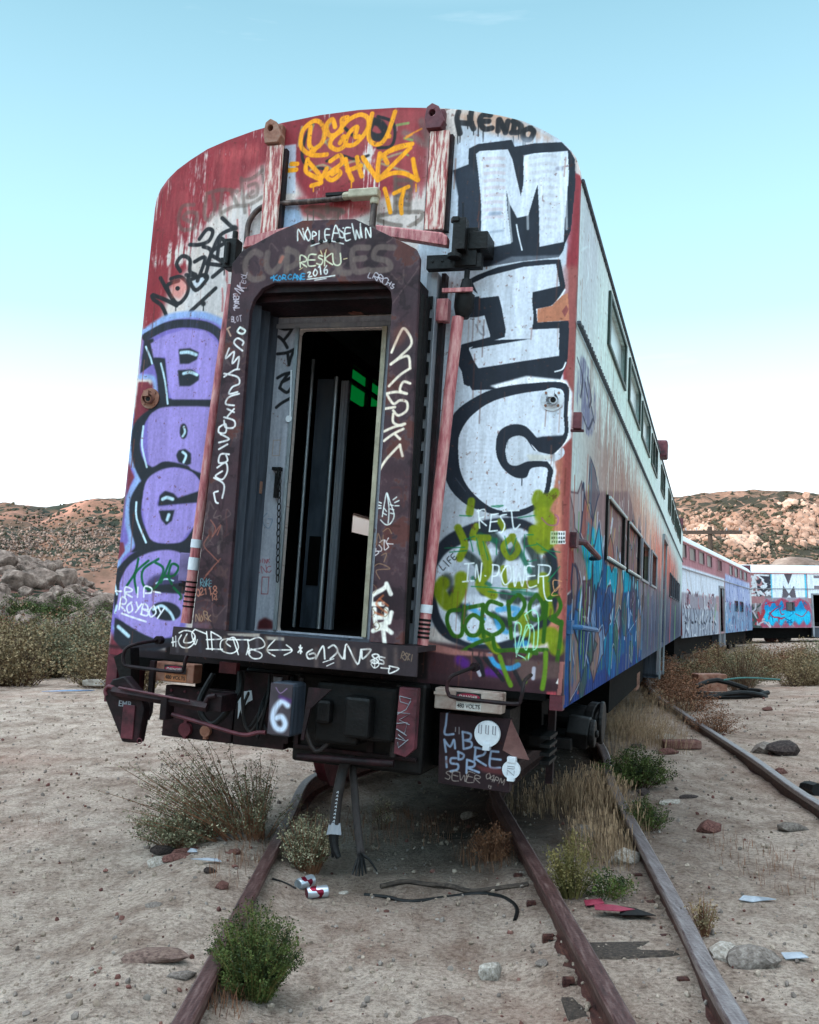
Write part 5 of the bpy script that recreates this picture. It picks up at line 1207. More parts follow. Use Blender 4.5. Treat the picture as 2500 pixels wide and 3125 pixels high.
# boulder slope on the left
def slope(az,r):
    az=np.asarray(az,float); r=np.asarray(r,float)
    x=r*np.sin(np.arctan(az)); y=r*np.cos(np.arctan(az))
    top=np.interp(az,[-.9,-.6,-.43,-.37,-.31,-.26,-.15,0],[8,8,7.0,6.0,3.6,2.6,1.2,0])
    return -.5+top*ss(44,86,r)*(1-.2*ss(88,130,r))+1.1*(fb(x*.12,y*.12,4)-.5)*ss(40,55,r)
M['slope']=hillmat('pink_gravel_slope',[(80,62,56),(128,94,84),(160,122,110)],.3,.9,(58,60,50))
h3=polar('hills',-.9,-.05,160,38,170,110,slope,M['slope']); tag(h3,kind='structure')
# ---- rock shapes
def rockmesh(name,seed,rough=.35,sub=2,flat=.7):
    bm=bmesh.new(); bmesh.ops.create_icosphere(bm,subdivisions=sub,radius=1); rn=random.Random(seed); off=Vector((rn.uniform(0,50),)*3)
    pl_=[(Vector((rn.gauss(0,1),rn.gauss(0,1),rn.gauss(0,1))).normalized(),rn.uniform(.55,.85)) for _ in range(7)]
    for v in bm.verts:
        p=v.co.copy(); d=1+rough*(noise.noise(p*1.3+off)); p=p*d
        for nrm,k in pl_:
            q=p.dot(nrm)
            if q>k: p-=nrm*(q-k)*.85
        p+=v.co*.06*noise.noise(p*5+off); v.co=(p.x,p.y*.85,p.z*flat)
    me=bpy.data.meshes.new(name); bm.to_mesh(me); bm.free(); me.polygons.foreach_set('use_smooth',[True]*len(me.polygons)); 
    if hasattr(me,'set_sharp_from_angle'): me.set_sharp_from_angle(angle=R(32))
    return me
M['boulder']=noisemat('pale_granite_boulder',[(66,56,50),(122,104,95),(166,146,134)],1.8,9,.9,bst=.7,bd=.08,spec=.15,bscale=6)
M['hotrock']=noisemat('sunlit_granite',[(92,70,60),(152,122,106),(204,174,156)],.11,6,.9,bst=.4,bd=.1,spec=.1)
M['rock']=noisemat('grey_stone',[(82,72,67),(124,113,106),(158,148,140)],6,8,.9,bst=.6,bd=.02,spec=.2)
M['redrock']=noisemat('brick_red_stone',[(62,38,36),(104,68,62),(138,104,94)],7,8,.9,bst=.6,bd=.02,spec=.2)
M['brownrock']=noisemat('brown_sandstone',[(70,54,50),(116,94,86),(150,128,116)],7,8,.9,bst=.6,bd=.02,spec=.2)
M['darkrock']=noisemat('dark_cinder_stone',[(30,26,26),(62,52,50),(92,80,76)],7,8,.9,bst=.6,bd=.02,spec=.2)
M['palerock']=noisemat('pale_limestone',[(112,102,94),(164,154,144),(196,188,180)],6,8,.9,bst=.5,bd=.02,spec=.2)
bms=[rockmesh('boulder',s,.4,3,.85) for s in range(8)]
for me in bms: me.materials.append(M['boulder'])
def put(me,name,loc,s,rz=0,rx=0,ry=0,**k):
    o=bpy.data.objects.new(name,me); COL.objects.link(o); o.location=loc; o.scale=(s if isinstance(s,(tuple,list)) else (s,s,s)); o.rotation_euler=(rx,ry,rz); return tag(o,**k)
rn=random.Random(21); cnt=0
for az,r,s,sz in ((-.405,66,1.6,1.2),(-.385,68,1.5,1.2),(-.36,70,1.4,1.5),(-.40,56,1.2,.9),(-.375,60,1.2,1.5),(-.335,62,1.2,.9),(-.345,56,1.5,1.2),(-.425,60,1.4,1.1),(-.32,66,1.5,1.2),(-.425,72,1.5,1.3)):
    th=math.atan(az);x,y=r*math.sin(th),r*math.cos(th)
    put(bms[cnt%8],'boulder',(x,y,float(slope(az,r))+.3*s),(s*.75,s*.75,sz*.8),rn.uniform(0,6),rn.uniform(-.3,.3),rn.uniform(-.4,.4),label='large rounded granite boulder among the pile on the left hillside',cat='boulder',group='granite boulders piled on the left hillside'); cnt+=1
for i in range(285):
    az=rn.uniform(-.47,-.28); r=rn.uniform(47,88)
    if az>-.33 and r>76 : continue
    th=math.atan(az);x,y=r*math.sin(th),r*math.cos(th); s=rn.uniform(.28,.8)*(1.05 if az<-.35 else .75)
    put(bms[i%8],'boulder',(x,y,float(slope(az,r))+.22*s),(s*rn.uniform(.8,1.3),s,s*rn.uniform(.6,1.1)),rn.uniform(0,6),rn.uniform(-.4,.4),rn.uniform(-.4,.4),label='small granite boulder of the jumbled pile on the left hillside',cat='boulder',group='small granite boulders on the left hillside')
# rocks on the sunlit hill: beyond counting
def rockfield(name,specs,mat,seed):
    rn=random.Random(seed); base=[rockmesh('tmp',50+i,.4,1,.9) for i in range(5)]
    raw=[([v.co.copy() for v in b.vertices],[tuple(p.vertices) for p in b.polygons]) for b in base]
    mb=MB()
    for caz,cel,sa,se,n_,smin,smax in specs:
        k=0
        while k<n_:
            az=rn.gauss(caz,sa);el=rn.gauss(cel,se); k+=1
            # march along the ray until it meets the hill
            hit=None
            for r in np.arange(90,330,4.0):
                if float(hillh(np.array(az),np.array(r)))>1.4+el*r:
                    lo_,hi_=r-4.0,r
                    for _ in range(4):
                        md=(lo_+hi_)/2
                        if float(hillh(np.array(az),np.array(md)))>1.4+el*md: hi_=md
                        else: lo_=md
                    hit=hi_;break
            if hit is None: continue
            kf=min(1.25,hit/190)
            th=math.atan(az); s=(smin+(smax-smin)*rn.random()**2.2)*kf; q=Euler((rn.uniform(0,6),rn.uniform(0,6),rn.uniform(0,6))).to_matrix()
            c=Vector((hit*math.sin(th),hit*math.cos(th),float(hillh(np.array(az),np.array(hit)))+.3*s)); vs,fs=raw[rn.randrange(5)]
            mb.add([c+q@(v*s) for v in vs],fs)
    return mb.build(name,mat,smooth=True)
rf=rockfield('rock_outcrops',[(.300,.086,.009,.008,260,.25,.8),(.294,.072,.007,.005,90,.2,.5),(.346,.079,.010,.009,250,.3,1.2),(.364,.062,.010,.004,80,.2,.7),(.412,.090,.012,.009,250,.3,1.3),(.43,.076,.01,.004,60,.2,.6),(.326,.103,.02,.003,70,.2,.4),(.35,.05,.045,.010,60,.15,.35)],M['hotrock'],5); tag(rf,'pale granite outcrops scattered over the sunlit hill on the right','rocks',kind='stuff')
rf=rockfield('hillside_scrub',[(.35,.075,.07,.022,1500,.25,.6),(-.36,.085,.06,.02,650,.2,.5)],noisemat('dark_hill_scrub',[(30,34,26),(56,54,40),(84,74,56)],.4,rough=.95),9); tag(rf,'dark scrub dotted between the rocks on both hills','scrub',kind='stuff')
rf=rockfield('rock_outcrops',[(-.37,.080,.05,.008,520,.15,.4),(-.31,.072,.03,.014,620,.15,.45),(-.40,.065,.03,.012,500,.2,.5)],M['boulder'],6); tag(rf,'small grey rocks strewn over the left hillside below the skyline','rocks',kind='stuff')
for i,(az,el,r,s,lb) in enumerate(((.375,.056,84,(3.6,2.6,1.9),'big pale boulder showing over the roof of the last railcar, left one'),(.405,.060,86,(4.2,2.8,2.2),'big pale boulder showing over the roof of the last railcar, right one'))):
    th=math.atan(az); put(bms[i+2],'boulder',(r*math.sin(th),r*math.cos(th),1.4+el*r-s[2]),s,.3*i,label=lb,cat='boulder')
    mb=MB(); 
# ------------------------------------------------------------------ tracks
def railobj(pts,label,z=0.0,sub=14,hm='railtop'):
    P2=crom(pts,sub); prof=[(-.065,-.165),(-.065,-.15),(-.012,-.135),(-.010,-.05),(-.036,-.038),(-.038,-.006),(-.030,0),(.030,0),(.038,-.006),(.036,-.038),(.010,-.05),(.012,-.135),(.065,-.15),(.065,-.165)]
    root=empty('rail',(0,0,0),label=label,cat='rail')
    for nm,sel,mat in (('rail_web',[0,1,2,3,4,9-0,10,11,12,13],M['rail']),('rail_head',[4,5,6,7,8,9],M[hm])):
        mb=MB(); vs=[];k=len(sel)
        for i,p in enumerate(P2):
            a=Vector(P2[max(0,i-1)][:2]);b=Vector(P2[min(len(P2)-1,i+1)][:2]);d=(b-a).normalized();nx,ny=d.y,-d.x
            zz=p[2] if len(p)>2 else 0
            for j in sel: vs.append((p[0]+nx*prof[j][0],p[1]+ny*prof[j][0],z+zz+prof[j][1]))
        fs=[(i*k+j,i*k+(j+1)%k,(i+1)*k+(j+1)%k,(i+1)*k+j) for i in range(len(P2)-1) for j in range(k)]+[tuple(range(k)),tuple((len(P2)-1)*k+j for j in range(k))[::-1]]
        mb.add(vs,fs).build(nm,mat,root)
    # spikes
    mb=MB()
    for yy in np.arange(2.6,7.2,.56):
        xx=np.interp(yy,[p[1] for p in P2],[p[0] for p in P2])
        for s_ in (-1,1): mb.box(xx+s_*.085-.014,xx+s_*.085+.014,yy-.014,yy+.014,-.165,-.125); mb.box(min(xx+s_*.085,xx+s_*.058)-.01,max(xx+s_*.085,xx+s_*.058)+.01,yy-.018,yy+.018,-.135,-.118)
    mb.build('rail_spikes',M['rail'],root)
    return root
off=.775
ty=[-4,0,3.5,5,7.0,8.4]
railobj([(-.77,-4),(-.78,0),(-.797,3.52),(-.823,4.98),(-.86,7.0),(-.89,8.67),(-.62,9.6),(-.10,10.9),(.9,13.8),(2.2,18),(5.0,27)],'left rusty rail with sand banked against it, running under the front railcar',hm='railred')
railobj([(.77,-4),(.765,0),(.756,3.52),(.741,4.80),(.70,7.57),(.72,8.4),(.95,9.4),(1.42,10.9),(2.4,13.8),(3.7,18),(6.5,27)],'dark rusty rail meeting the railcar below its 480 volts box',hm='railred')
railobj([(.80,-1.2),(.95,.8),(1.152,3.52),(1.332,5.02),(1.738,8.42),(2.1,10.6),(2.6,14.7),(3.4,20),(5.2,27.5)],'grey topped rail beside the dry grass, second rail from the right')
railobj([(2.4,-1),(2.75,3.5),(3.143,7.57),(3.527,10.16),(4.139,14.74),(4.95,20),(6.8,27.5),(9.4,35)],'rightmost rail with a pale worn top, running towards the far cars')
tm=MB().box(-1.3,1.3,-.11,.11,-.15,0).build('sleeper',M['tie'],bev=.012)
tie_me=tm.data; bpy.data.objects.remove(tm)
def tie(x,y,rz,z,label,w=1.0):
    o=bpy.data.objects.new('sleeper',tie_me); COL.objects.link(o); o.location=(x,y,z); o.rotation_euler=(rnd.uniform(-.01,.01),rnd.uniform(-.01,.01),rz); o.scale=(w,1,1); m_=o.modifiers.new('b','BEVEL'); m_.width=.012; tag(o,label,'sleeper','buried wooden sleepers'); return o
for i,y in enumerate((6.6,7.3)): tie(.02,y,.02*i,-.195,'dark sleeper end showing in the shade below the railcar')
for i,(q_,w_,lb) in enumerate((((1.027,4.649,-0.120),.30,'dark weathered sleeper showing between the two middle rails'),((1.078,5.072,-0.120),.22,'short rotten sleeper end under the crumpled pink rag'),((0.843,4.046,-0.120),.26,'rotten sleeper piece nearest the camera between the two middle rails'))):
    s_=tie(q_[0]+.0,q_[1],.06-.04*i,float(gh(q_[0],q_[1]))+(.004,-.012,-.010)[i],lb,.17); del s_['group']
# ------------------------------------------------------------------ FRONT RAILCAR (local frame: x right, y back, z up from rail)
CAR=empty('passenger_railcar',(-.648,6.187,0),(0,.0672,-.2994),'graffiti covered double deck passenger railcar with open end door facing the camera','railcar')
def hw(z): return 1.55*(1-.0095*(z-1.0))
HALF=[(1.503,4.21),(1.495,4.28),(1.47,4.35),(1.42,4.42),(1.35,4.485),(1.25,4.55),(1.12,4.62),(.97,4.67),(.76,4.725),(.56,4.76),(.28,4.79),(0,4.80)]
outline=[(-1.55,1.06),(1.55,1.06)]+HALF+[(-x,z) for x,z in HALF[-2::-1]]
DOOR=rr(-.31,.30,1.30,3.30,.03,2)
T=Tex(-1.6,1.6,.6,4.9,300,300,(212,200,194)); T.run(PAINT['face'])
frn=random.Random(8)
for i in range(150):
    x=frn.uniform(-1.5,1.5) if i%2 else frn.choice((-.64,.69,1.46,-1.46,.9))+frn.uniform(-.06,.06); z=frn.uniform(1.2,4.6); T.stroke([(x,z),(x+frn.uniform(-.006,.006),z-frn.uniform(.03,.28))],frn.uniform(.003,.010),frn.choice([(112,56,44),(140,84,66),(84,50,46)]),.005,frn.uniform(.25,.7))
chip=fbm(T.h,T.w,7,6,3,.6); a_=np.clip((chip-.79)/.02,0,1)*.55; T.im+=(np.array((.42,.24,.20),np.float32)-T.im)*a_[...,None]
T.grime(.15)
M['face']=paintmat('end_wall_graffiti_paint',T.image('end_wall_paint'),.5)
ew=MB().plate(outline,[DOOR],XZ,0,.05).build('end_wall',M['face'],CAR,uv=(-1.6,3.2,.6,4.3,0))
mb=MB(); mb.box(-1.55,-1.47,.0,.35,.74,1.058); cp=mb.build('corner_post',M['maroon'],CAR)
mb=MB(); mb.box(1.475,1.55,.0,.09,.97,1.058); mb.build('corner_post',M['maroon'],CAR)
# side: texture
T=Tex(0,26,.9,4.3,80,190,(192,214,214),5.0); 
hh=np.linspace(.9,4.3,T.h)[:,None]; yy=np.linspace(0,26,T.w)[None]
def band(z0,z1,soft,col,al,y0=0,y1=26,ys=.5,w=.6):
    m_=1/(1+np.exp(-((hh-z0+ (T.streak-.5)*w)/soft)))*1/(1+np.exp(((hh-z1+(T.streak-.5)*w)/soft)))*1/(1+np.exp(-((yy-y0)/ys)))*1/(1+np.exp(((yy-y1)/ys)))*al
    T.im[:]+= (np.array(col,np.float32)/255-T.im)*m_[...,None]
band(3.25,4.4,.08,(222,236,236),.8,0,26)
band(3.3,4.3,.1,(188,186,206),.5,.1,1.1,.1)
band(3.3,3.9,.1,(204,234,222),.6,1.2,9,.6)
band(2.7,3.4,.1,(214,232,228),.9,0,12,.8)
band(1.9,2.95,.06,(214,118,102),.95,4.5,21,1.2,1.5)
band(2.45,2.95,.10,(216,206,170),.6,4,9,.7,.9)
band(2.2,2.75,.15,(170,120,140),.5,3,7,.8,1.2)
band(.8,2.08,.12,(84,88,106),.95,5.5,26,.6,.5)
band(.8,1.5,.12,(56,66,92),.7,5.5,26,.6,.8)
band(2.2,3.1,.05,(134,112,108),.8,.9,5.4,.5,1.7); band(2.2,2.9,.05,(176,130,112),.5,2.0,7,.5,1.7)
T.fill([(-1,.7),(.9,1.1),(2.2,1.75),(4,1.5),(6.3,1.85),(7.2,1.2),(6.6,.7)],(44,84,130),.03,.7)
T.run([(k,(c if min(f_[1::2])>2450 else tuple(int(v*.95) for v in c)),w,s_,al_,we,sm_,f_) for k,c,w,s_,al_,we,sm_,f_ in PAINT['side']])
for q_,(y0_,z0_) in enumerate(((.5,1.25),(1.3,1.7),(2.3,1.3),(3.3,1.6),(4.3,1.25),(5.2,1.7),(5.9,1.2))):
    c_=((70,50,70),(30,60,110),(20,140,170),(60,44,66),(36,70,120),(90,60,80),(30,120,150))[q_]
    T.fill([(y0_,z0_),(y0_+.35,z0_+.5),(y0_+.5,z0_+.1),(y0_+.75,z0_+.42),(y0_+.6,z0_-.3),(y0_+.2,z0_-.2)],c_,.012,.75); T.stroke([(y0_+.02,z0_+.05),(y0_+.35,z0_+.54),(y0_+.52,z0_+.16),(y0_+.78,z0_+.47)],.014,(190,204,226),.006,.9)
srn=random.Random(4)
for i in range(260):
    y=srn.uniform(6,25);z=srn.uniform(.9,2.2);c=srn.choice([(66,74,104),(120,112,130),(74,112,92),(124,72,86),(40,46,66),(134,144,164),(30,32,44)]); T.stroke([(y,z),(y+srn.uniform(-.05,.05),z+srn.uniform(.2,.9))],srn.uniform(.006,.03),c,.006,.6)
for i in range(90):
    y=srn.uniform(.8,12);z=srn.uniform(2.4,3.2); T.stroke([(y,z),(y+srn.uniform(-.1,.1),z-srn.uniform(.2,.7))],srn.uniform(.005,.02),srn.choice([(150,120,120),(186,170,150),(220,225,225)]),.005,.55)
T.stroke([(16.6,1.0),(16.9,2.0)],.1,(176,86,96),.04,.8);T.stroke([(20,1.0),(20.2,1.8)],.14,(112,150,110),.04,.8)
T.grime(.10)
def ribbed(m):
    n=m.node_tree.nodes;l=m.node_tree.links;bp=[q for q in n if q.bl_idname=='ShaderNodeBump'][0]
    t=n.new('ShaderNodeTexCoord'); s=n.new('ShaderNodeSeparateXYZ'); l.new(t.outputs['Object'],s.inputs[0])
    a=n.new('ShaderNodeMath'); a.operation='MULTIPLY'; a.inputs[1].default_value=52; l.new(s.outputs['Y'],a.inputs[0]); w=n.new('ShaderNodeMath'); w.operation='SINE'; l.new(a.outputs[0],w.inputs[0])
    c=n.new('ShaderNodeMath'); c.operation='LESS_THAN'; c.inputs[1].default_value=2.0; l.new(s.outputs['Z'],c.inputs[0]); d=n.new('ShaderNodeMath'); d.operation='MULTIPLY'; l.new(w.outputs[0],d.inputs[0]); l.new(c.outputs[0],d.inputs[1])
    b2=n.new('ShaderNodeBump'); b2.inputs['Strength'].default_value=.55; b2.inputs['Distance'].default_value=.012; l.new(d.outputs[0],b2.inputs['Height']); l.new(bp.outputs[0],b2.inputs['Normal']); l.new(b2.outputs[0],n['Principled BSDF'].inputs['Normal']); return m
# overlapping letter shapes low on the near half of the wall
grn=random.Random(19)
for i in range(46):
    y=grn.uniform(.3,7.2); z=grn.uniform(1.05,2.45); h_=grn.uniform(.12,.36); w_=grn.uniform(.18,.55); n_=grn.choice((5,7,8)); sh=[(y+w_*math.cos(2*math.pi*k/n_+i)*grn.uniform(.25,1.2),z+h_*math.sin(2*math.pi*k/n_+i)*grn.uniform(.25,1.25)) for k in range(n_)]
    c_=grn.choice(((16,150,180),(40,96,150),(30,60,112),(70,48,62),(120,92,92),(150,110,96),(120,140,170),(50,84,80))) if z<2.0 else grn.choice(((120,92,92),(160,120,104),(90,80,92),(170,160,160),(24,120,150),(150,84,76)))
    T.fill(sh,c_,.008,.75,.35,0); T.stroke(sh+[sh[0]],grn.uniform(.008,.016),grn.choice(((30,28,40),(26,40,70),(60,36,48))),.006,.8,.35,0)
    if i%2: T.stroke([(p_[0]+.03,p_[1]+.02) for p_ in sh[:3]],.006,(200,212,228),.004,.85)
for i in range(110):
    y=grn.uniform(.2,7.5); z=grn.uniform(1.1,2.7); T.stroke([(y,z),(y+grn.uniform(-.02,.02),z-grn.uniform(.12,.5))],grn.uniform(.003,.009),grn.choice(((112,160,60),(60,130,60),(180,150,60),(40,36,50),(190,200,214),(20,120,150),(150,80,70))),.003,.8)
# rust runs below the belt moulding and the windows
for i in range(60):
    y=srn.uniform(.2,24); z=srn.choice((3.29,3.66,1.98)); T.stroke([(y,z),(y+.01,z-srn.uniform(.08,.4))],srn.uniform(.002,.006),srn.choice([(120,70,54),(96,80,72)]),.004,.6)
M['side']=paintmat('side_wall_graffiti_paint',T.image('side_wall_paint'),.7,.06)
UP=[(1.86,3.42),(3.92,5.46),(5.92,7.44),(8.02,9.44),(10.9,12.2),(14.0,15.2),(16.0,17.2),(18.0,19.2),(20.0,21.2),(22.0,23.2)]
LO=[(2.14,3.80),(4.30,6.04),(6.50,8.0),(8.62,10.1),(15.8,16.9),(17.4,18.3),(18.8,19.8),(20.4,21.4),(22.0,23.0)]
DR=(12.1,13.5)
def sidewall(sgn,parent,length,up,lo,door,mat,zt=4.09):
    XS=lambda a,b,t:(sgn*(hw(b)-t),a,b)
    holes=[[(a,3.69),(b,3.69),(b,zt),(a,zt)] for a,b in up]+[[(a,2.0),(b,2.0),(b,2.49),(a,2.49)] for a,b in lo]
    if door: holes.append([(door[0],1.06),(door[1],1.06),(door[1],2.95),(door[0],2.95)])
    return MB().plate([(0.0505,.98),(length,.98),(length,4.21),(0.0505,4.21)],holes,XS,0,.05).build('side_wall',mat,parent,uv=(0,26,.9,3.4,1))
ribbed(M['side']); sidewall(1,CAR,25.9,UP,LO,DR,M['side']); sidewall(-1,CAR,25.9,UP,LO,DR,M['maroon'])
def roofo(parent,length,mat,y0=.0505):
    mb=MB(); vs=[];arc=HALF+[(-x,z) for x,z in HALF[-2::-1]];k=len(arc);ys=[y0]+[length*i/12 for i in range(1,13)]
    for y in ys: vs+=[(x,y,z) for x,z in arc]
    mb.add(vs,[(i*k+j,i*k+j+1,(i+1)*k+j+1,(i+1)*k+j) for i in range(len(ys)-1) for j in range(k-1)])
    return mb.build('roof',mat,parent,smooth=True)
M['roof']=noisemat('weathered_roof_paint',[(140,150,152),(186,198,200),(206,214,216)],1.5,stretch=(1,.3,1),rough=.5)
roofo(CAR,25.9,M['roof'])
MB().box(-1.5,1.5,25.85,25.9,1.0,4.7).build('rear_wall',M['maroon'],CAR)
# moulding along the side + rivets
mb=MB(); mb.box(1.525,1.548,.0,25.9,3.294,3.312); mb.build('belt_moulding',M['darkgrey'],CAR)
mb=MB()
for i in range(120):
    y=.1+i*.1; mb.box(1.546,1.552,y,y+.035,3.292,3.314)
tag(mb.build('rivets',M['darkgrey'],CAR),kind='stuff')
mb=MB()
for i in range(140):
    y=.08+i*.11; mb.box(1.498,1.513,y,y+.045,4.205,4.235)
tag(mb.build('rivets',M['darkgrey'],CAR),kind='stuff')
MB().tube([(1.512,.05,4.222),(1.512,25.9,4.222)],.012,6).build('roof_gutter',M['darkgrey'],CAR)
M['frameteal']=noisemat('dark_green_window_gasket',[(14,30,26),(34,58,48)],8,rough=.5)
def window(parent,sgn,a,b,z0,z1,fm,pm,depth=.03,pane=True,split=False):
    mb=MB(); XS=lambda p,q,t:(sgn*(hw(q)+t),p,q)
    mb.plate([(a-.05,z0-.018),(b+.05,z0-.018),(b+.05,z1+.018),(a-.05,z1+.018)],[[(a+.05,z0+.012),(b-.05,z0+.012),(b-.05,z1-.012),(a+.05,z1-.012)]],XS,.003,.022)
    if split: mb.plate([((a+b)/2-.03,z0),((a+b)/2+.03,z0),((a+b)/2+.03,z1),((a+b)/2-.03,z1)],[],XS,-.02,.018)
    w=mb.build('window',fm,parent)
    if pane: MB().plate([(a,z0),(b,z0),(b,z1),(a,z1)],[],XS,-depth-.006,-depth).build('pane',pm,w)
    return w
M['paneblue']=None
T=Tex(0,26,.9,4.3,40,60,(170,190,196))
for i,(a,b) in enumerate(UP): window(CAR,1,a,b,3.69,4.09,M['frameteal'],M['paleglass'] if i<3 else M['glass'],split=(i>2))
for i,(a,b) in enumerate(LO):
    if i<2: # windows blanked with sheet and tagged over like the wall
        w=window(CAR,1,a,b,2.0,2.49,M['black'],M['glass'],pane=False); XS=lambda p,q,t:(hw(q)+t,p,q)
        MB().plate([(a,2.0),(b,2.0),(b,2.49),(a,2.49)],[],XS,-.03,-.01).build('pane',M['side'],w,uv=(0,26,.9,3.4,1))
        for zz in (2.0,2.49): MB().tube([(hw(zz)+.03,a-.02,zz),(hw(zz)+.03,b+.02,zz)],.013,6).build('frame_bar',M['paleglass'],w)
    elif i<4: window(CAR,1,a,b,2.0,2.49,M['grey'],M['glass'],pane=(i==3))
    else: window(CAR,1,a,b,2.0,2.49,M['darkgrey'],M['glass'])
for i,(a,b) in enumerate(UP):
    if i!=1: window(CAR,-1,a,b,3.69,4.09,M['darkgrey'],M['glass'])
w=window(CAR,-1,UP[1][0],UP[1][1],3.69,4.09,M['black'],M['green'],pane=True)
mb=MB(); mb.box(-1.52,-1.46,4.50,4.58,3.69,4.09); mb.box(-1.52,-1.46,3.92,5.46,3.90,3.935); mb.build('glazing_bar',M['black'],w)
for i,(a,b) in enumerate(LO):
    if i not in (1,): window(CAR,-1,a,b,2.0,2.49,M['darkgrey'],M['glass'])
m,n,l,b=newmat('frosted_daylit_pane',.6,0,.3); b.inputs['Base Color'].default_value=(.95,.9,.88,1); b.inputs['Transmission Weight'].default_value=1; b.inputs['IOR'].default_value=1.05; M['frost']=m
w=window(CAR,-1,LO[1][0],LO[1][1],2.0,2.49,M['darkgrey'],M['frost']); MB().plate([(LO[1][0],2.0),(LO[1][1],2.0),(LO[1][1],2.27),(LO[1][0],2.27)],[],lambda p,q,t:(-1*(hw(q)+t),p,q),-.06,-.04).build('dark_pane_mask',M['void'],w)  # dark sheet added to narrow the bright part of the pane
# door well with steps
dw=MB(); XS=lambda p,q,t:(hw(max(q,1))+t,p,q)
dw.plate([(12.02,2.93),(13.58,2.93),(13.58,3.03),(12.02,3.03)],[],XS,.003,.05); dw.plate([(12.0,.45),(12.1,.45),(12.1,2.95),(12.0,2.95)],[],XS,.003,.03); dw.plate([(13.5,.45),(13.6,.45),(13.6,2.95),(13.5,2.95)],[],XS,.003,.03)
dwo=dw.build('side_door_frame',M['alu'],CAR); MB().box(1.2,1.5,12.1,13.5,.45,.98).box(1.25,1.56,12.1,13.5,.47,.52).build('step',M['darkgrey'],dwo); MB().box(1.30,1.33,12.1,13.5,1.0,2.95).build('door_leaf',M['darkgrey'],dwo)
# underframe, floors, interior
mb=MB(); mb.box(-.95,.95,.15,25.7,.55,1.05); mb.box(-1.25,1.25,2.0,25.7,.85,1.1); mb.box(-1.48,1.48,.3,25.7,1.08,1.26); mb.box(-1.3,1.3,5.6,11.6,.42,.9); mb.box(-.9,1.2,14,19,.42,.9); mb.build('underframe',M['void'],CAR)
mb=MB(); mb.box(1.1,1.3,10.2,10.9,.35,.62); mb.build('battery_box',M['rustbox'],CAR)
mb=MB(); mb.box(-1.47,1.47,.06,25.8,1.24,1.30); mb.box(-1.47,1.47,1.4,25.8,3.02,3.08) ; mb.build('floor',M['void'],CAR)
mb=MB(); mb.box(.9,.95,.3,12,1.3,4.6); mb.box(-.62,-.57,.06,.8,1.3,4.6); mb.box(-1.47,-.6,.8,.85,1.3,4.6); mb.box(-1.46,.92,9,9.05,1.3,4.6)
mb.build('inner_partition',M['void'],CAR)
# passage lining seen through the end door
mb=MB(); mb.box(-.50,-.34,.80,.83,1.31,3.16); ip=mb.build('inner_door',noisemat('blue_grey_inner_panel',[(44,52,62),(70,80,92),(84,92,100)],3,stretch=(2,2,.5),rough=.5),CAR)
mb=MB(); mb.tube([(-.53,.76,1.31),(-.53,.76,3.30)],.014,8); mb.tube([(-.325,.74,1.31),(-.325,.74,3.16)],.016,8); mb.build('door_edge',M['alu'],ip)
mb=MB(); mb.box(-.30,-.24,.78,.82,1.31,3.14)
for k in range(3): mb.tube([(-.29+k*.022,.775,1.31),(-.29+k*.022,.775,3.14)],.006,6)
mb.build('door_channel',M['grey'],ip)
MB().box(-.47,-.38,.79,.799,1.62,1.98).build('vent_grille',M['void'],ip)
# ---- end frame panel inside the portal
T=Tex(-.62,.42,1.25,3.45,320,320,(150,154,164)); T.im[:]*=.93+.14*T.streak[...,None]; T.run(PAINT['door']); T.grime(.14)
M['door']=paintmat('grey_end_panel_paint',T.image('grey_end_panel'),.55)
fp=MB().plate(rr(-.52,.36,1.295,3.375,.01,1),[rr(-.311,.301,1.31,3.305,.01,1)],XZ,-.012,-.001).build('door_frame_panel',M['door'],CAR,uv=(-.62,1.04,1.25,2.2,0))
mb=MB(); mb.box(.285,.315,-.03,-.013,1.31,3.30); mb.build('door_jamb',M['cream'],CAR)
mb=MB(); mb.box(-.325,-.300,-.028,-.013,1.31,3.31); mb.build('door_jamb',M['alu'],CAR)
mb=MB(); mb.box(-.52,.36,-.025,-.013,3.305,3.335); mb.build('door_header_trim',M['grey'],CAR)
mb=MB(); mb.box(-.56,.6,-.36,-.013,1.27,1.298); mb.box(-.45,.30,-.30,-.26,1.298,1.306); mb.build('threshold',M['darkgrey'],CAR)
# wiper-like pull rod, latch, padlock and chain hanging on the grey panel
mb=MB(); mb.tube([(-0.333,-0.030,3.018),(-0.316,-0.030,2.704)],.0055,8); mb.disc((-0.325,-0.020,2.692),(0,-1,0),.022,.012,14); mb.build('pull_rod',M['white'],CAR)
mb=MB(); mb.box(-.60,-.475,-.05,-.012,2.19,2.27); mb.build('latch_plate',M['rustbox'],CAR)
mb=MB(); p0=Vector((-0.359,-0.050,2.356)); mb.box(p0.x-.05,p0.x+.015,-.05,-.02,p0.z-.01,p0.z+.012); mb.tube([p0,p0+Vector((0,0,-.05))],.012,6); mb.box(p0.x-.022,p0.x+.004,-.055,-.025,p0.z-.19,p0.z-.03); mb.build('padlock_hasp',M['black'],CAR)
mb=MB(); a=Vector((-0.346,-0.060,2.333)); b_=Vector((-0.302,-0.060,1.622)); nl=17
for k in range(nl):
    c=a.lerp(b_,(k+.5)/nl); h_=(a-b_).length/nl*.62; pts=[]
    for j in range(13):
        t=2*math.pi*j/12; u=math.cos(t)*.011; v=math.sin(t)*h_; pts.append(c+(Vector((u,0,v)) if k%2 else Vector((u*.35,u,v))))
    mb.tube(pts,.0035,5,cap=False)
mb.build('hanging_chain',M['black'],CAR)
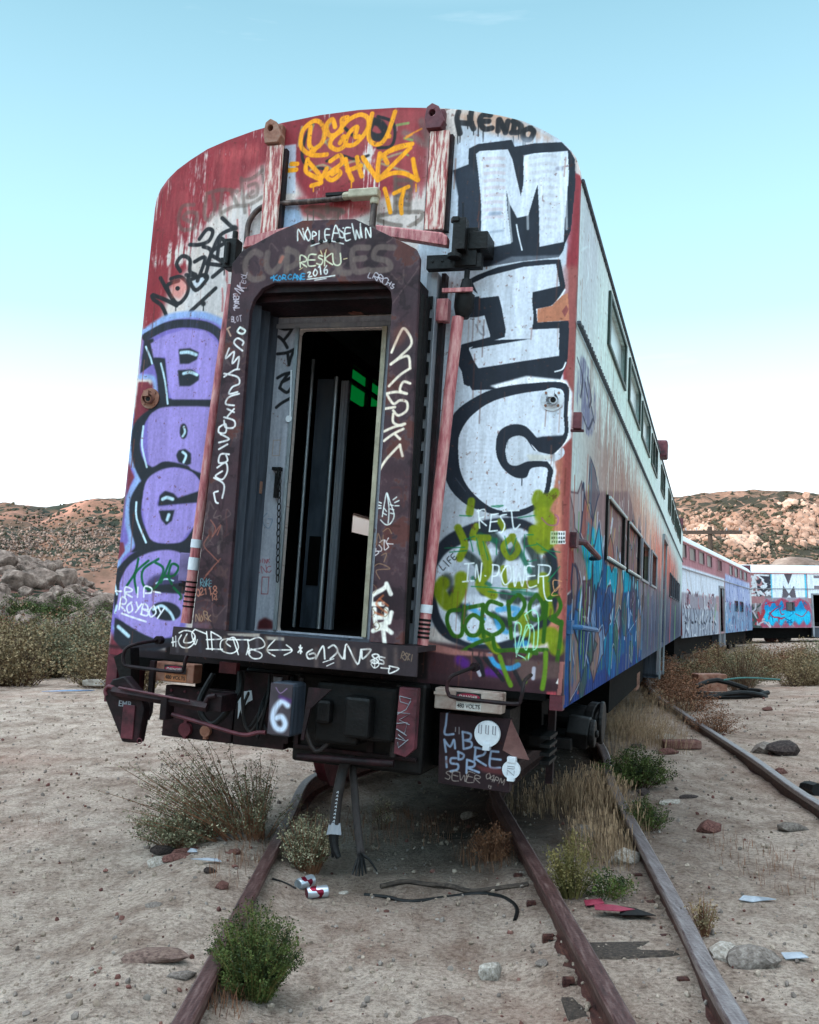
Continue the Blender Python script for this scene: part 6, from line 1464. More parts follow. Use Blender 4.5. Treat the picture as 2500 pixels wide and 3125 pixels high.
# ---- portal (diaphragm face) traced outline at y=-.40
T=Tex(-.9,.95,1.1,4.05,330,330,(62,46,52)); T.im[:]*=.72+.56*T.blot[...,None]; T.im[...,0]*=1.0+.25*(fbm(T.h,T.w,60,60,4)-.4)
al=np.clip((T.blot-.56)/.05,0,1)*.35; T.im+=(np.array((.42,.38,.38))-T.im)*al[...,None].astype(np.float32)
prn=random.Random(12)
for i in range(120):
    side=prn.choice((0,0,1,1,2)); x=prn.uniform(-.72,-.46) if side==0 else (prn.uniform(.5,.72) if side==1 else prn.uniform(-.6,.6)); z=prn.uniform(1.3,3.6) if side<2 else prn.uniform(3.4,3.8)
    pts=[(x,z)]
    for k_ in range(prn.randint(2,5)): pts.append((pts[-1][0]+prn.uniform(-.07,.07),pts[-1][1]+prn.uniform(-.09,.07)))
    T.stroke(pts,prn.uniform(.004,.018),prn.choice([(104,84,84),(84,62,60),(40,28,34),(112,96,92),(92,48,44),(30,24,28)]),.006,prn.uniform(.3,.7))
a_=np.clip((T.blot-.60)/.03,0,1)*.6; T.im+=(np.array((.34,.16,.13),np.float32)-T.im)*a_[...,None]; a_=np.clip((.40-T.blot)/.03,0,1)*.55; T.im+=(np.array((.13,.09,.11),np.float32)-T.im)*a_[...,None]
T.run([(k,c,int(w*1.22),s_,al_,we,sm_,f_) for k,c,w,s_,al_,we,sm_,f_ in PAINT['portal']]); T.grime(.12)
M['portal']=paintmat('portal_graffiti_paint',T.image('portal_paint'),.55)
def q2(p): return (p[0],p[2])
PO=[q2(p) for p in ((-0.675,-0.400,1.274),(-0.613,-0.400,2.966),(-0.606,-0.400,3.608),(-0.543,-0.400,3.687),(-0.314,-0.400,3.799),(-0.144,-0.400,3.862),(0.206,-0.400,3.852),(0.347,-0.400,3.781),(0.548,-0.400,3.678),(0.611,-0.400,3.643),(0.638,-0.400,3.589),(0.640,-0.400,3.472),(0.687,-0.400,1.279))]
PO[0]=(PO[0][0],1.302);PO[-1]=(PO[-1][0],1.302)
PI=[q2(p) for p in ((-0.442,-0.400,1.297),(-0.456,-0.400,3.293),(-0.435,-0.400,3.367),(-0.382,-0.400,3.436),(-0.300,-0.400,3.470),(0.370,-0.400,3.454),(0.427,-0.400,3.433),(0.470,-0.400,3.384),(0.482,-0.400,3.325),(0.482,-0.400,1.307))]
PI[0]=(PI[0][0],1.3025);PI[-1]=(PI[-1][0],1.3025)
ring=PO[:]+PI[::-1]
po=MB().plate(ring,[],XZ,-.44,-.40).build('portal_frame',M['portal'],CAR,uv=(-.9,1.85,1.1,2.95,0),bev=.004)
mb=MB()
for x in (.06,.115,.17,.225): mb.disc((x-.12,-.441,3.72),(0,-1,0),.013,.006,12)
mb.build('bolt',M['black'],po)
# bellows between portal and end wall
def bellows(x0,x1,sg,n_=3):
    mb=MB()
    prof=[]
    for k in range(n_*8+1):
        t=k/(n_*8); y=-.40+.385*t; prof.append((x0+sg*.035*abs(math.sin(t*n_*math.pi)),y))
    vs=[];
    for z in (1.30,3.42): vs+=[(x,y,z) for x,y in prof]
    m_=len(prof); mb.add(vs,[(i,i+1,m_+i+1,m_+i) for i in range(m_-1)]); return mb
bellows(-.46,0,-1).build('bellows',M['darkgrey'],CAR,smooth=True)
bellows(.52,0,1).build('bellows',M['darkgrey'],CAR,smooth=True)
bellows(-.56,0,-1).build('bellows',M['black'],CAR,smooth=True)
mb=bellows(.60,0,1,4); mb.build('bellows',M['black'],CAR,smooth=True)
mb=MB(); mb.box(-.56,.6,-.40,-.013,3.42,3.50); mb.box(-.50,.55,-.34,-.02,3.38,3.42); mb.build('bellows_top',M['darkmaroon'],CAR)
lp=MB(); c=Vector((0.108,-0.060,3.408)); lp.box(c.x-.05,c.x+.05,c.y-.03,c.y+.03,c.z-.03,c.z+.02); lp.tube([c+Vector((0,-.03,-.03)),c+Vector((0,-.03,.0))],.022,8); lp.build('door_light',M['rustbox'],CAR,bev=.008)
# ---- right of portal: guide channels
mb=MB(); mb.box(.585,.655,-.10,-.002,1.29,3.62); mb.box(.655,.665,-.14,-.002,1.29,3.45); ch=mb.build('guide_channel',M['grey'],CAR,bev=.004)
mb=MB(); mb.box(.672,.70,-.07,-.002,1.30,3.62); mb.build('guide_channel',M['darkmaroon'],CAR)
for k in range(15): MB().box(.605,.635,-.112,-.101,1.42+k*.14,1.50+k*.14).build('slot',M['black'],ch)
mb=MB(); mb.box(-.66,-.60,-.10,-.002,1.29,3.60); mb.build('guide_channel',M['maroon'],CAR)
# ---- straps and lugs
for sg,x0,x1 in ((-1,-.622,-.505),(1,.535,.662)):
    st=MB().box(x0,x1,-.075,-.045,3.91,4.565).build('strap_plate',M['peel'],CAR,bev=.004)
    MB().box(x0-.012,x0+.01,-.045,-.002,3.91,4.55).box(x1-.01,x1+.02,-.045,-.002,3.91,4.55).build('strap_side',M['darkmaroon'],st)
    c=(x0+x1)/2-(.02 if sg<0 else .04)
    lug=MB().plate([(c-.045,4.575),(c+.05,4.575),(c+.075,4.62),(c+.03,4.72),(c-.015,4.745),(c-.05,4.72),(c-.06,4.65)],[rr(c-.03,c+.01,4.655,4.70,.019,4)],XZ,-.10,-.03)
    lug.box(c+.02,c+.06,-.06,-.002,4.57,4.72); lug.build('lifting_lug',M['maroon'] if sg>0 else M['rustbox'],CAR,bev=.006)
# ---- pipe loop above the portal
pr=MB().tube([(-.74,-.03,3.80),(-.74,-.03,4.00),(-.725,-.03,4.07),(-.68,-.03,4.13),(-.62,-.03,4.16),(-.54,-.03,4.17),(-.3,-.03,4.17),(.0,-.05,4.17)],.019,10,sm=3).build('air_pipe',M['pipebrown'],CAR,smooth=True)
jb=MB().box(.01,.215,-.11,-.03,4.145,4.205).tube([(-.04,-.06,4.175),(.02,-.07,4.175)],.026,10).tube([(.185,-.07,4.15),(.185,-.07,4.10)],.03,10).build('junction_box',M['cream'],CAR,bev=.01)
MB().tube([(.185,-.07,4.11),(.18,-.07,3.91)],.022,10).tube([(.18,-.07,3.95),(.18,-.07,3.88)],.031,8).box(.17,.22,-.10,-.04,3.92,3.94).build('air_pipe',M['pipebrown'],CAR,smooth=True)
MB().box(-.17,.0,-.06,-.002,4.19,4.21).build('pipe_clamp',M['black'],pr)
# ---- cross bars and their brackets
mb=MB(); mb.plate([(-.66,3.79),(-.64,3.865),(-.30,3.925),(-.28,3.85)],[],XZ,-.235,-.175); mb.build('cross_bar',M['pinkpipe'],CAR,bev=.012)
mb=MB(); mb.plate([(.26,3.90),(.28,3.83),(.74,3.735),(.74,3.80),(.70,3.825)],[],XZ,-.235,-.175); mb.build('cross_bar',M['pinkpipe'],CAR,bev=.012)
bk=MB(); bk.box(-.79,-.70,-.24,-.15,3.66,3.86); bk.box(-.82,-.66,-.22,-.002,3.69,3.74); bk.tube([(-.755,-.25,3.68),(-.755,-.25,3.83)],.016,8); bk.tube([(-.735,-.2,3.85),(-.735,-.2,3.92)],.02,8); bk.build('bar_bracket',M['black'],CAR,bev=.006)
bk=MB(); bk.box(.60,.95,-.18,-.12,3.61,3.70); bk.box(.87,.985,-.20,-.002,3.72,3.83); bk.box(.78,.92,-.19,-.10,3.62,3.86); bk.box(.80,.86,-.26,-.18,3.70,3.90); bk.tube([(.795,-.24,3.66),(.795,-.24,3.88)],.021,10); bk.tube([(.795,-.24,3.875),(.795,-.24,3.905)],.036,6); bk.tube([(.795,-.24,3.65),(.795,-.24,3.675)],.045,10)
for x in (.64,.70,.76): bk.disc((x,-.181,3.66),(0,-1,0),.009,.006,8)
bk.build('bar_bracket',M['black'],CAR,bev=.006)
# damper on the right, pipe below
mb=MB(); mb.tube([(.86,-.16,3.60),(.86,-.16,3.50)],.018,8); mb.tube([(.862,-.16,3.54),(.858,-.16,3.45),(.855,-.16,3.445),(.852,-.16,3.36),(.845,-.16,3.30)],[.03,.045,.062,.062,.04],14); mb.build('damper',M['black'],CAR,smooth=True)
mb=MB(); mb.box(.73,.92,-.24,-.22,3.44,3.465); mb.box(.66,.74,-.12,-.05,3.30,3.44); mb.build('damper_clip',M['pinkpipe'],CAR)
MB().tube([(.822,-.17,3.30),(.795,-.2,2.6),(.775,-.23,2.0),(.75,-.25,1.30)],[.038,.034],12).build('stand_pipe',M['pinkpipe'],CAR,smooth=True)
MB().tube([(-0.678,-0.300,3.517),(-0.713,-0.300,2.952),(-0.753,-0.300,2.209),(-0.798,-0.300,1.324)],[.024,.034],12).build('stand_pipe',M['pinkpipe'],CAR,smooth=True)
def band_on(pts,mat,nm):
    for (p,q_,r_) in pts: MB().tube([p,q_],r_,12).build(nm,mat,CAR,smooth=True)
def along(p0,p1,t): return tuple(a+(b-a)*t for a,b in zip(p0,p1))
lA,lB=(-0.753,-0.300,2.209),(-0.798,-0.300,1.324); rA,rB=(.775,-.23,2.0),(.75,-.25,1.30)
band_on([(along(rA,rB,.66),along(rA,rB,.73),.0375)]+[(along(lA,lB,.40),along(lA,lB,.46),.0355),(along(lA,lB,.53),along(lA,lB,.62),.0355)],M['white'],'sticker')
band_on([(along(rA,rB,.78+k*.036),along(rA,rB,.80+k*.036),.0372) for k in range(5)]+[(along(lA,lB,.70+k*.035),along(lA,lB,.712+k*.035),.0358) for k in range(6)],M['black'],'sticker')
# text helper: lettering as thin solid meshes
def text(s,size,mat,parent,loc,w=None,name='lettering',rot=(R(90),0,0)):
    c=bpy.data.curves.new('t','FONT'); c.body=s; c.size=size; c.extrude=.0008; c.align_x='CENTER'; c.align_y='CENTER'; c.offset=size*.012
    t=bpy.data.objects.new('t',c); COL.objects.link(t); bpy.context.view_layer.update(); me=bpy.data.meshes.new_from_object(t.evaluated_get(bpy.context.evaluated_depsgraph_get())); bpy.data.objects.remove(t)
    me.materials.clear(); me.materials.append(mat); o=bpy.data.objects.new(name,me); COL.objects.link(o); o.parent=parent; o.location=loc; o.rotation_euler=rot
    if w:
        xs=[v.co.x for v in me.vertices]; o.scale=(w/(max(xs)-min(xs)),1,1)
    return o
def plainmat(name,c,r=.5): 
    return noisemat(name,[tuple(int(v*.8) for v in c),c],14,rough=r)
M['ink']=plainmat('black_lettering',(26,26,28)); M['signred']=plainmat('danger_red',(150,24,60)); M['signwhite']=plainmat('sign_white',(206,204,198)); M['signorange']=plainmat('rust_stained_sign',(186,122,84))
# ---- threshold beam
T=Tex(-.85,.85,1.05,1.35,420,420,(48,40,44)); T.im[:]*=.75+.5*T.blot[...,None]; T.run([(k,c,int(w*1.1),s_,al_,we,sm_,f_) for k,c,w,s_,al_,we,sm_,f_ in PAINT['beam']]); T.grime(.12)
M['beam']=paintmat('beam_graffiti_paint',T.image('beam_paint'),.5)
mb=MB(); mb.plate([(-.80,1.135),(.79,1.13),(.785,1.298),(-.79,1.305)],[],XZ,-.465,-.445); mb.box(-.78,.77,-.4445,-.02,1.262,1.296); mb.build('threshold_beam',M['beam'],CAR,uv=(-.85,1.7,1.05,.3,0),bev=.003)
# ---- marker lamps
for sx in (-1,1):
    c=(1.4*sx,0,2.835 if sx<0 else 2.825); m_=M['white'] if sx>0 else M['rustbox']
    b=MB().disc((c[0],-.0005,c[2]),(0,-1,0),.072,.008,28); bo=b.build('marker_lamp',m_,CAR,smooth=True)
    t=MB().tube([(c[0],-.008,c[2]),(c[0]+.004,-.05,c[2]-.005)],[.04,.036],16,cap=False).tube([(c[0]+.012,-.045,c[2]-.012),(c[0]+.012,-.02,c[2]-.012)],.024,12).box(c[0]-.02,c[0]+.018,-.064,-.03,c[2]+.004,c[2]+.045); t.build('lamp_socket',m_ ,bo,smooth=True)
    r_=MB()
    for a in (45,135,225,315): r_.disc((c[0]+.055*math.cos(R(a)),-.0085,c[2]+.055*math.sin(R(a))),(0,-1,0),.008,.006,8)
    r_.build('lamp_bolts',M['rustbox'],bo); MB().disc((c[0]+.012,-.047,c[2]-.012),(0,-1,0),.017,.003,12).build('lamp_hole',M['black'],bo)
# small fittings on the end wall
p=(-0.984,0.000,1.687); MB().box(p[0]-.055,p[0]+.05,-.04,-.002,p[2]-.10,p[2]+.09).build('junction_box',noisemat('lilac_painted_box',[(88,78,112),(126,112,160)],8),CAR,bev=.005); MB().box(p[0]-.04,p[0]+.06,-.05,-.002,p[2]-.135,p[2]-.115).build('box_bracket',M['black'],CAR)
p=(1.552,0.000,2.689); MB().box(p[0]-.015,p[0]+.035,-.05,-.002,p[2]-.05,p[2]+.05).box(p[0]-.03,p[0]+.05,-.03,-.002,p[2]-.065,p[2]-.05).build('corner_bracket',M['maroon'],CAR,bev=.004)
# side grab irons
mb=MB(); mb.tube([(1.54,.16,1.985),(1.60,.30,1.985),(1.62,.95,1.93),(1.55,1.1,1.93)],[.022,.016],8); mb.box(1.53,1.575,.08,.2,1.94,2.03); mb.build('grab_iron',M['maroon'],CAR)
mb=MB(); mb.tube([(1.54,.14,1.46),(1.61,.2,1.46),(1.64,.8,1.44),(1.55,.9,1.44)],.016,8); mb.box(1.53,1.57,.08,.2,1.42,1.50); mb.build('grab_iron',plainmat('blue_sprayed_iron',(44,100,150)),CAR)
# ---- under the end wall: 480 volt boxes, signs, handrails
for sg,x0,x1,mt in ((-1,-1.11,-.81,M['rustbox']),(1,.81,1.22,M['bonebox'])):
    bx=MB().box(x0,x1,-.13,-.02,.93,1.052).build('connector_box',mt,CAR,bev=.006)
    if sg>0: MB().box(x0-.004,x1+.004,-.14,-.131,1.012,1.03).build('box_lip',mt,bx)
    sx0,sx1=(-1.02,-.86) if sg<0 else (.945,1.095)
    sw=M['signorange'] if sg<0 else M['signwhite']
    s1=MB().box(sx0,sx1,-.134,-.1305,.936,.985).build('sign_plate',sw,CAR); text('480 VOLTS',.034,M['ink'],s1,((sx0+sx1)/2,-.1355,.959),(sx1-sx0)*.92)
    s2=MB().box(sx0,sx1,-.146,-.1425,.988,1.04).build('sign_plate',M['ink'],CAR)
    pts=[((sx0+sx1)/2+(sx1-sx0)*.46*math.cos(t*math.pi/12),1.016+.019*math.sin(t*math.pi/12)) for t in range(24)]
    MB().plate(pts,[],XZ,-.149,-.1463).build('sign_oval',M['signred'],s2); text('DANGER',.026,M['signwhite'],s2,((sx0+sx1)/2,-.1505,1.014),(sx1-sx0)*.74)
hm=M['darkmaroon']
def hrail(x0,x1,nm='handrail'):
    mb=MB(); mb.tube([(x0+.10,-.10,1.19),(x0+.07,-.30,1.17),(x0+.02,-.35,1.14),(x0,-.35,1.09),(x0+.01,-.35,1.045),(x0+.06,-.35,1.025),(x1-.05,-.35,1.02),(x1-.01,-.35,1.045),(x1,-.35,1.10),(x1,-.30,1.15),(x1,-.1,1.17)],.0115,8,sm=3); mb.disc((x0+.10,-.13,1.19),(0,1,0),.028,.05,10); return mb.build(nm,M['darkmaroon'],CAR,smooth=True)
hrail(-1.20,-.75,'handrail'); hrail(.94,1.375)
# lower panels
mb=MB(); mb.box(-1.05,-.54,-.06,.02,.57,.90); lpn=mb.build('jumper_panel',M['darkmaroon'],CAR,bev=.006)
for (cc,rr_,mt) in (((-0.865,-0.100,0.631),.044,M['maroon']),((-0.716,-0.100,0.635),.036,M['rustbox'])):
    mb=MB().disc((cc[0],-.065,cc[2]),(0,-1,0),rr_,.03,22).box(cc[0]-.012,cc[0]+.012,-.09,-.06,cc[2]+rr_-.005,cc[2]+rr_+.025).box(cc[0]-.012,cc[0]+.012,-.09,-.06,cc[2]-rr_-.015,cc[2]-rr_+.002); mb.build('socket_cover',mt,lpn,smooth=True)
T=Tex(.75,1.35,.42,.95,340,340,(40,26,30)); T.im[:]*=.7+.6*T.blot[...,None]; T.run(PAINT['panel']); T.grime(.12)
M['panel']=paintmat('jumper_panel_paint',T.image('jumper_panel_paint'),.6)
rpn=MB().plate([(.83,.90),(.845,.485),(1.275,.48),(1.26,.90)],[],XZ,-.06,.02).build('jumper_panel',M['panel'],CAR,uv=(.75,.6,.42,.53,0))
for (cc,rr_,nm) in (((1.134,-0.100,0.808),.076,0),((1.287,-0.120,0.618),.052,1)):
    mb=MB().disc((cc[0],-.075,cc[2]),(0,-1,0),rr_,.03,28); 
    if nm: mb.box(cc[0]-.025,cc[0]+.025,-.11,-.06,cc[2]+rr_-.01,cc[2]+rr_+.02).box(cc[0]-.02,cc[0]+.02,-.11,-.06,cc[2]-rr_-.012,cc[2]-rr_+.01)
    else: mb.box(cc[0]-.02,cc[0]+.02,-.115,-.06,cc[2]-rr_-.018,cc[2]-rr_+.022)
    so_=mb.build('socket_cover',M['white'],rpn,smooth=True)
    mk=MB(); z=cc[2];x=cc[0]
    if nm: 
        for p_,r__ in (([(x-.022,-.106,z+.02),(x+.02,-.106,z+.02),(x+.02,-.106,z+.008),(x-.022,-.106,z+.008)],.0022),([(x-.02,-.106,z-.028),(x-.02,-.106,z-.002),(x+.02,-.106,z-.03),(x+.02,-.106,z-.002)],.0022)): mk.tube(p_,r__,5)
    else:
        for dx in (-.042,0,.042): mk.tube([(x+dx-.008,-.106,z+.05),(x+dx-.008,-.106,z+.002),(x+dx+.008,-.106,z-.002),(x+dx+.008,-.106,z+.05)],.0035,5)
    mk.build('cover_emblem',M['grey'],so_)
MB().plate([(1.265,.90),(1.385,.68),(1.30,.685),(1.225,.72)],[],XZ,-.07,-.062).build('gusset',noisemat('dusty_maroon_gusset',[(72,40,42),(118,84,78)],5),CAR)
MB().box(1.05,1.25,-.03,.3,.55,.95).build('cable_duct',M['black'],CAR)
for k in range(4): MB().box(1.40,1.46,.2,.5,.62+k*.05,.64+k*.05).build('spring_leaf',M['black'],CAR)
MB().box(1.38,1.425,.60,.66,.44,.99).build('sill_strut',M['darkmaroon'],CAR)
# vertical post with tag
ps=MB().plate([(.675,1.06),(.785,1.06),(.785,.72),(.735,.67),(.665,.685)],[],XZ,-.41,-.35).build('buffer_post',M['maroon'],CAR,bev=.004)
mk=MB()
for st in ([(395,410),(450,420),(440,450),(400,440),(395,410)],[(450,430),(430,480),(390,510)],[(390,500),(450,500),(400,540),(450,560)],[(390,560),(440,550),(430,610),(390,590),(440,620)],[(400,620),(440,650),(390,640)],[(450,640),(405,690),(400,660)]):
    mk.tube([(0.040,0.000,1.383) if False else None for _ in ()] or [(.68+(x-395)/60*.075,-.4125,1.02-(y-400)/300*.31) for x,y in st],.0028,5)
mk.build('sprayed_tag',M['grey'],ps)
# centre: coupler, buffer cylinder with a 6
mb=MB(); mb.box(-.09,.06,-.50,-.30,.72,1.03); bc=mb.build('buffer_housing',M['darkgrey'],CAR,bev=.02)
T=Tex(-.1,.08,.7,1.05,500,500,(70,62,68)); T.im[:]*=.7+.6*T.blot[...,None]
c0=(0.040,0.000,1.383)
T.stroke([(.032,.905),(-.005,.925),(-.045,.88),(-.055,.82),(-.03,.77),(.01,.765),(.025,.80),(.0,.835),(-.035,.825)],.034,(205,218,238),.018,1,0,1); T.stroke([(-.05,1.0),(-.02,.97),(.02,1.0)],.006,(150,120,160),.004,.8); T.stroke([(-.02,.95),(.05,.93)],.02,(84,44,120),.02,.7)
M['six']=paintmat('buffer_paint',T.image('buffer_paint'),.5)
MB().box(-.085,.055,-.508,-.501,.73,1.025).build('buffer_plate',M['six'],bc,uv=(-.1,.18,.7,.35,0),bev=.002)
cp=MB(); cp.box(.12,.40,-.30,.25,.68,1.04); cp.box(.34,.50,-.40,-.10,.74,.98); cp.box(.14,.24,-.36,-.1,.80,.94); cp.box(-.1,.75,-.1,.35,.52,1.06); cp.tube([(.2,.3,.86),(.2,2.2,.86)],.13,12); cp.box(-.5,.62,-.02,.3,.80,1.06); cp.box(-.55,-.1,-.05,.15,.62,1.0); cp.box(.36,.62,-.30,.0,.72,1.04); cp.build('coupler',M['black'],CAR,bev=.02)
cp=MB(); cp.plate([(.16,1.02),(.30,1.02),(.18,.90),(.15,.72),(.135,.72)],[],XZ,-.52,-.50); cp.build('coupler_guard',M['darkmaroon'],CAR)
mb=MB(); mb.box(-.30,-.12,-.12,-.06,.62,.98); mb.build('hose_bracket',M['darkmaroon'],CAR); mb=MB(); mb.box(-.255,-.19,-.135,-.121,.985,1.025); mb.build('small_plate',M['grey'],CAR)
mb=MB(); mb.plate([q2(p) for p in ((-0.517,-0.130,0.884),(-0.473,-0.130,0.909),(-0.391,-0.130,0.927),(-0.380,-0.130,0.868),(-0.412,-0.130,0.850),(-0.446,-0.130,0.804),(-0.445,-0.130,0.762),(-0.457,-0.130,0.803),(-0.472,-0.130,0.741),(-0.477,-0.130,0.844),(-0.508,-0.130,0.856))],[],XZ,-.13,-.126); mb.build('white_splash',M['white'],CAR)
MB().box(-.50,-.15,-.118,-.04,.58,1.04).build('bracket_plate',M['darkmaroon'],CAR)
# cables, air lines and castings hanging in the dark round the coupler
crn=random.Random(31)
for i in range(9):
    x0=crn.uniform(-.48,.64); x1=x0+crn.uniform(-.3,.3); y0=crn.uniform(-.22,-.12); MB().tube([(x0,y0,1.04),(x0+.02,y0-.05,.9),((x0+x1)/2,y0-.06,.66+crn.uniform(-.04,.08)),(x1,y0-.02,.82),(x1+.02,y0+.1,1.0)],crn.choice((.010,.014,.019)),8,sm=5).build('brake_cable',M['rubber'] if i%2 else M['black'],CAR,smooth=True)
for i in range(12):
    x=crn.uniform(-.1,.72); z=crn.uniform(.58,1.0); MB().disc((x,-.101,z),(0,-1,0),.014,.012,6).build('bolt',M['darkmaroon'],CAR)
MB().box(-.08,.72,-.125,-.101,.60,.625).box(-.08,-.05,-.125,-.101,.625,1.04).box(.40,.44,-.125,-.101,.625,1.04).build('coupler_rib',M['darkmaroon'],CAR,bev=.004)
MB().tube([(.02,-.28,.58),(.62,-.25,.60)],.022,10).build('uncoupling_rod',M['darkmaroon'],CAR,smooth=True)
for i in range(5): MB().disc((-1.0+i*.1,-.061,.87-.0*i),(0,-1,0),.010,.010,6).build('bolt',M['maroon'],lpn)
# locking bar mechanism on the left
cf=MB().plate([q2(p) for p in ((-1.208,-0.500,0.887),(-1.166,-0.500,0.950),(-1.079,-0.500,0.979),(-0.954,-0.500,0.872),(-0.922,-0.500,0.792),(-0.945,-0.500,0.584),(-1.057,-0.500,0.579),(-1.206,-0.500,0.828))],[],XZ,-.50,-.42).build('bar_hanger',M['darkmaroon'],CAR,bev=.012)
mb=MB(); mb.box(*sorted(((-1.063,-0.500,0.716)[0],(-0.979,-0.500,0.725)[0])),-.512,-.50,(-1.015,-0.500,0.604)[2],(-1.037,-0.500,0.809)[2]); mb.build('hanger_rib',M['maroon'],cf,bev=.004)
mb=MB(); mb.tube([(-1.196,-0.500,0.850),(-1.207,-0.500,0.877),(-1.186,-0.500,0.907),(-1.144,-0.500,0.900)],.012,8,sm=3); c=Vector((-0.934,-0.500,0.599)); mb.tube([c+Vector((.016*math.cos(t*math.pi/6),0,.016*math.sin(t*math.pi/6))) for t in range(13)],.0035,6); mb.build('hanger_ring',M['maroon'],cf)
text('EMB',.05,M['grey'],cf,tuple(Vector((-1.057,-0.500,0.810))+Vector((0,-.0025,0))))
MB().tube([(-1.137,-0.520,0.885),(-0.489,-0.500,0.843)],.030,6).build('lock_bar',M['darkmaroon'],CAR)
mb=MB(); mb.tube([(-1.079,-0.550,0.913),(-0.592,-0.540,0.874)],.008,6); mb.build('lock_bar_flange',M['maroon'],CAR)
mb=MB(); c=Vector((-0.762,-0.500,0.821)); mb.box(c.x-.022,c.x+.022,c.y-.05,c.y+.05,c.z-.075,c.z+.07); mb.build('bar_clamp',M['darkmaroon'],CAR,bev=.008); mb=MB(); c=Vector((-0.491,-0.480,0.868)); mb.tube([c+Vector((-.03,-.02,-.03)),c+Vector((.0,-.02,.035)),c+Vector((.05,-.02,.05))],.016,8); mb.box(c.x-.02,c.x+.08,c.y,c.y+.2,c.z-.05,c.z+.05); mb.build('bar_clamp',M['darkmaroon'],CAR,bev=.008)
MB().tube([(-0.727,-0.500,0.780),(-0.537,-0.480,0.746),(-0.336,-0.450,0.705),(-0.259,-0.420,0.696),(-0.196,-0.400,0.714),(-0.144,-0.400,0.719)],.012,8,sm=3).build('lift_rod',M['maroon'],CAR,smooth=True)
mb=MB(); mb.tube([(-1.069,-0.200,0.839),(-1.061,-0.200,0.723),(-1.071,-0.200,0.693),(-1.081,-0.250,0.701)],.014,6); mb.box(*sorted(((-1.095,-0.200,1.012)[0],(-1.061,-0.200,1.015)[0])),-.2,-.17,(-1.057,-0.200,0.724)[2],1.06); mb.build('hanger_arm',M['darkmaroon'],CAR)
MB().plate([q2(p) for p in ((-1.303,-0.250,1.071),(-1.186,-0.250,1.139),(-1.168,-0.250,1.008),(-1.159,-0.250,0.878),(-1.219,-0.250,0.887))],[],XZ,-.30,-.2).build('corner_gusset',M['black'],CAR)
mb=MB(); mb.box(-1.40,-.8,-.02,.06,1.00,1.058); mb.build('end_sill',M['void'],CAR); mb=MB(); mb.box(.6,1.45,-.012,.06,1.02,1.058); mb.build('end_sill',M['void'],CAR)
MB().box(-.62,-.50,-.15,-.1,1.02,1.09).build('red_tab',M['maroon'],CAR)
# bogie
BG=[]
def bogie(parent,yc,xo,rz,mat=None):
    fr=MB(); 
    for s_ in (-1,1): fr.box(s_*1.0-.09,s_*1.0+.09,-1.75,1.75,.50,.74); fr.box(s_*1.0-.12,s_*1.0+.12,-.5,.5,.36,.5)
    fr.box(-1,1,-.3,.3,.45,.75)
    f=fr.build('bogie',M['void'],parent); f.location=(xo,yc,0); f.rotation_euler=(0,-.067 if parent==CAR else 0,rz)
    for ya in (-1.3,1.3):
        for s_ in (-1,1):
            w=MB(); w.tube([(s_*.70,ya,.46),(s_*.72,ya,.46),(s_*.725,ya,.46),(s_*.80,ya,.46)],[.49,.49,.46,.45],32); wo=w.build('wheel',M['maroon'] if s_<0 else M['black'],f,smooth=True)
            j=MB(); j.disc((s_*.9,ya,.46),(s_,0,0),.15,.24,18); j.disc((s_*1.14,ya,.46),(s_,0,0),.17,.03,6); j.disc((s_*1.165,ya,.46),(s_,0,0),.05,.03,6); j.build('axle_box',M['black'],f)
        MB().tube([(-.9,ya,.46),(.9,ya,.46)],.08,12).build('axle',M['black'],f)
    return f
bf=bogie(CAR,3.6,-.13,.12)
mb=MB(); mb.tube([(1.25,1.5,.80),(1.62,1.5,.76)],.10,18); mb.tube([(1.62,1.5,.76),(1.65,1.5,.76)],.155,20); mb.tube([(1.55,1.52,.76),(1.62,1.5,.76)],.145,20); mb.tube([(1.45,1.05,.74),(1.60,1.05,.73)],.12,6); mb.tube([(1.60,1.05,.73),(1.64,1.05,.73)],.095,18); mb.tube([(1.64,1.05,.73),(1.66,1.05,.73)],.03,6); mb.box(1.2,1.5,.9,1.7,.62,.70); mb.build('axle_generator',M['black'],CAR,bev=.01)
bogie(CAR,21.9,0,0)
# roof vent on the far part of the side
MB().box(1.40,1.62,10.35,10.75,4.16,4.44).build('roof_horn',M['maroon'],CAR,bev=.03)
# hoses hanging from the coupler to the ground
hg=lambda p:Vector(p)
def W2L(v):
    return CARM_INV@Vector(v)
bpy.context.view_layer.update(); CARM_INV=CAR.matrix_world.inverted()
hz=5.75
h1p=[W2L(p) for p in ((-0.307,6.100,0.518),(-0.355,6.000,0.558),(-0.398,5.950,0.509),(-0.424,5.900,0.386),(-0.439,5.900,0.287),(-0.446,5.880,0.182))]
ho=MB().tube(h1p,.032,10,sm=3).build('air_hose',M['rubber'],CAR,smooth=True)
MB().tube([W2L((-0.445,5.880,0.192)),W2L((-0.448,5.860,0.129))],[.036,.048],4).build('hose_connector',M['grey'],ho)
MB().tube([W2L((-0.449,5.860,0.132)),W2L((-0.442,5.840,0.063)),W2L((-0.415,5.820,0.009))],[.034,.018],8,sm=3).tube([W2L((-0.464,5.860,0.097)),W2L((-0.452,5.840,0.004))],.008,5).build('hose_end',M['black'],ho)
h2p=[W2L(p) for p in ((-0.302,6.100,0.518),(-0.344,6.000,0.491),(-0.332,5.950,0.378),(-0.316,5.900,0.227),(-0.292,5.850,0.061),(-0.284,5.800,0.024))]
h2=MB().tube(h2p,[.024,.024],8,sm=3).build('air_hose',M['rubber'],CAR,smooth=True)
mb=MB(); c=Vector((-0.284,5.800,0.033))
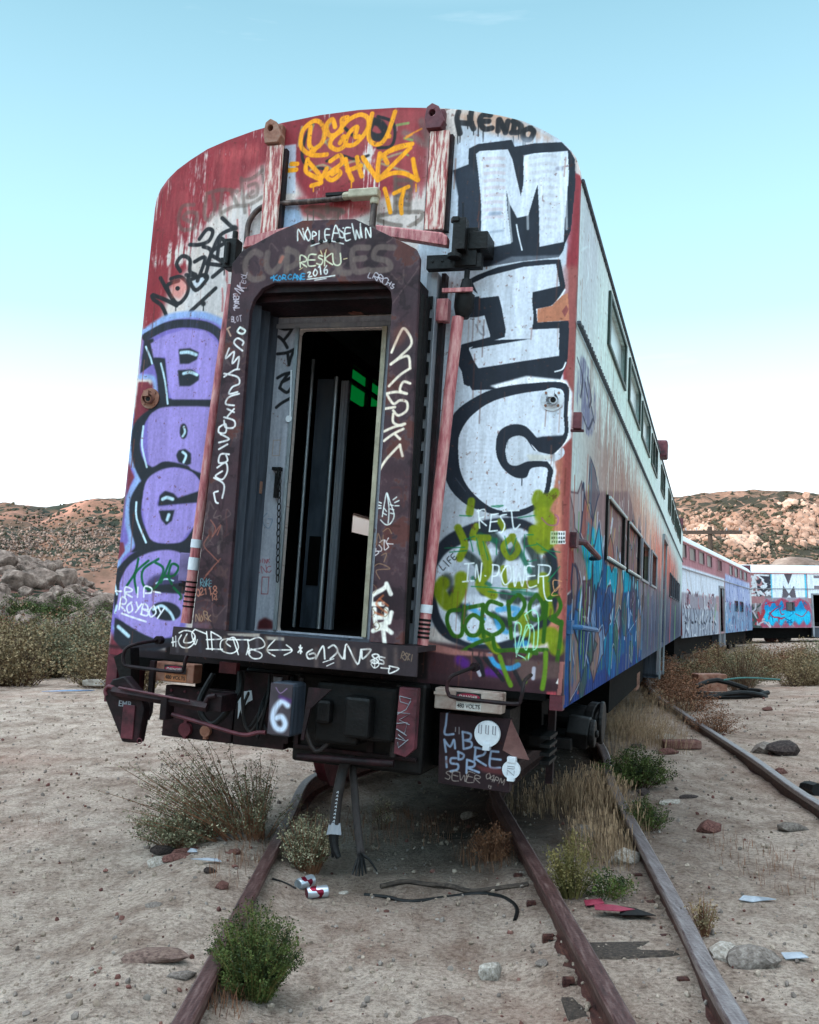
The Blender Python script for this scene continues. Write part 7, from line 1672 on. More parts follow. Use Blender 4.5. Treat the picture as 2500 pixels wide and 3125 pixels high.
for k,(du,dv) in enumerate(((1300,905),(1320,880),(1335,905),(1355,900),(1375,890),(1440,880),(1290,890))):
    pass
fr=[(-0.329,5.720,-0.062),(-0.308,5.700,-0.062),(-0.289,5.720,-0.070),(-0.269,5.700,-0.062),(-0.251,5.740,-0.062),(-0.188,5.780,-0.060)]
for q_ in fr: mb.tube([W2L(c),W2L(c.lerp(Vector(q_),.5)+Vector((0,0,.02))),W2L(q_)],[.012,.005],5,sm=3)
mb.build('frayed_strands',M['black'],h2)
# white lettering on the hose
mb=MB()
for k in range(9):
    p0=Vector((-0.428,5.860,0.373)).lerp(Vector((-0.448,5.840,0.210)),k/8.0); mb.tube([W2L(p0+Vector((-.005,0,0))),W2L(p0+Vector((.005,0,.008))),W2L(p0+Vector((.004,0,-.004)))],.0022,4)
mb.build('hose_marking',M['white'],ho)
# ------------------------------------------------------------------ CARS BEHIND
def farcar(name,loc,yaw,lean,label,paint,up,lo,door,roofm):
    root=empty(name,loc,(0,lean,yaw),label,'railcar')
    sidewall(1,root,25.9,up,lo,door,paint,4.16); sidewall(-1,root,25.9,[],[],None,M['maroon'])
    roofo(root,25.9,roofm); MB().plate(outline,[],XZ,0,.05).build('end_wall',M['maroon'],root); MB().box(-1.5,1.5,25.85,25.9,1.0,4.7).build('end_wall',M['maroon'],root)
    MB().box(-1.2,1.2,.5,25.5,.35,1.1).build('underframe',M['void'],root)
    MB().box(-1.45,1.45,.1,25.8,1.1,1.3).box(-1.4,-1.35,.1,25.8,1.3,4.2).build('floor',M['void'],root)
    for a,b in up:
        w=window(root,1,a,b,3.69,4.16,M['maroonw'],M['dustyglass'] if not (9.9<a<10.3 and door and door[0]<11) else M['maroon'])
    for a,b in lo: window(root,1,a,b,2.0,2.49,M['darkgrey'],M['glass'])
    MB().box(1.525,1.56,.0,25.9,3.285,3.32).build('belt_moulding',M['grey'],root)
    MB().tube([(1.515,.05,4.22),(1.515,25.9,4.22)],.03,6).build('roof_gutter',M['pinkpipe'],root)
    if door:
        d=MB(); d.box(1.5,1.58,door[0]-.1,door[0],.45,3.0); d.box(1.5,1.58,door[1],door[1]+.1,.45,3.0); d.box(1.5,1.58,door[0]-.1,door[1]+.1,2.951,3.04); do=d.build('side_door_frame',M['grey'],root); MB().box(1.1,1.5,door[0],door[1],.4,.97).build('step',M['darkgrey'],do)
    bogie(root,3.4,0,0);bogie(root,22.2,0,0)
    return root
M['maroonw']=noisemat('faded_pink_frame',[(140,96,104),(160,116,122)],6); m,n,l,b=newmat('dusty_window_glass',.35,0,.5); b.inputs['Base Color'].default_value=(.17,.165,.16,1); M['dustyglass']=m
def far_tex(seed,fn):
    T=Tex(0,26,.9,4.3,48,110,(196,202,210)); fn(T,random.Random(seed)); T.grime(.16); return T
def letters(T,rn,y0,y1,z0,z1,n,cols,w):
    for i in range(n):
        y=rn.uniform(y0,y1);z=rn.uniform(z0,z1); pts=[(y,z)]
        for k in range(3): pts.append((pts[-1][0]+rn.uniform(-.35,.45),min(z1+.1,max(z0,pts[-1][1]+rn.uniform(-.5,.5)))))
        T.stroke(pts,rn.uniform(*w)*1.7,rn.choice(cols),.012,1)
def c2(T,rn):
    T.fill([(-1,3.38),(27,3.38),(27,4.4),(-1,4.4)],(172,122,130),.04); T.fill([(9,.8),(13.0,.8),(13.2,4.4),(9.6,4.4)],(150,108,114),.1,.7,.3)
    T.fill([(-1,2.45),(12,2.6),(12.6,3.42),(-1,3.42)],(208,216,230),.06); T.fill([(12.8,2.35),(24.9,2.3),(24.9,3.62),(12.9,3.66)],(166,178,214),.08)
    T.fill([(-1,1.9),(9.4,1.9),(9.4,2.5),(-1,2.5)],(146,142,154),.05); letters(T,rn,.4,8.5,2.0,2.5,26,[(178,60,74),(200,204,214),(84,50,66)],(.02,.06))
    T.fill([(-1,.8),(10,.8),(10,1.95),(-1,1.95)],(152,160,176),.05); T.fill([(12.2,.8),(26,.8),(26,2.35),(12.2,2.35)],(126,150,182),.05)
    for i in range(11): y=.5+i*.8; T.stroke([(y,1.0),(y+rn.uniform(-.3,.3),1.5),(y+rn.uniform(-.2,.6),1.95)],.11,(44,48,62),.02,1); T.stroke([(y,1.5),(y+.5,1.55+rn.uniform(-.2,.2))],.09,(44,48,62),.02,1)
    letters(T,rn,.3,9.5,.95,1.95,40,[(96,100,118),(196,202,212)],(.02,.06))
    letters(T,rn,12.5,25.5,1.0,2.3,80,[(70,78,120),(50,150,205),(150,90,124),(196,202,216),(60,60,80)],(.02,.08)); letters(T,rn,13,24.6,2.4,3.55,60,[(116,130,186),(206,214,232),(100,108,148)],(.02,.06))
    T.stroke([(8.6,1.6),(9.3,2.2)],.12,(104,160,90),.05,.9); T.stroke([(8.0,1.2),(8.3,1.7)],.12,(190,120,100),.05,.8)
    for y,c in ((1.2,(150,132,116)),(4.6,(120,112,108)),(5.0,(110,108,112)),(6.4,(150,146,150)),(2.0,(160,150,146))): T.stroke([(y,3.25),(y+.15,2.9),(y+.5,2.55)],.07,c,.05,.6)
T=far_tex(1,c2); M['c2']=paintmat('second_car_paint',T.image('second_car_paint'),.7,.08)
def c3(T,rn):
    T.a0=-1.5
    T.fill([(0,2.4),(26,2.4),(26,4.3),(0,4.3)],(160,118,122),.05); T.fill([(0,.9),(26,.9),(26,2.4),(0,2.4)],(128,118,122),.05,1,.2)
    T.fill([(1.5,2.3),(3.3,2.3),(3.3,4.2),(1.5,4.2)],(120,112,116),.05); letters(T,rn,.7,1.8,2.9,4.0,26,[(206,210,216),(206,210,216),(60,60,68)],(.05,.09))
    Wc=(216,224,232); a=1.98
    T.fill([(a-.05,2.72),(a+2.35,2.72),(a+2.35,4.3),(a-.05,4.3)],(84,180,212),.02)
    T.fill([(a+.04,2.75),(a+2.22,2.75),(a+2.22,4.3),(a+.04,4.3)],Wc,.008)
    T.fill([(a+.82,4.3),(a+1.46,4.3),(a+1.14,3.55)],(88,80,88),.012); T.fill([(a+.78,3.5),(a+1.14,3.0),(a+1.5,3.5),(a+1.62,2.75),(a+1.3,2.75),(a+1.14,2.95),(a+.98,2.75),(a+.66,2.75)],(96,90,98),.012)
    T.fill([(a+2.42,2.75),(a+6,2.75),(a+6,4.3),(a+2.42,4.3)],Wc,.008); T.fill([(a+2.85,3.3),(a+4,3.3),(a+4,3.5),(a+2.85,3.5)],(120,112,120),.01);T.fill([(a+2.85,3.95),(a+4,3.95),(a+4,4.12),(a+2.85,4.12)],(120,112,120),.01)
    cy=(40,186,222); T.fill([(.95,1.0),(1.1,2.2),(1.6,2.75),(4.3,2.8),(4.7,2.0),(4.85,1.0)],(150,140,152),.06,.9); T.fill([(1.1,1.0),(1.25,2.3),(1.6,2.72),(2.0,2.45),(2.6,2.78),(3.2,2.5),(3.8,2.75),(4.4,2.5),(4.6,1.9),(4.5,1.0)],(160,56,82),.05,.75,.45)
    blob=[(1.35,1.8),(1.55,2.5),(1.8,2.2),(2.05,2.6),(2.3,2.2),(2.6,2.6),(2.85,2.15),(3.3,2.5),(3.55,2.2),(3.9,2.6),(4.15,2.1),(4.45,1.9),(4.45,1.4),(4.2,1.15),(4.0,1.45),(3.7,1.15),(3.4,1.4),(3.1,1.1),(2.8,1.45),(2.5,1.1),(2.2,1.4),(1.9,1.1),(1.6,1.35),(1.4,1.2)]
    T.fill(blob,(30,130,186),.02,sm=1); T.fill([(y,min(z,2.0)) for y,z in blob],cy,.16,.9,sm=1); letters(T,rn,1.5,4.3,1.3,2.4,12,[(160,48,76),(24,100,150)],(.02,.045))
    letters(T,rn,.1,1.0,1.0,2.3,20,[(180,180,190),(70,80,80),(160,60,70)],(.05,.12)); letters(T,rn,5.2,12,1.0,2.3,60,[(60,60,74),(170,170,180)],(.05,.2))
    T.a0=0
T=far_tex(2,c3); ribbed(M['c2']); M['c3']=paintmat('third_car_paint',T.image('third_car_paint'),.7,.1)
M['whiteroof']=noisemat('white_roof_paint',[(196,206,210),(224,230,234)],1.2,rough=.45)
UP2=[(.1,1.35),(2.0,3.6),(4.4,5.95),(6.65,8.25),(10.1,11.65),(14.65,16.15),(16.9,18.6),(19.4,21.0),(21.6,23.5)]
farcar('passenger_railcar',(7.59,32.64,-.18),-.4259,.02,'second railcar with a white roof and pink window band, behind the front railcar',M['c2'],UP2,[(16.6,18.1),(19.05,20.7)],(10.4,12.0),M['whiteroof'])
farcar('passenger_railcar',(17.93,58.29,-.1),-1.36,0,'farthest railcar with big white letters and a bright cyan tag along its side',M['c3'],[(8.8,10.1)],[(4.43,4.9),(8.7,10.1)],(6.2,7.1),M['whiteroof'])
# utility pole
up_=empty('utility_pole',(0,0,0),label='dark wooden utility pole with one crossarm rising behind the second railcar',cat='utility pole')
p_=Vector((25.141,80.000,9.082)); MB().tube([(p_.x,80,-1),(p_.x,80,p_.z)],[.24,.19],10).build('pole',M['tie'],up_); MB().box(p_.x-2.3,p_.x+2.6,79.65,79.8,p_.z-.65,p_.z-.35).build('crossarm',M['tie'],up_)
mb=MB()
for dx in (-2.1,-1.2,1.3,2.4): mb.tube([(p_.x+dx,79.72,p_.z-.35),(p_.x+dx,79.72,p_.z-.12)],.06,6)
mb.build('insulators',M['grey'],up_)
# ------------------------------------------------------------------ plants
def leafmat(name,c1,c2):
    m,n,l,b=newmat(name,.7,0,.2); oi=n.new('ShaderNodeTexCoord'); nz=n.new('ShaderNodeTexNoise'); nz.inputs['Scale'].default_value=14; nz.inputs['Detail'].default_value=3; l.new(oi.outputs['Object'],nz.inputs['Vector'])
    r=n.new('ShaderNodeValToRGB'); l.new(nz.outputs['Fac'],r.inputs[0]); r.color_ramp.elements[0].position=.35; r.color_ramp.elements[0].color=(*lin(c1),1); r.color_ramp.elements[1].position=.65; r.color_ramp.elements[1].color=(*lin(c2),1)
    l.new(r.outputs[0],b.inputs['Base Color']); b.inputs['Subsurface Weight'].default_value=0; return m
M['sage']=leafmat('grey_green_sage_leaves',(70,72,50),(128,124,98)); M['bloom']=leafmat('cream_seed_heads',(150,140,110),(190,182,152)); M['bush']=leafmat('deep_green_leaves',(30,42,22),(84,96,46)); M['twig']=leafmat('brown_twigs',(62,44,34),(108,84,66)); M['dry']=leafmat('dry_grass_blades',(104,82,62),(178,148,118)); M['dryr']=leafmat('reddish_dry_stems',(96,60,44),(146,104,78)); M['olive']=leafmat('olive_brush_leaves',(88,76,54),(152,130,96)); M['yellowgreen']=leafmat('yellow_green_stems',(72,70,38),(128,114,70))
def shrub(name,seed,h,r,stems,leaves,lsz,mats,lean=(0,0),droop=.2,flower=0,up=.35,parent=None,fromt=.3,sway=1.0):
    rn=random.Random(seed); st=MB();lf=MB();fl=MB()
    for i in range(stems):
        a=rn.uniform(0,6.283); t=rn.random()**.6; sx=r*t*math.cos(a)+lean[0]*rn.uniform(.4,1);sy=r*t*math.sin(a)+lean[1]*rn.uniform(.4,1); hh_=h*(1-up*t*t)*rn.uniform(.4,1.08)
        p0=Vector((r*.30*math.cos(a)*t,r*.30*math.sin(a)*t,-.02)); p3=Vector((sx,sy,hh_)); p1=p0.lerp(p3,.33)+Vector((0,0,hh_*.12*sway));p2=p0.lerp(p3,.7)+Vector((rn.uniform(-.04,.04)*r,rn.uniform(-.04,.04)*r,hh_*.08*sway))
        pts=[p0,p1,p2,p3]; st.tube(pts,[.0030*h/.5+.0008,.0011],3,cap=False)
        P_=crom([tuple(p) for p in pts],4)
        for k in range(leaves):
            q=rn.uniform(fromt,1)*(len(P_)-1);i0=int(min(q,len(P_)-2));c=Vector(P_[i0]).lerp(Vector(P_[i0+1]),q-i0)+Vector((rn.gauss(0,1),rn.gauss(0,1),rn.gauss(0,.7)))*lsz*1.1
            d=Vector((rn.gauss(0,1),rn.gauss(0,1),rn.gauss(.5,.8))).normalized(); s_=d.cross(Vector((rn.gauss(0,1),rn.gauss(0,1),rn.gauss(0,1)))).normalized(); L_=lsz*rn.uniform(.6,1.4); w_=L_*.3
            tgt=fl if rn.random()<flower and q>len(P_)*.55 else lf
            tgt.add([c,c+d*L_*.5+s_*w_,c+d*L_,c+d*L_*.5-s_*w_],[(0,1,2,3)])
    return st,lf,fl
def plant(name,label,cat,loc,spec,mats,group=None,rz=0,sc=1):
    root=empty(name,loc,(0,0,rz),label,cat,group); root.scale=(sc,)*3
    st,lf,fl=shrub(name,*spec[0],**spec[1])
    st.build('stems',mats[0],root); lf.build('foliage',mats[1],root)
    if fl.v: fl.build('seed_heads',mats[2],root)
    return root
def on(p,dz=0): return (p[0],p[1],float(gh(p[0],p[1]))+dz)
S_=lambda seed,h,r,stems,leaves,lsz,**k:((seed,h,r,stems,leaves,lsz,None),k)
plant('sagebrush','sprawling sage bush with cream seed heads against the left rail','shrub',on((-1.135,6.648,-0.100)),S_(1,.66,.62,150,70,.013,lean=(-.42,.0),flower=.22,up=.5,droop=.2,fromt=.25),(M['dryr'],M['sage'],M['bloom']))
plant('sagebrush','low olive sage bush at the left foot of the larger one','shrub',on((-1.507,6.575,-0.100)),S_(2,.30,.36,130,50,.015,flower=.15),(M['dryr'],M['sage'],M['bloom']))
plant('flowering_shrub','small upright bush with pale buds beside the two cans','shrub',on((-0.624,6.148,-0.100)),S_(3,.36,.20,130,46,.012,flower=.5,up=.25),(M['dryr'],M['sage'],M['bloom']))
plant('green_bush','dense bright green bush growing over the left rail in front','shrub',on((-0.642,4.160,-0.100)),S_(4,.36,.22,200,110,.010,up=.40,fromt=.08),(M['yellowgreen'],M['bush'],M['bush']))
plant('grassy_shrub','yellow green shrub between the two middle rails','shrub',on((0.890,5.467,-0.100)),S_(5,.38,.15,90,26,.013,up=.35),(M['yellowgreen'],M['yellowgreen'],M['bloom']))
plant('grassy_shrub','green weed under the yellow green shrub beside the pink rag','shrub',on((1.078,5.467,-0.100)),S_(6,.13,.18,60,26,.014),(M['yellowgreen'],M['bush'],M['bloom']))
plant('green_bush','dark green bush beside the rail under the railcar axle','shrub',on((2.109,9.089,-0.100)),S_(7,.36,.40,150,60,.018,up=.5),(M['twig'],M['bush'],M['bloom']))
plant('green_bush','small dark green bush left of the flat stone on the right track','shrub',on((1.717,7.220,-0.100)),S_(8,.24,.20,90,46,.014,up=.4),(M['twig'],M['bush'],M['bloom']))
plant('dry_weed','small brown weed beside the outer side of the grey topped rail','weed',on((1.411,4.812,-0.100)),S_(9,.20,.08,40,18,.012),(M['dryr'],M['olive'],M['bloom']))
plant('dry_weed','reddish dry weed between the near rails under the hose','weed',on((0.537,6.457,-0.100)),S_(10,.24,.16,60,20,.014),(M['dryr'],M['dryr'],M['bloom']))
plant('dry_weed','pale flowered weed in the shade below the railcar','weed',on((-0.208,7.545,-0.100)),S_(12,.26,.14,26,10,.014,flower=.6),(M['twig'],M['sage'],M['bloom']))
plant('bare_bush','leafless dark twiggy bush beyond the rightmost rail','shrub',on((6.891,20.223,-0.050)),S_(11,1.1,.75,70,5,.03,up=.3),(M['twig'],M['twig'],M['bloom']))
# copies of big brush
def brushproto(i,mats,h=1.9,r=1.3,ls=.075):
    st,lf,fl=shrub('b',30+i,h,r,90,26,ls,None,up=.55,fromt=.12)
    a=st.build('stems',mats[0]);b=lf.build('foliage',mats[1]); ms=(a.data,b.data); bpy.data.objects.remove(a);bpy.data.objects.remove(b); return ms
protos=[brushproto(i,(M['twig'],M[k])) for i,k in enumerate(('olive','sage','olive','dryr'))]
def brush(i,x,y,s,label,group,rz,sz=1):
    root=empty('brush',(x,y,float(gh(x,y))-.05),(0,0,rz),label,'shrub',group); root.scale=(s,s,s*sz)
    for nm,me in zip(('stems','foliage'),protos[i]):
        o=bpy.data.objects.new(nm,me); COL.objects.link(o); o.parent=root
rn=random.Random(5)
for i in range(64):
    az=rn.uniform(-.50,-.27); r=rn.uniform(20.5,36); th=math.atan(az); brush(rn.choice((0,0,1,2,2,3)),r*math.sin(th),r*math.cos(th),rn.uniform(.55,.98),'brown green desert brush in the thicket at the edge of the sand','desert brush at the left edge of the sand',rn.uniform(0,6))
for i in range(14):
    az=rn.uniform(-.47,-.29); r=rn.uniform(50,64); th=math.atan(az);x,y=r*math.sin(th),r*math.cos(th); root=empty('brush',(x,y,float(slope(az,r))),(0,0,rn.uniform(0,6)),'dark green bush growing between the boulders on the left hillside','shrub','dark bushes between the boulders'); root.scale=(1.0,1.0,.8)
    for nm,me in zip(('stems','foliage'),GB if 'GB' in globals() else globals().setdefault('GB',brushproto(9,(M['twig'],M['bush']),1.6,1.6,.10))):
        o=bpy.data.objects.new(nm,me); COL.objects.link(o); o.parent=root
for i in range(48):
    az=rn.uniform(.265,.45); r=rn.uniform(22,33)
    if az<.30 and r>26: continue
    th=math.atan(az); brush(rn.choice((0,2,3,0,1)),r*math.sin(th),r*math.cos(th),rn.uniform(.35,.62),'low brown brush in front of the far railcars','low brush in front of the far railcars',rn.uniform(0,6),.8)
for x,y,s in ((4.55,16,.45),(4.9,18,.5),(5.5,20.5,.5),(6.1,22.8,.55),(4.1,13.2,.33)): brush(3,x,y,s,'reddish dry brush growing along the side of the front railcar','dry brush beside the front railcar',rn.uniform(0,6),.8)
# dry grass: beyond counting
def grass(name,areas,mats,seed,label):
    rn=random.Random(seed); mb=MB(); hd=MB()
    for (cx,cy,rx,ry,n_,h0,h1,ln) in areas:
        for i in range(n_):
            a=rn.uniform(0,6.283);q=rn.random()**.5; x=cx+rx*q*math.cos(a);y=cy+ry*q*math.sin(a); z=float(gh(x,y))-.01; h=rn.uniform(h0,h1)*(1-.4*q); dx=rn.gauss(ln,.18)*h;dy=rn.gauss(0,.2)*h; w=.0016*(1+h)
            aa=rn.uniform(0,3.14); wx,wy=w*math.cos(aa),w*math.sin(aa)
            mb.add([(x-wx,y-wy,z),(x+wx,y+wy,z),(x+dx*.4+wx*.8,y+dy*.4+wy*.8,z+h*.6),(x+dx*.4-wx*.8,y+dy*.4-wy*.8,z+h*.6),(x+dx,y+dy,z+h)],[(0,1,2,3),(3,2,4)])
            if rn.random()<.5 and h>.18:
                tx,ty,tz=x+dx*.9,y+dy*.9,z+h*.93; k=.0024; mb2=hd; mb2.add([(tx-k,ty,tz-.02),(tx+k,ty,tz-.02),(tx+k+dx*.12,ty,tz+.022),(tx-k+dx*.12,ty,tz+.022)],[(0,1,2,3)])
    root=mb.build(name,mats[0]); tag(root,label,'grass',kind='stuff')
    if hd.v and seed in (1,): hd.build('seed_heads',mats[1],root)
ga=(1.247,6.519,-0.100); gb=(1.111,8.400,-0.100); gc=(1.560,8.730,-0.100); gd=(3.130,13.071,-0.100); ge=(2.379,11.088,-0.100); gf=(0.542,6.519,-0.100); gg=(-0.722,3.981,-0.100)
grass('dry_grass',[(ga[0],ga[1],.20,.55,620,.12,.34,-.05),(gb[0],gb[1]-.3,.35,.5,330,.12,.36,0),(gc[0],gc[1]-.4,.26,.8,520,.15,.42,.05),(1.5,7.9,.32,1.2,520,.15,.40,.1),(gd[0]-.25,gd[1],.40,1.6,1100,.12,.38,.15),(ge[0]-.1,ge[1],.2,.9,260,.1,.28,0),(3.05,13.0,.35,2.0,800,.2,.5,.15),(3.9,17,.5,3,800,.2,.55,.15)],(M['dry'],M['dry']),1,'pale dry grass standing around the rails and below the railcar side')
grass('dry_grass',[(gf[0],gf[1],.25,.35,260,.08,.22,0),(-.2,7.6,.7,.8,500,.05,.2,0),(gg[0],gg[1],.08,.12,60,.06,.14,0),(-1.0,5.9,.15,.6,120,.05,.16,0),(-2.9,7.4,.5,.4,60,.04,.08,0),(2.2,6.2,.25,.9,140,.05,.15,0)],(M['dryr'],M['dry']),2,'short reddish dry grass tufts between the near rails')
# ------------------------------------------------------------------ stones and litter
rocks=[rockmesh('stone',70+i,.45,2,.65) for i in range(6)]
def stone(p,s,mat,label,rz=0,sz=1,sy=1,k=0,dz=.2):
    me=rocks[k%6].copy(); me.materials.append(mat); return put(me,'stone',on(p,s*sz*.65*.38-.004),(s,s*sy,s*sz),rz,label=label,cat='stone')
stone((0.365,4.499,-0.120),.062,M['palerock'],'white wedge shaped stone between the near rails',.3,1.5,.9,0,.5)
stone((0.603,4.558,-0.120),.035,M['rock'],'small grey stone left of the dark rail',.3,1,1,1)
stone((2.164,7.162,-0.120),.12,M['redrock'],'brown block stone lying in the middle of the right track',.2,.8,.8,2,.5)
stone((2.775,7.162,-0.120),.13,M['rock'],'flat pale stone at the right of the right track',.1,.5,.7,3,.4)
stone((1.431,4.558,-0.120),.10,M['palerock'],'white end stone leaning against the large grey rock',.5,.8,.9,4,.5)
stone((1.509,4.456,-0.120),.13,M['rock'],'large rounded grey rock beside the grey topped rail',.1,.75,.8,5,.45)
stone((1.595,4.442,-0.120),.035,M['palerock'],'small white stone right of the large grey rock',0,.7,1,0)
stone((0.115,3.880,-0.120),.12,M['brownrock'],'broad brown stone at the bottom edge between the rails',.1,.55,.8,1,.3)
stone((1.350,6.244,-0.120),.13,M['palerock'],'pale rounded stone against the grey topped rail in the weeds',.3,.7,.8,2,.5)
stone((1.221,6.872,-0.120),.15,M['rock'],'grey stone hidden in the dry grass between the rails',.3,.8,.9,3,.4)
stone((2.061,8.676,-0.120),.07,M['darkrock'],'dark lump of rock by the small green bush',.3,.9,.9,4,.5)
stone((2.390,8.458,-0.120),.10,M['darkrock'],'flat dark stone above the middle of the right track',.1,.35,.7,5,.4)
stone((2.187,8.252,-0.120),.13,M['palerock'],'flat tan stone left of the flat dark stone',.4,.35,.7,0,.3)
stone((4.209,11.065,-0.100),.22,M['darkrock'],'rough dark rock beyond the rightmost rail',.4,.9,.9,1,.5)
stone((4.051,11.158,-0.100),.20,M['rock'],'tan rock left of the rough dark rock beyond the rightmost rail',.2,.6,.9,2,.4)
stone((3.721,9.830,-0.100),.08,M['redrock'],'small brown rock below the rough dark rock',.2,.9,.9,3,.5)
stone((3.244,12.422,-0.100),.16,M['palerock'],'pale square stone by the end of the right track grass',.2,.7,.8,4,.6)
stone((2.930,11.158,-0.100),.13,M['redrock'],'reddish stone under the pale square stone',.2,.6,.8,5,.4)
stone((2.751,11.861,-0.100),.08,M['darkrock'],'black lump beside the axle grass',.2,.9,.8,0,.5)
stone((5.794,15.789,-0.100),.10,M['redrock'],'round brick red stone on the pink dirt mound',.2,.9,.9,1,.6)
stone((-1.022,5.396,-0.100),.050,M['redrock'],'dark red stone left of the left rail',.4,.95,.9,2,.6)
stone((-1.127,5.613,-0.100),.040,M['darkrock'],'small dark stone above the dark red stone',.4,.9,.9,3,.6)
stone((-1.549,6.106,-0.100),.075,M['palerock'],'white and orange stone on the sand left of the rail',.4,.95,.7,4,.6)
stone((-1.434,6.127,-0.100),.11,M['redrock'],'pinkish flat stone right of the white and orange stone',.1,.45,.7,5,.4)
stone((-1.415,6.321,-0.100),.10,M['redrock'],'pinkish stone behind the pinkish flat stone',.5,.5,.7,0,.4)
stone((-1.086,6.127,-0.100),.06,M['redrock'],'small brown stone close to the left rail',.5,.6,.8,1,.4)
stone((-1.194,6.599,-0.100),.15,M['rock'],'flat grey stone under the sage bush',.1,.3,.7,2,.4)
stone((-1.579,6.411,-0.100),.10,M['darkrock'],'dark stone under the low olive sage bush',.1,.6,.7,3,.4)
stone((-1.296,5.052,-0.100),.05,M['rock'],'low grey stone alone on the left sand',.1,.5,.9,4,.3)
stone((-1.091,4.254,-0.120),.15,M['brownrock'],'broad flat rock at the lower left beside the left rail',.15,.35,.6,5,.08)
stone((-0.934,4.141,-0.120),.06,M['rock'],'rounded rock touching the left rail, right of the broad flat rock',.15,.5,.8,0,.3)
stone((-0.377,5.760,-0.120),.035,M['palerock'],'smooth pale pebble right of the two cans',.1,.7,.8,1,.6)
stone((-0.692,4.123,-0.120),.022,M['palerock'],'small white pebble in front of the green bush',.1,.8,.9,2,.6)
stone((-0.120,5.420,-0.120),.022,M['redrock'],'small red pebble between the near rails',.1,.8,.9,3,.6)
stone((-0.173,8.035,-0.150),.07,M['palerock'],'pale upright stone in the shade below the railcar',.1,1.2,.8,4,.6)
stone((0.480,8.050,-0.150),.09,M['palerock'],'pale stone in the shade under the tagged panel',.3,.7,.8,5,.5)
# scattered small stones, beyond counting
rn=random.Random(77); mb=MB(); mr_=MB(); mcl=MB(); raw=[([v.co.copy() for v in b.vertices],[tuple(p.vertices) for p in b.polygons]) for b in [rockmesh('t',90+i,.4,1,.7) for i in range(4)]]
for i in range(11000):
    y=2.6+rn.random()**1.5*16; x=rn.uniform(-.5,.5)*y*1.05; 
    s=rn.choice((.003,.004,.005,.006,.006,.008,.011,.015))*(1+y*.06)*rn.uniform(.6,1.2); z=float(gh(x,y)); q=Euler((rn.uniform(0,6),rn.uniform(0,6),rn.uniform(0,6))).to_matrix(); vs,fs=raw[i%4]
    (mb if i%9<3 else (mr_ if i%9==3 else mcl)).add([Vector((x,y,z+s*.25))+q@(v*s) for v in vs],fs)
tag(mb.build('gravel',M['rock'],smooth=True),'small grey pebbles scattered over the sand','gravel',kind='stuff'); M['clod']=noisemat('sand_clod',[(118,102,90),(150,134,120),(178,162,148)],20,8,.95,bst=.8,bd=.01,spec=.1)
tag(mcl.build('gravel',M['clod'],smooth=True),'crumbled clods of pale sand on the ground','gravel',kind='stuff'); tag(mr_.build('gravel',M['redrock'],smooth=True),'small dark red pebbles scattered over the sand','gravel',kind='stuff')
# cans
m,n,l,b=newmat('can_paint',.3,.7,.5); t=n.new('ShaderNodeTexCoord'); v=n.new('ShaderNodeTexNoise'); v.inputs['Scale'].default_value=16; v.inputs['Detail'].default_value=1; l.new(t.outputs['Object'],v.inputs['Vector']); r=n.new('ShaderNodeValToRGB'); r.color_ramp.interpolation='CONSTANT'; l.new(v.outputs['Fac'],r.inputs[0]); r.color_ramp.elements[0].color=(*lin((120,20,46)),1); r.color_ramp.elements[1].position=.46; r.color_ramp.elements[1].color=(*lin((196,204,214)),1); l.new(r.outputs[0],b.inputs['Base Color']); M['can']=m
def can(p,rz,rx,label,k):
    root=empty('drink_can',on(p,.034),(rx,math.pi/2,rz),label,'can')
    MB().tube([(0,0,-.062),(0,0,-.056),(0,0,.05),(0,0,.062)],[.026,.033,.033,.025],24).build('can_body',M['can'],root,smooth=True)
    MB().disc((0,0,.0622),(0,0,1),.024,.002,20).tube([(0.026*math.cos(t*math.pi/8),.026*math.sin(t*math.pi/8),.063) for t in range(17)],.002,5).build('can_lid',M['alu'] if k else plainmat('maroon_can_end',(84,18,34)),root)
can((-0.605,5.775,-0.100),math.radians(55)+math.pi,0,'silver drink can with its open end facing the camera, left one of two',1)
can((-0.523,5.648,-0.100),math.radians(22)+math.pi,0,'white and maroon drink can lying in front of the silver one',0)
# sticks and cable
def cable(pts,r_,mat,name,label,cat):
    o=MB().tube([on(p,r_*.6) for p in pts],r_,6,sm=4).build(name,mat,smooth=True); return tag(o,label,cat)
cable([(-0.261,5.760,-0.120),(-0.127,5.706,-0.120),(0.020,5.636,-0.120),(0.356,5.724,-0.120),(0.494,5.653,-0.120),(0.564,5.517,-0.120),(0.579,5.367,-0.120),(0.551,5.225,-0.120)],.011,M['black'],'cable','long black cable lying across the sand between the near rails','cable')
cable([(-0.171,5.889,-0.120),(-0.030,5.947,-0.120),(0.093,5.927,-0.120),(0.231,5.870,-0.120),(0.359,5.772,-0.120),(0.529,5.748,-0.120),(0.683,5.714,-0.120)],.016,M['tie'],'branch','dark charred branch lying just behind the black cable','branch')
cable([(-0.788,5.706,-0.120),(-0.717,5.724,-0.120),(-0.649,5.688,-0.120)],.006,M['black'],'wire','short dark wire left of the cans','wire')
ty_=empty('tyre_scrap',on((5.988,18.444,-0.050)),label='coil of black hose heaped beyond the rightmost rail',cat='hose')
mb=MB(); mb.tube([(.75*math.cos(t*.35),.42*math.sin(t*.35),.08+.05*math.sin(t)) for t in range(19)],.045,8); mb.tube([(-1.6,-.2,.05),(-.6,-.4,.05),(.3,-.35,.06),(.8,.0,.1)],.045,8,sm=3); mb.tube([(-.5,.2,.2),(0,.5,.3),(.5,.25,.15)],.05,8,sm=3); mb.build('hose_loops',M['black'],ty_,smooth=True)
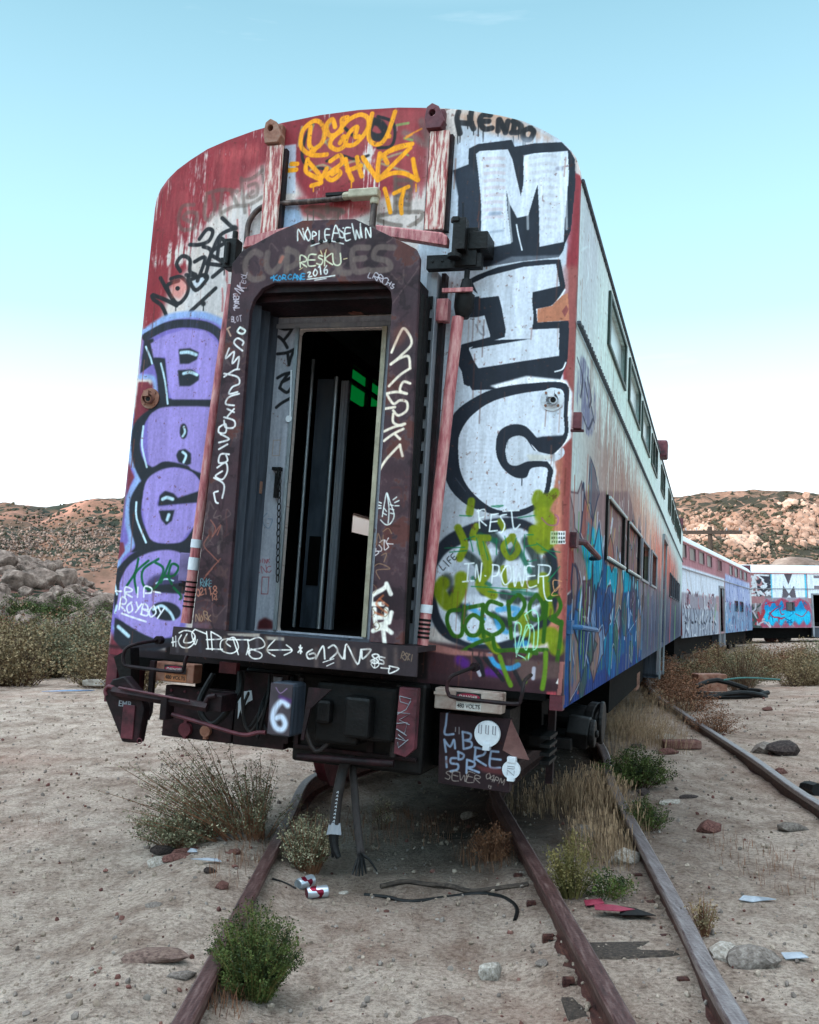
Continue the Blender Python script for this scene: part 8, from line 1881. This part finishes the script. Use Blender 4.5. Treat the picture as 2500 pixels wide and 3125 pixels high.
MB().tube([(0,.1,.33),(.5,.3,.36),(1.3,.7,.3)],.018,6,sm=3).build('teal_tube',plainmat('teal_plastic',(60,110,104)),ty_)
tag(MB().tube([on((3.555,8.847,-0.100),.03),on((3.560,8.730,-0.100),.05),on((3.545,8.529,-0.100),.05)],.06,8,sm=3).build('hose_scrap',M['black']),'short black hose scrap cut by the right picture edge','hose')
def flat(p,poly,mat,name,label,cat,rz=0,h=.012,curl=.02):
    base=on(p,.004); rn=random.Random(label); mb=MB(); k=len(poly); vs=[(x,y,curl*rn.random()) for x,y in poly]; c=(sum(x for x,y in poly)/k,sum(y for x,y in poly)/k,curl)
    vs2=vs+[c]; top=[(x,y,z+h*.3) for x,y,z in vs2]; mb.add(vs2+top,[(i,(i+1)%k,k) for i in range(k)]+[(k+1+(i+1)%k,k+1+i,k+1+k) for i in range(k)]+[(i,(i+1)%k,k+1+(i+1)%k,k+1+i) for i in range(k)])
    o=mb.build(name,mat); o.location=base; o.rotation_euler=(0,0,rz); return tag(o,label,cat)
M['pink']=plainmat('pink_cloth',(140,44,66)); M['paper']=plainmat('white_plastic',(164,170,180))
flat((1.048,5.148,-0.120),[(-.10,-.05),(.02,-.06),(.11,-.03),(.10,.05),(0,.06),(-.09,.03)],M['pink'],'rag','crumpled pink rag between the middle rails','rag',curl=.05)
flat((0.976,5.326,-0.120),[(-.06,-.03),(.05,-.04),(.07,.02),(-.02,.05)],M['pink'],'rag','smaller pink scrap behind the crumpled rag','rag',.4)
flat((1.161,5.129,-0.120),[(-.10,-.05),(.09,-.05),(.05,.06),(-.06,.05)],M['black'],'cloth_scrap','black scrap right of the crumpled pink rag','scrap',.1,curl=.04)
flat((1.867,5.367,-0.120),[(-.10,-.02),(-.03,-.035),(.03,-.01),(.10,-.02),(.07,.02),(.0,.01),(-.06,.03)],M['paper'],'plastic_sheet','torn white plastic piece on the right track','litter',0)
flat((1.734,4.514,-0.120),[(-.05,-.02),(.05,-.03),(.04,.03),(-.05,.03)],M['paper'],'plastic_sheet','small white plastic piece near the right edge','litter',0)
flat((-1.188,5.812,-0.100),[(-.09,-.02),(.09,-.015),(.07,.02),(-.06,.02)],M['paper'],'plastic_sheet','white litter strip on the sand left of the rail','litter',0)
flat((-1.343,6.148,-0.100),[(-.03,-.02),(.03,-.015),(.02,.02),(-.02,.02)],M['paper'],'plastic_sheet','tiny white litter behind the strip on the left sand','litter',0)
flat((-6.767,19.327,-0.100),[(-.5,-.05),(-.1,-.08),(.5,.02),(.4,.1),(-.2,.06)],plainmat('blue_tarp',(120,150,190)),'tarp','faded blue tarp strip at the sand edge on the left','tarp',.15,.03,.05)
tag(MB().box(-.24,.24,-.1,.1,0,.14).build('foam_slab',M['palerock'],bev=.03),'small white slab lying at the sand edge just left of the railcar','slab').location=on((-6.646,20.548,-0.100),.05)
tag(MB().box(-1.1,1.1,-.1,.1,0,.2).build('timber',M['redrock'],bev=.02),'long reddish timber beyond the rightmost rail, near the bare bush','timber').location=on((8.484,28.019,-0.050),.02)
tag(MB().box(-.22,.22,-.1,.1,0,.1).build('timber',M['redrock'],bev=.02),'short burnt timber beside the pale square stone','timber').location=on((3.201,11.549,-0.100),.0)
tag(MB().box(-.3,.3,-.25,.25,0,.4).build('crate',M['rustbox'],bev=.02),'small brown box by the coil of hose','box').location=on((6.296,20.428,-0.100),-.05)
for nm_ in ('tmp','t'):
    pass
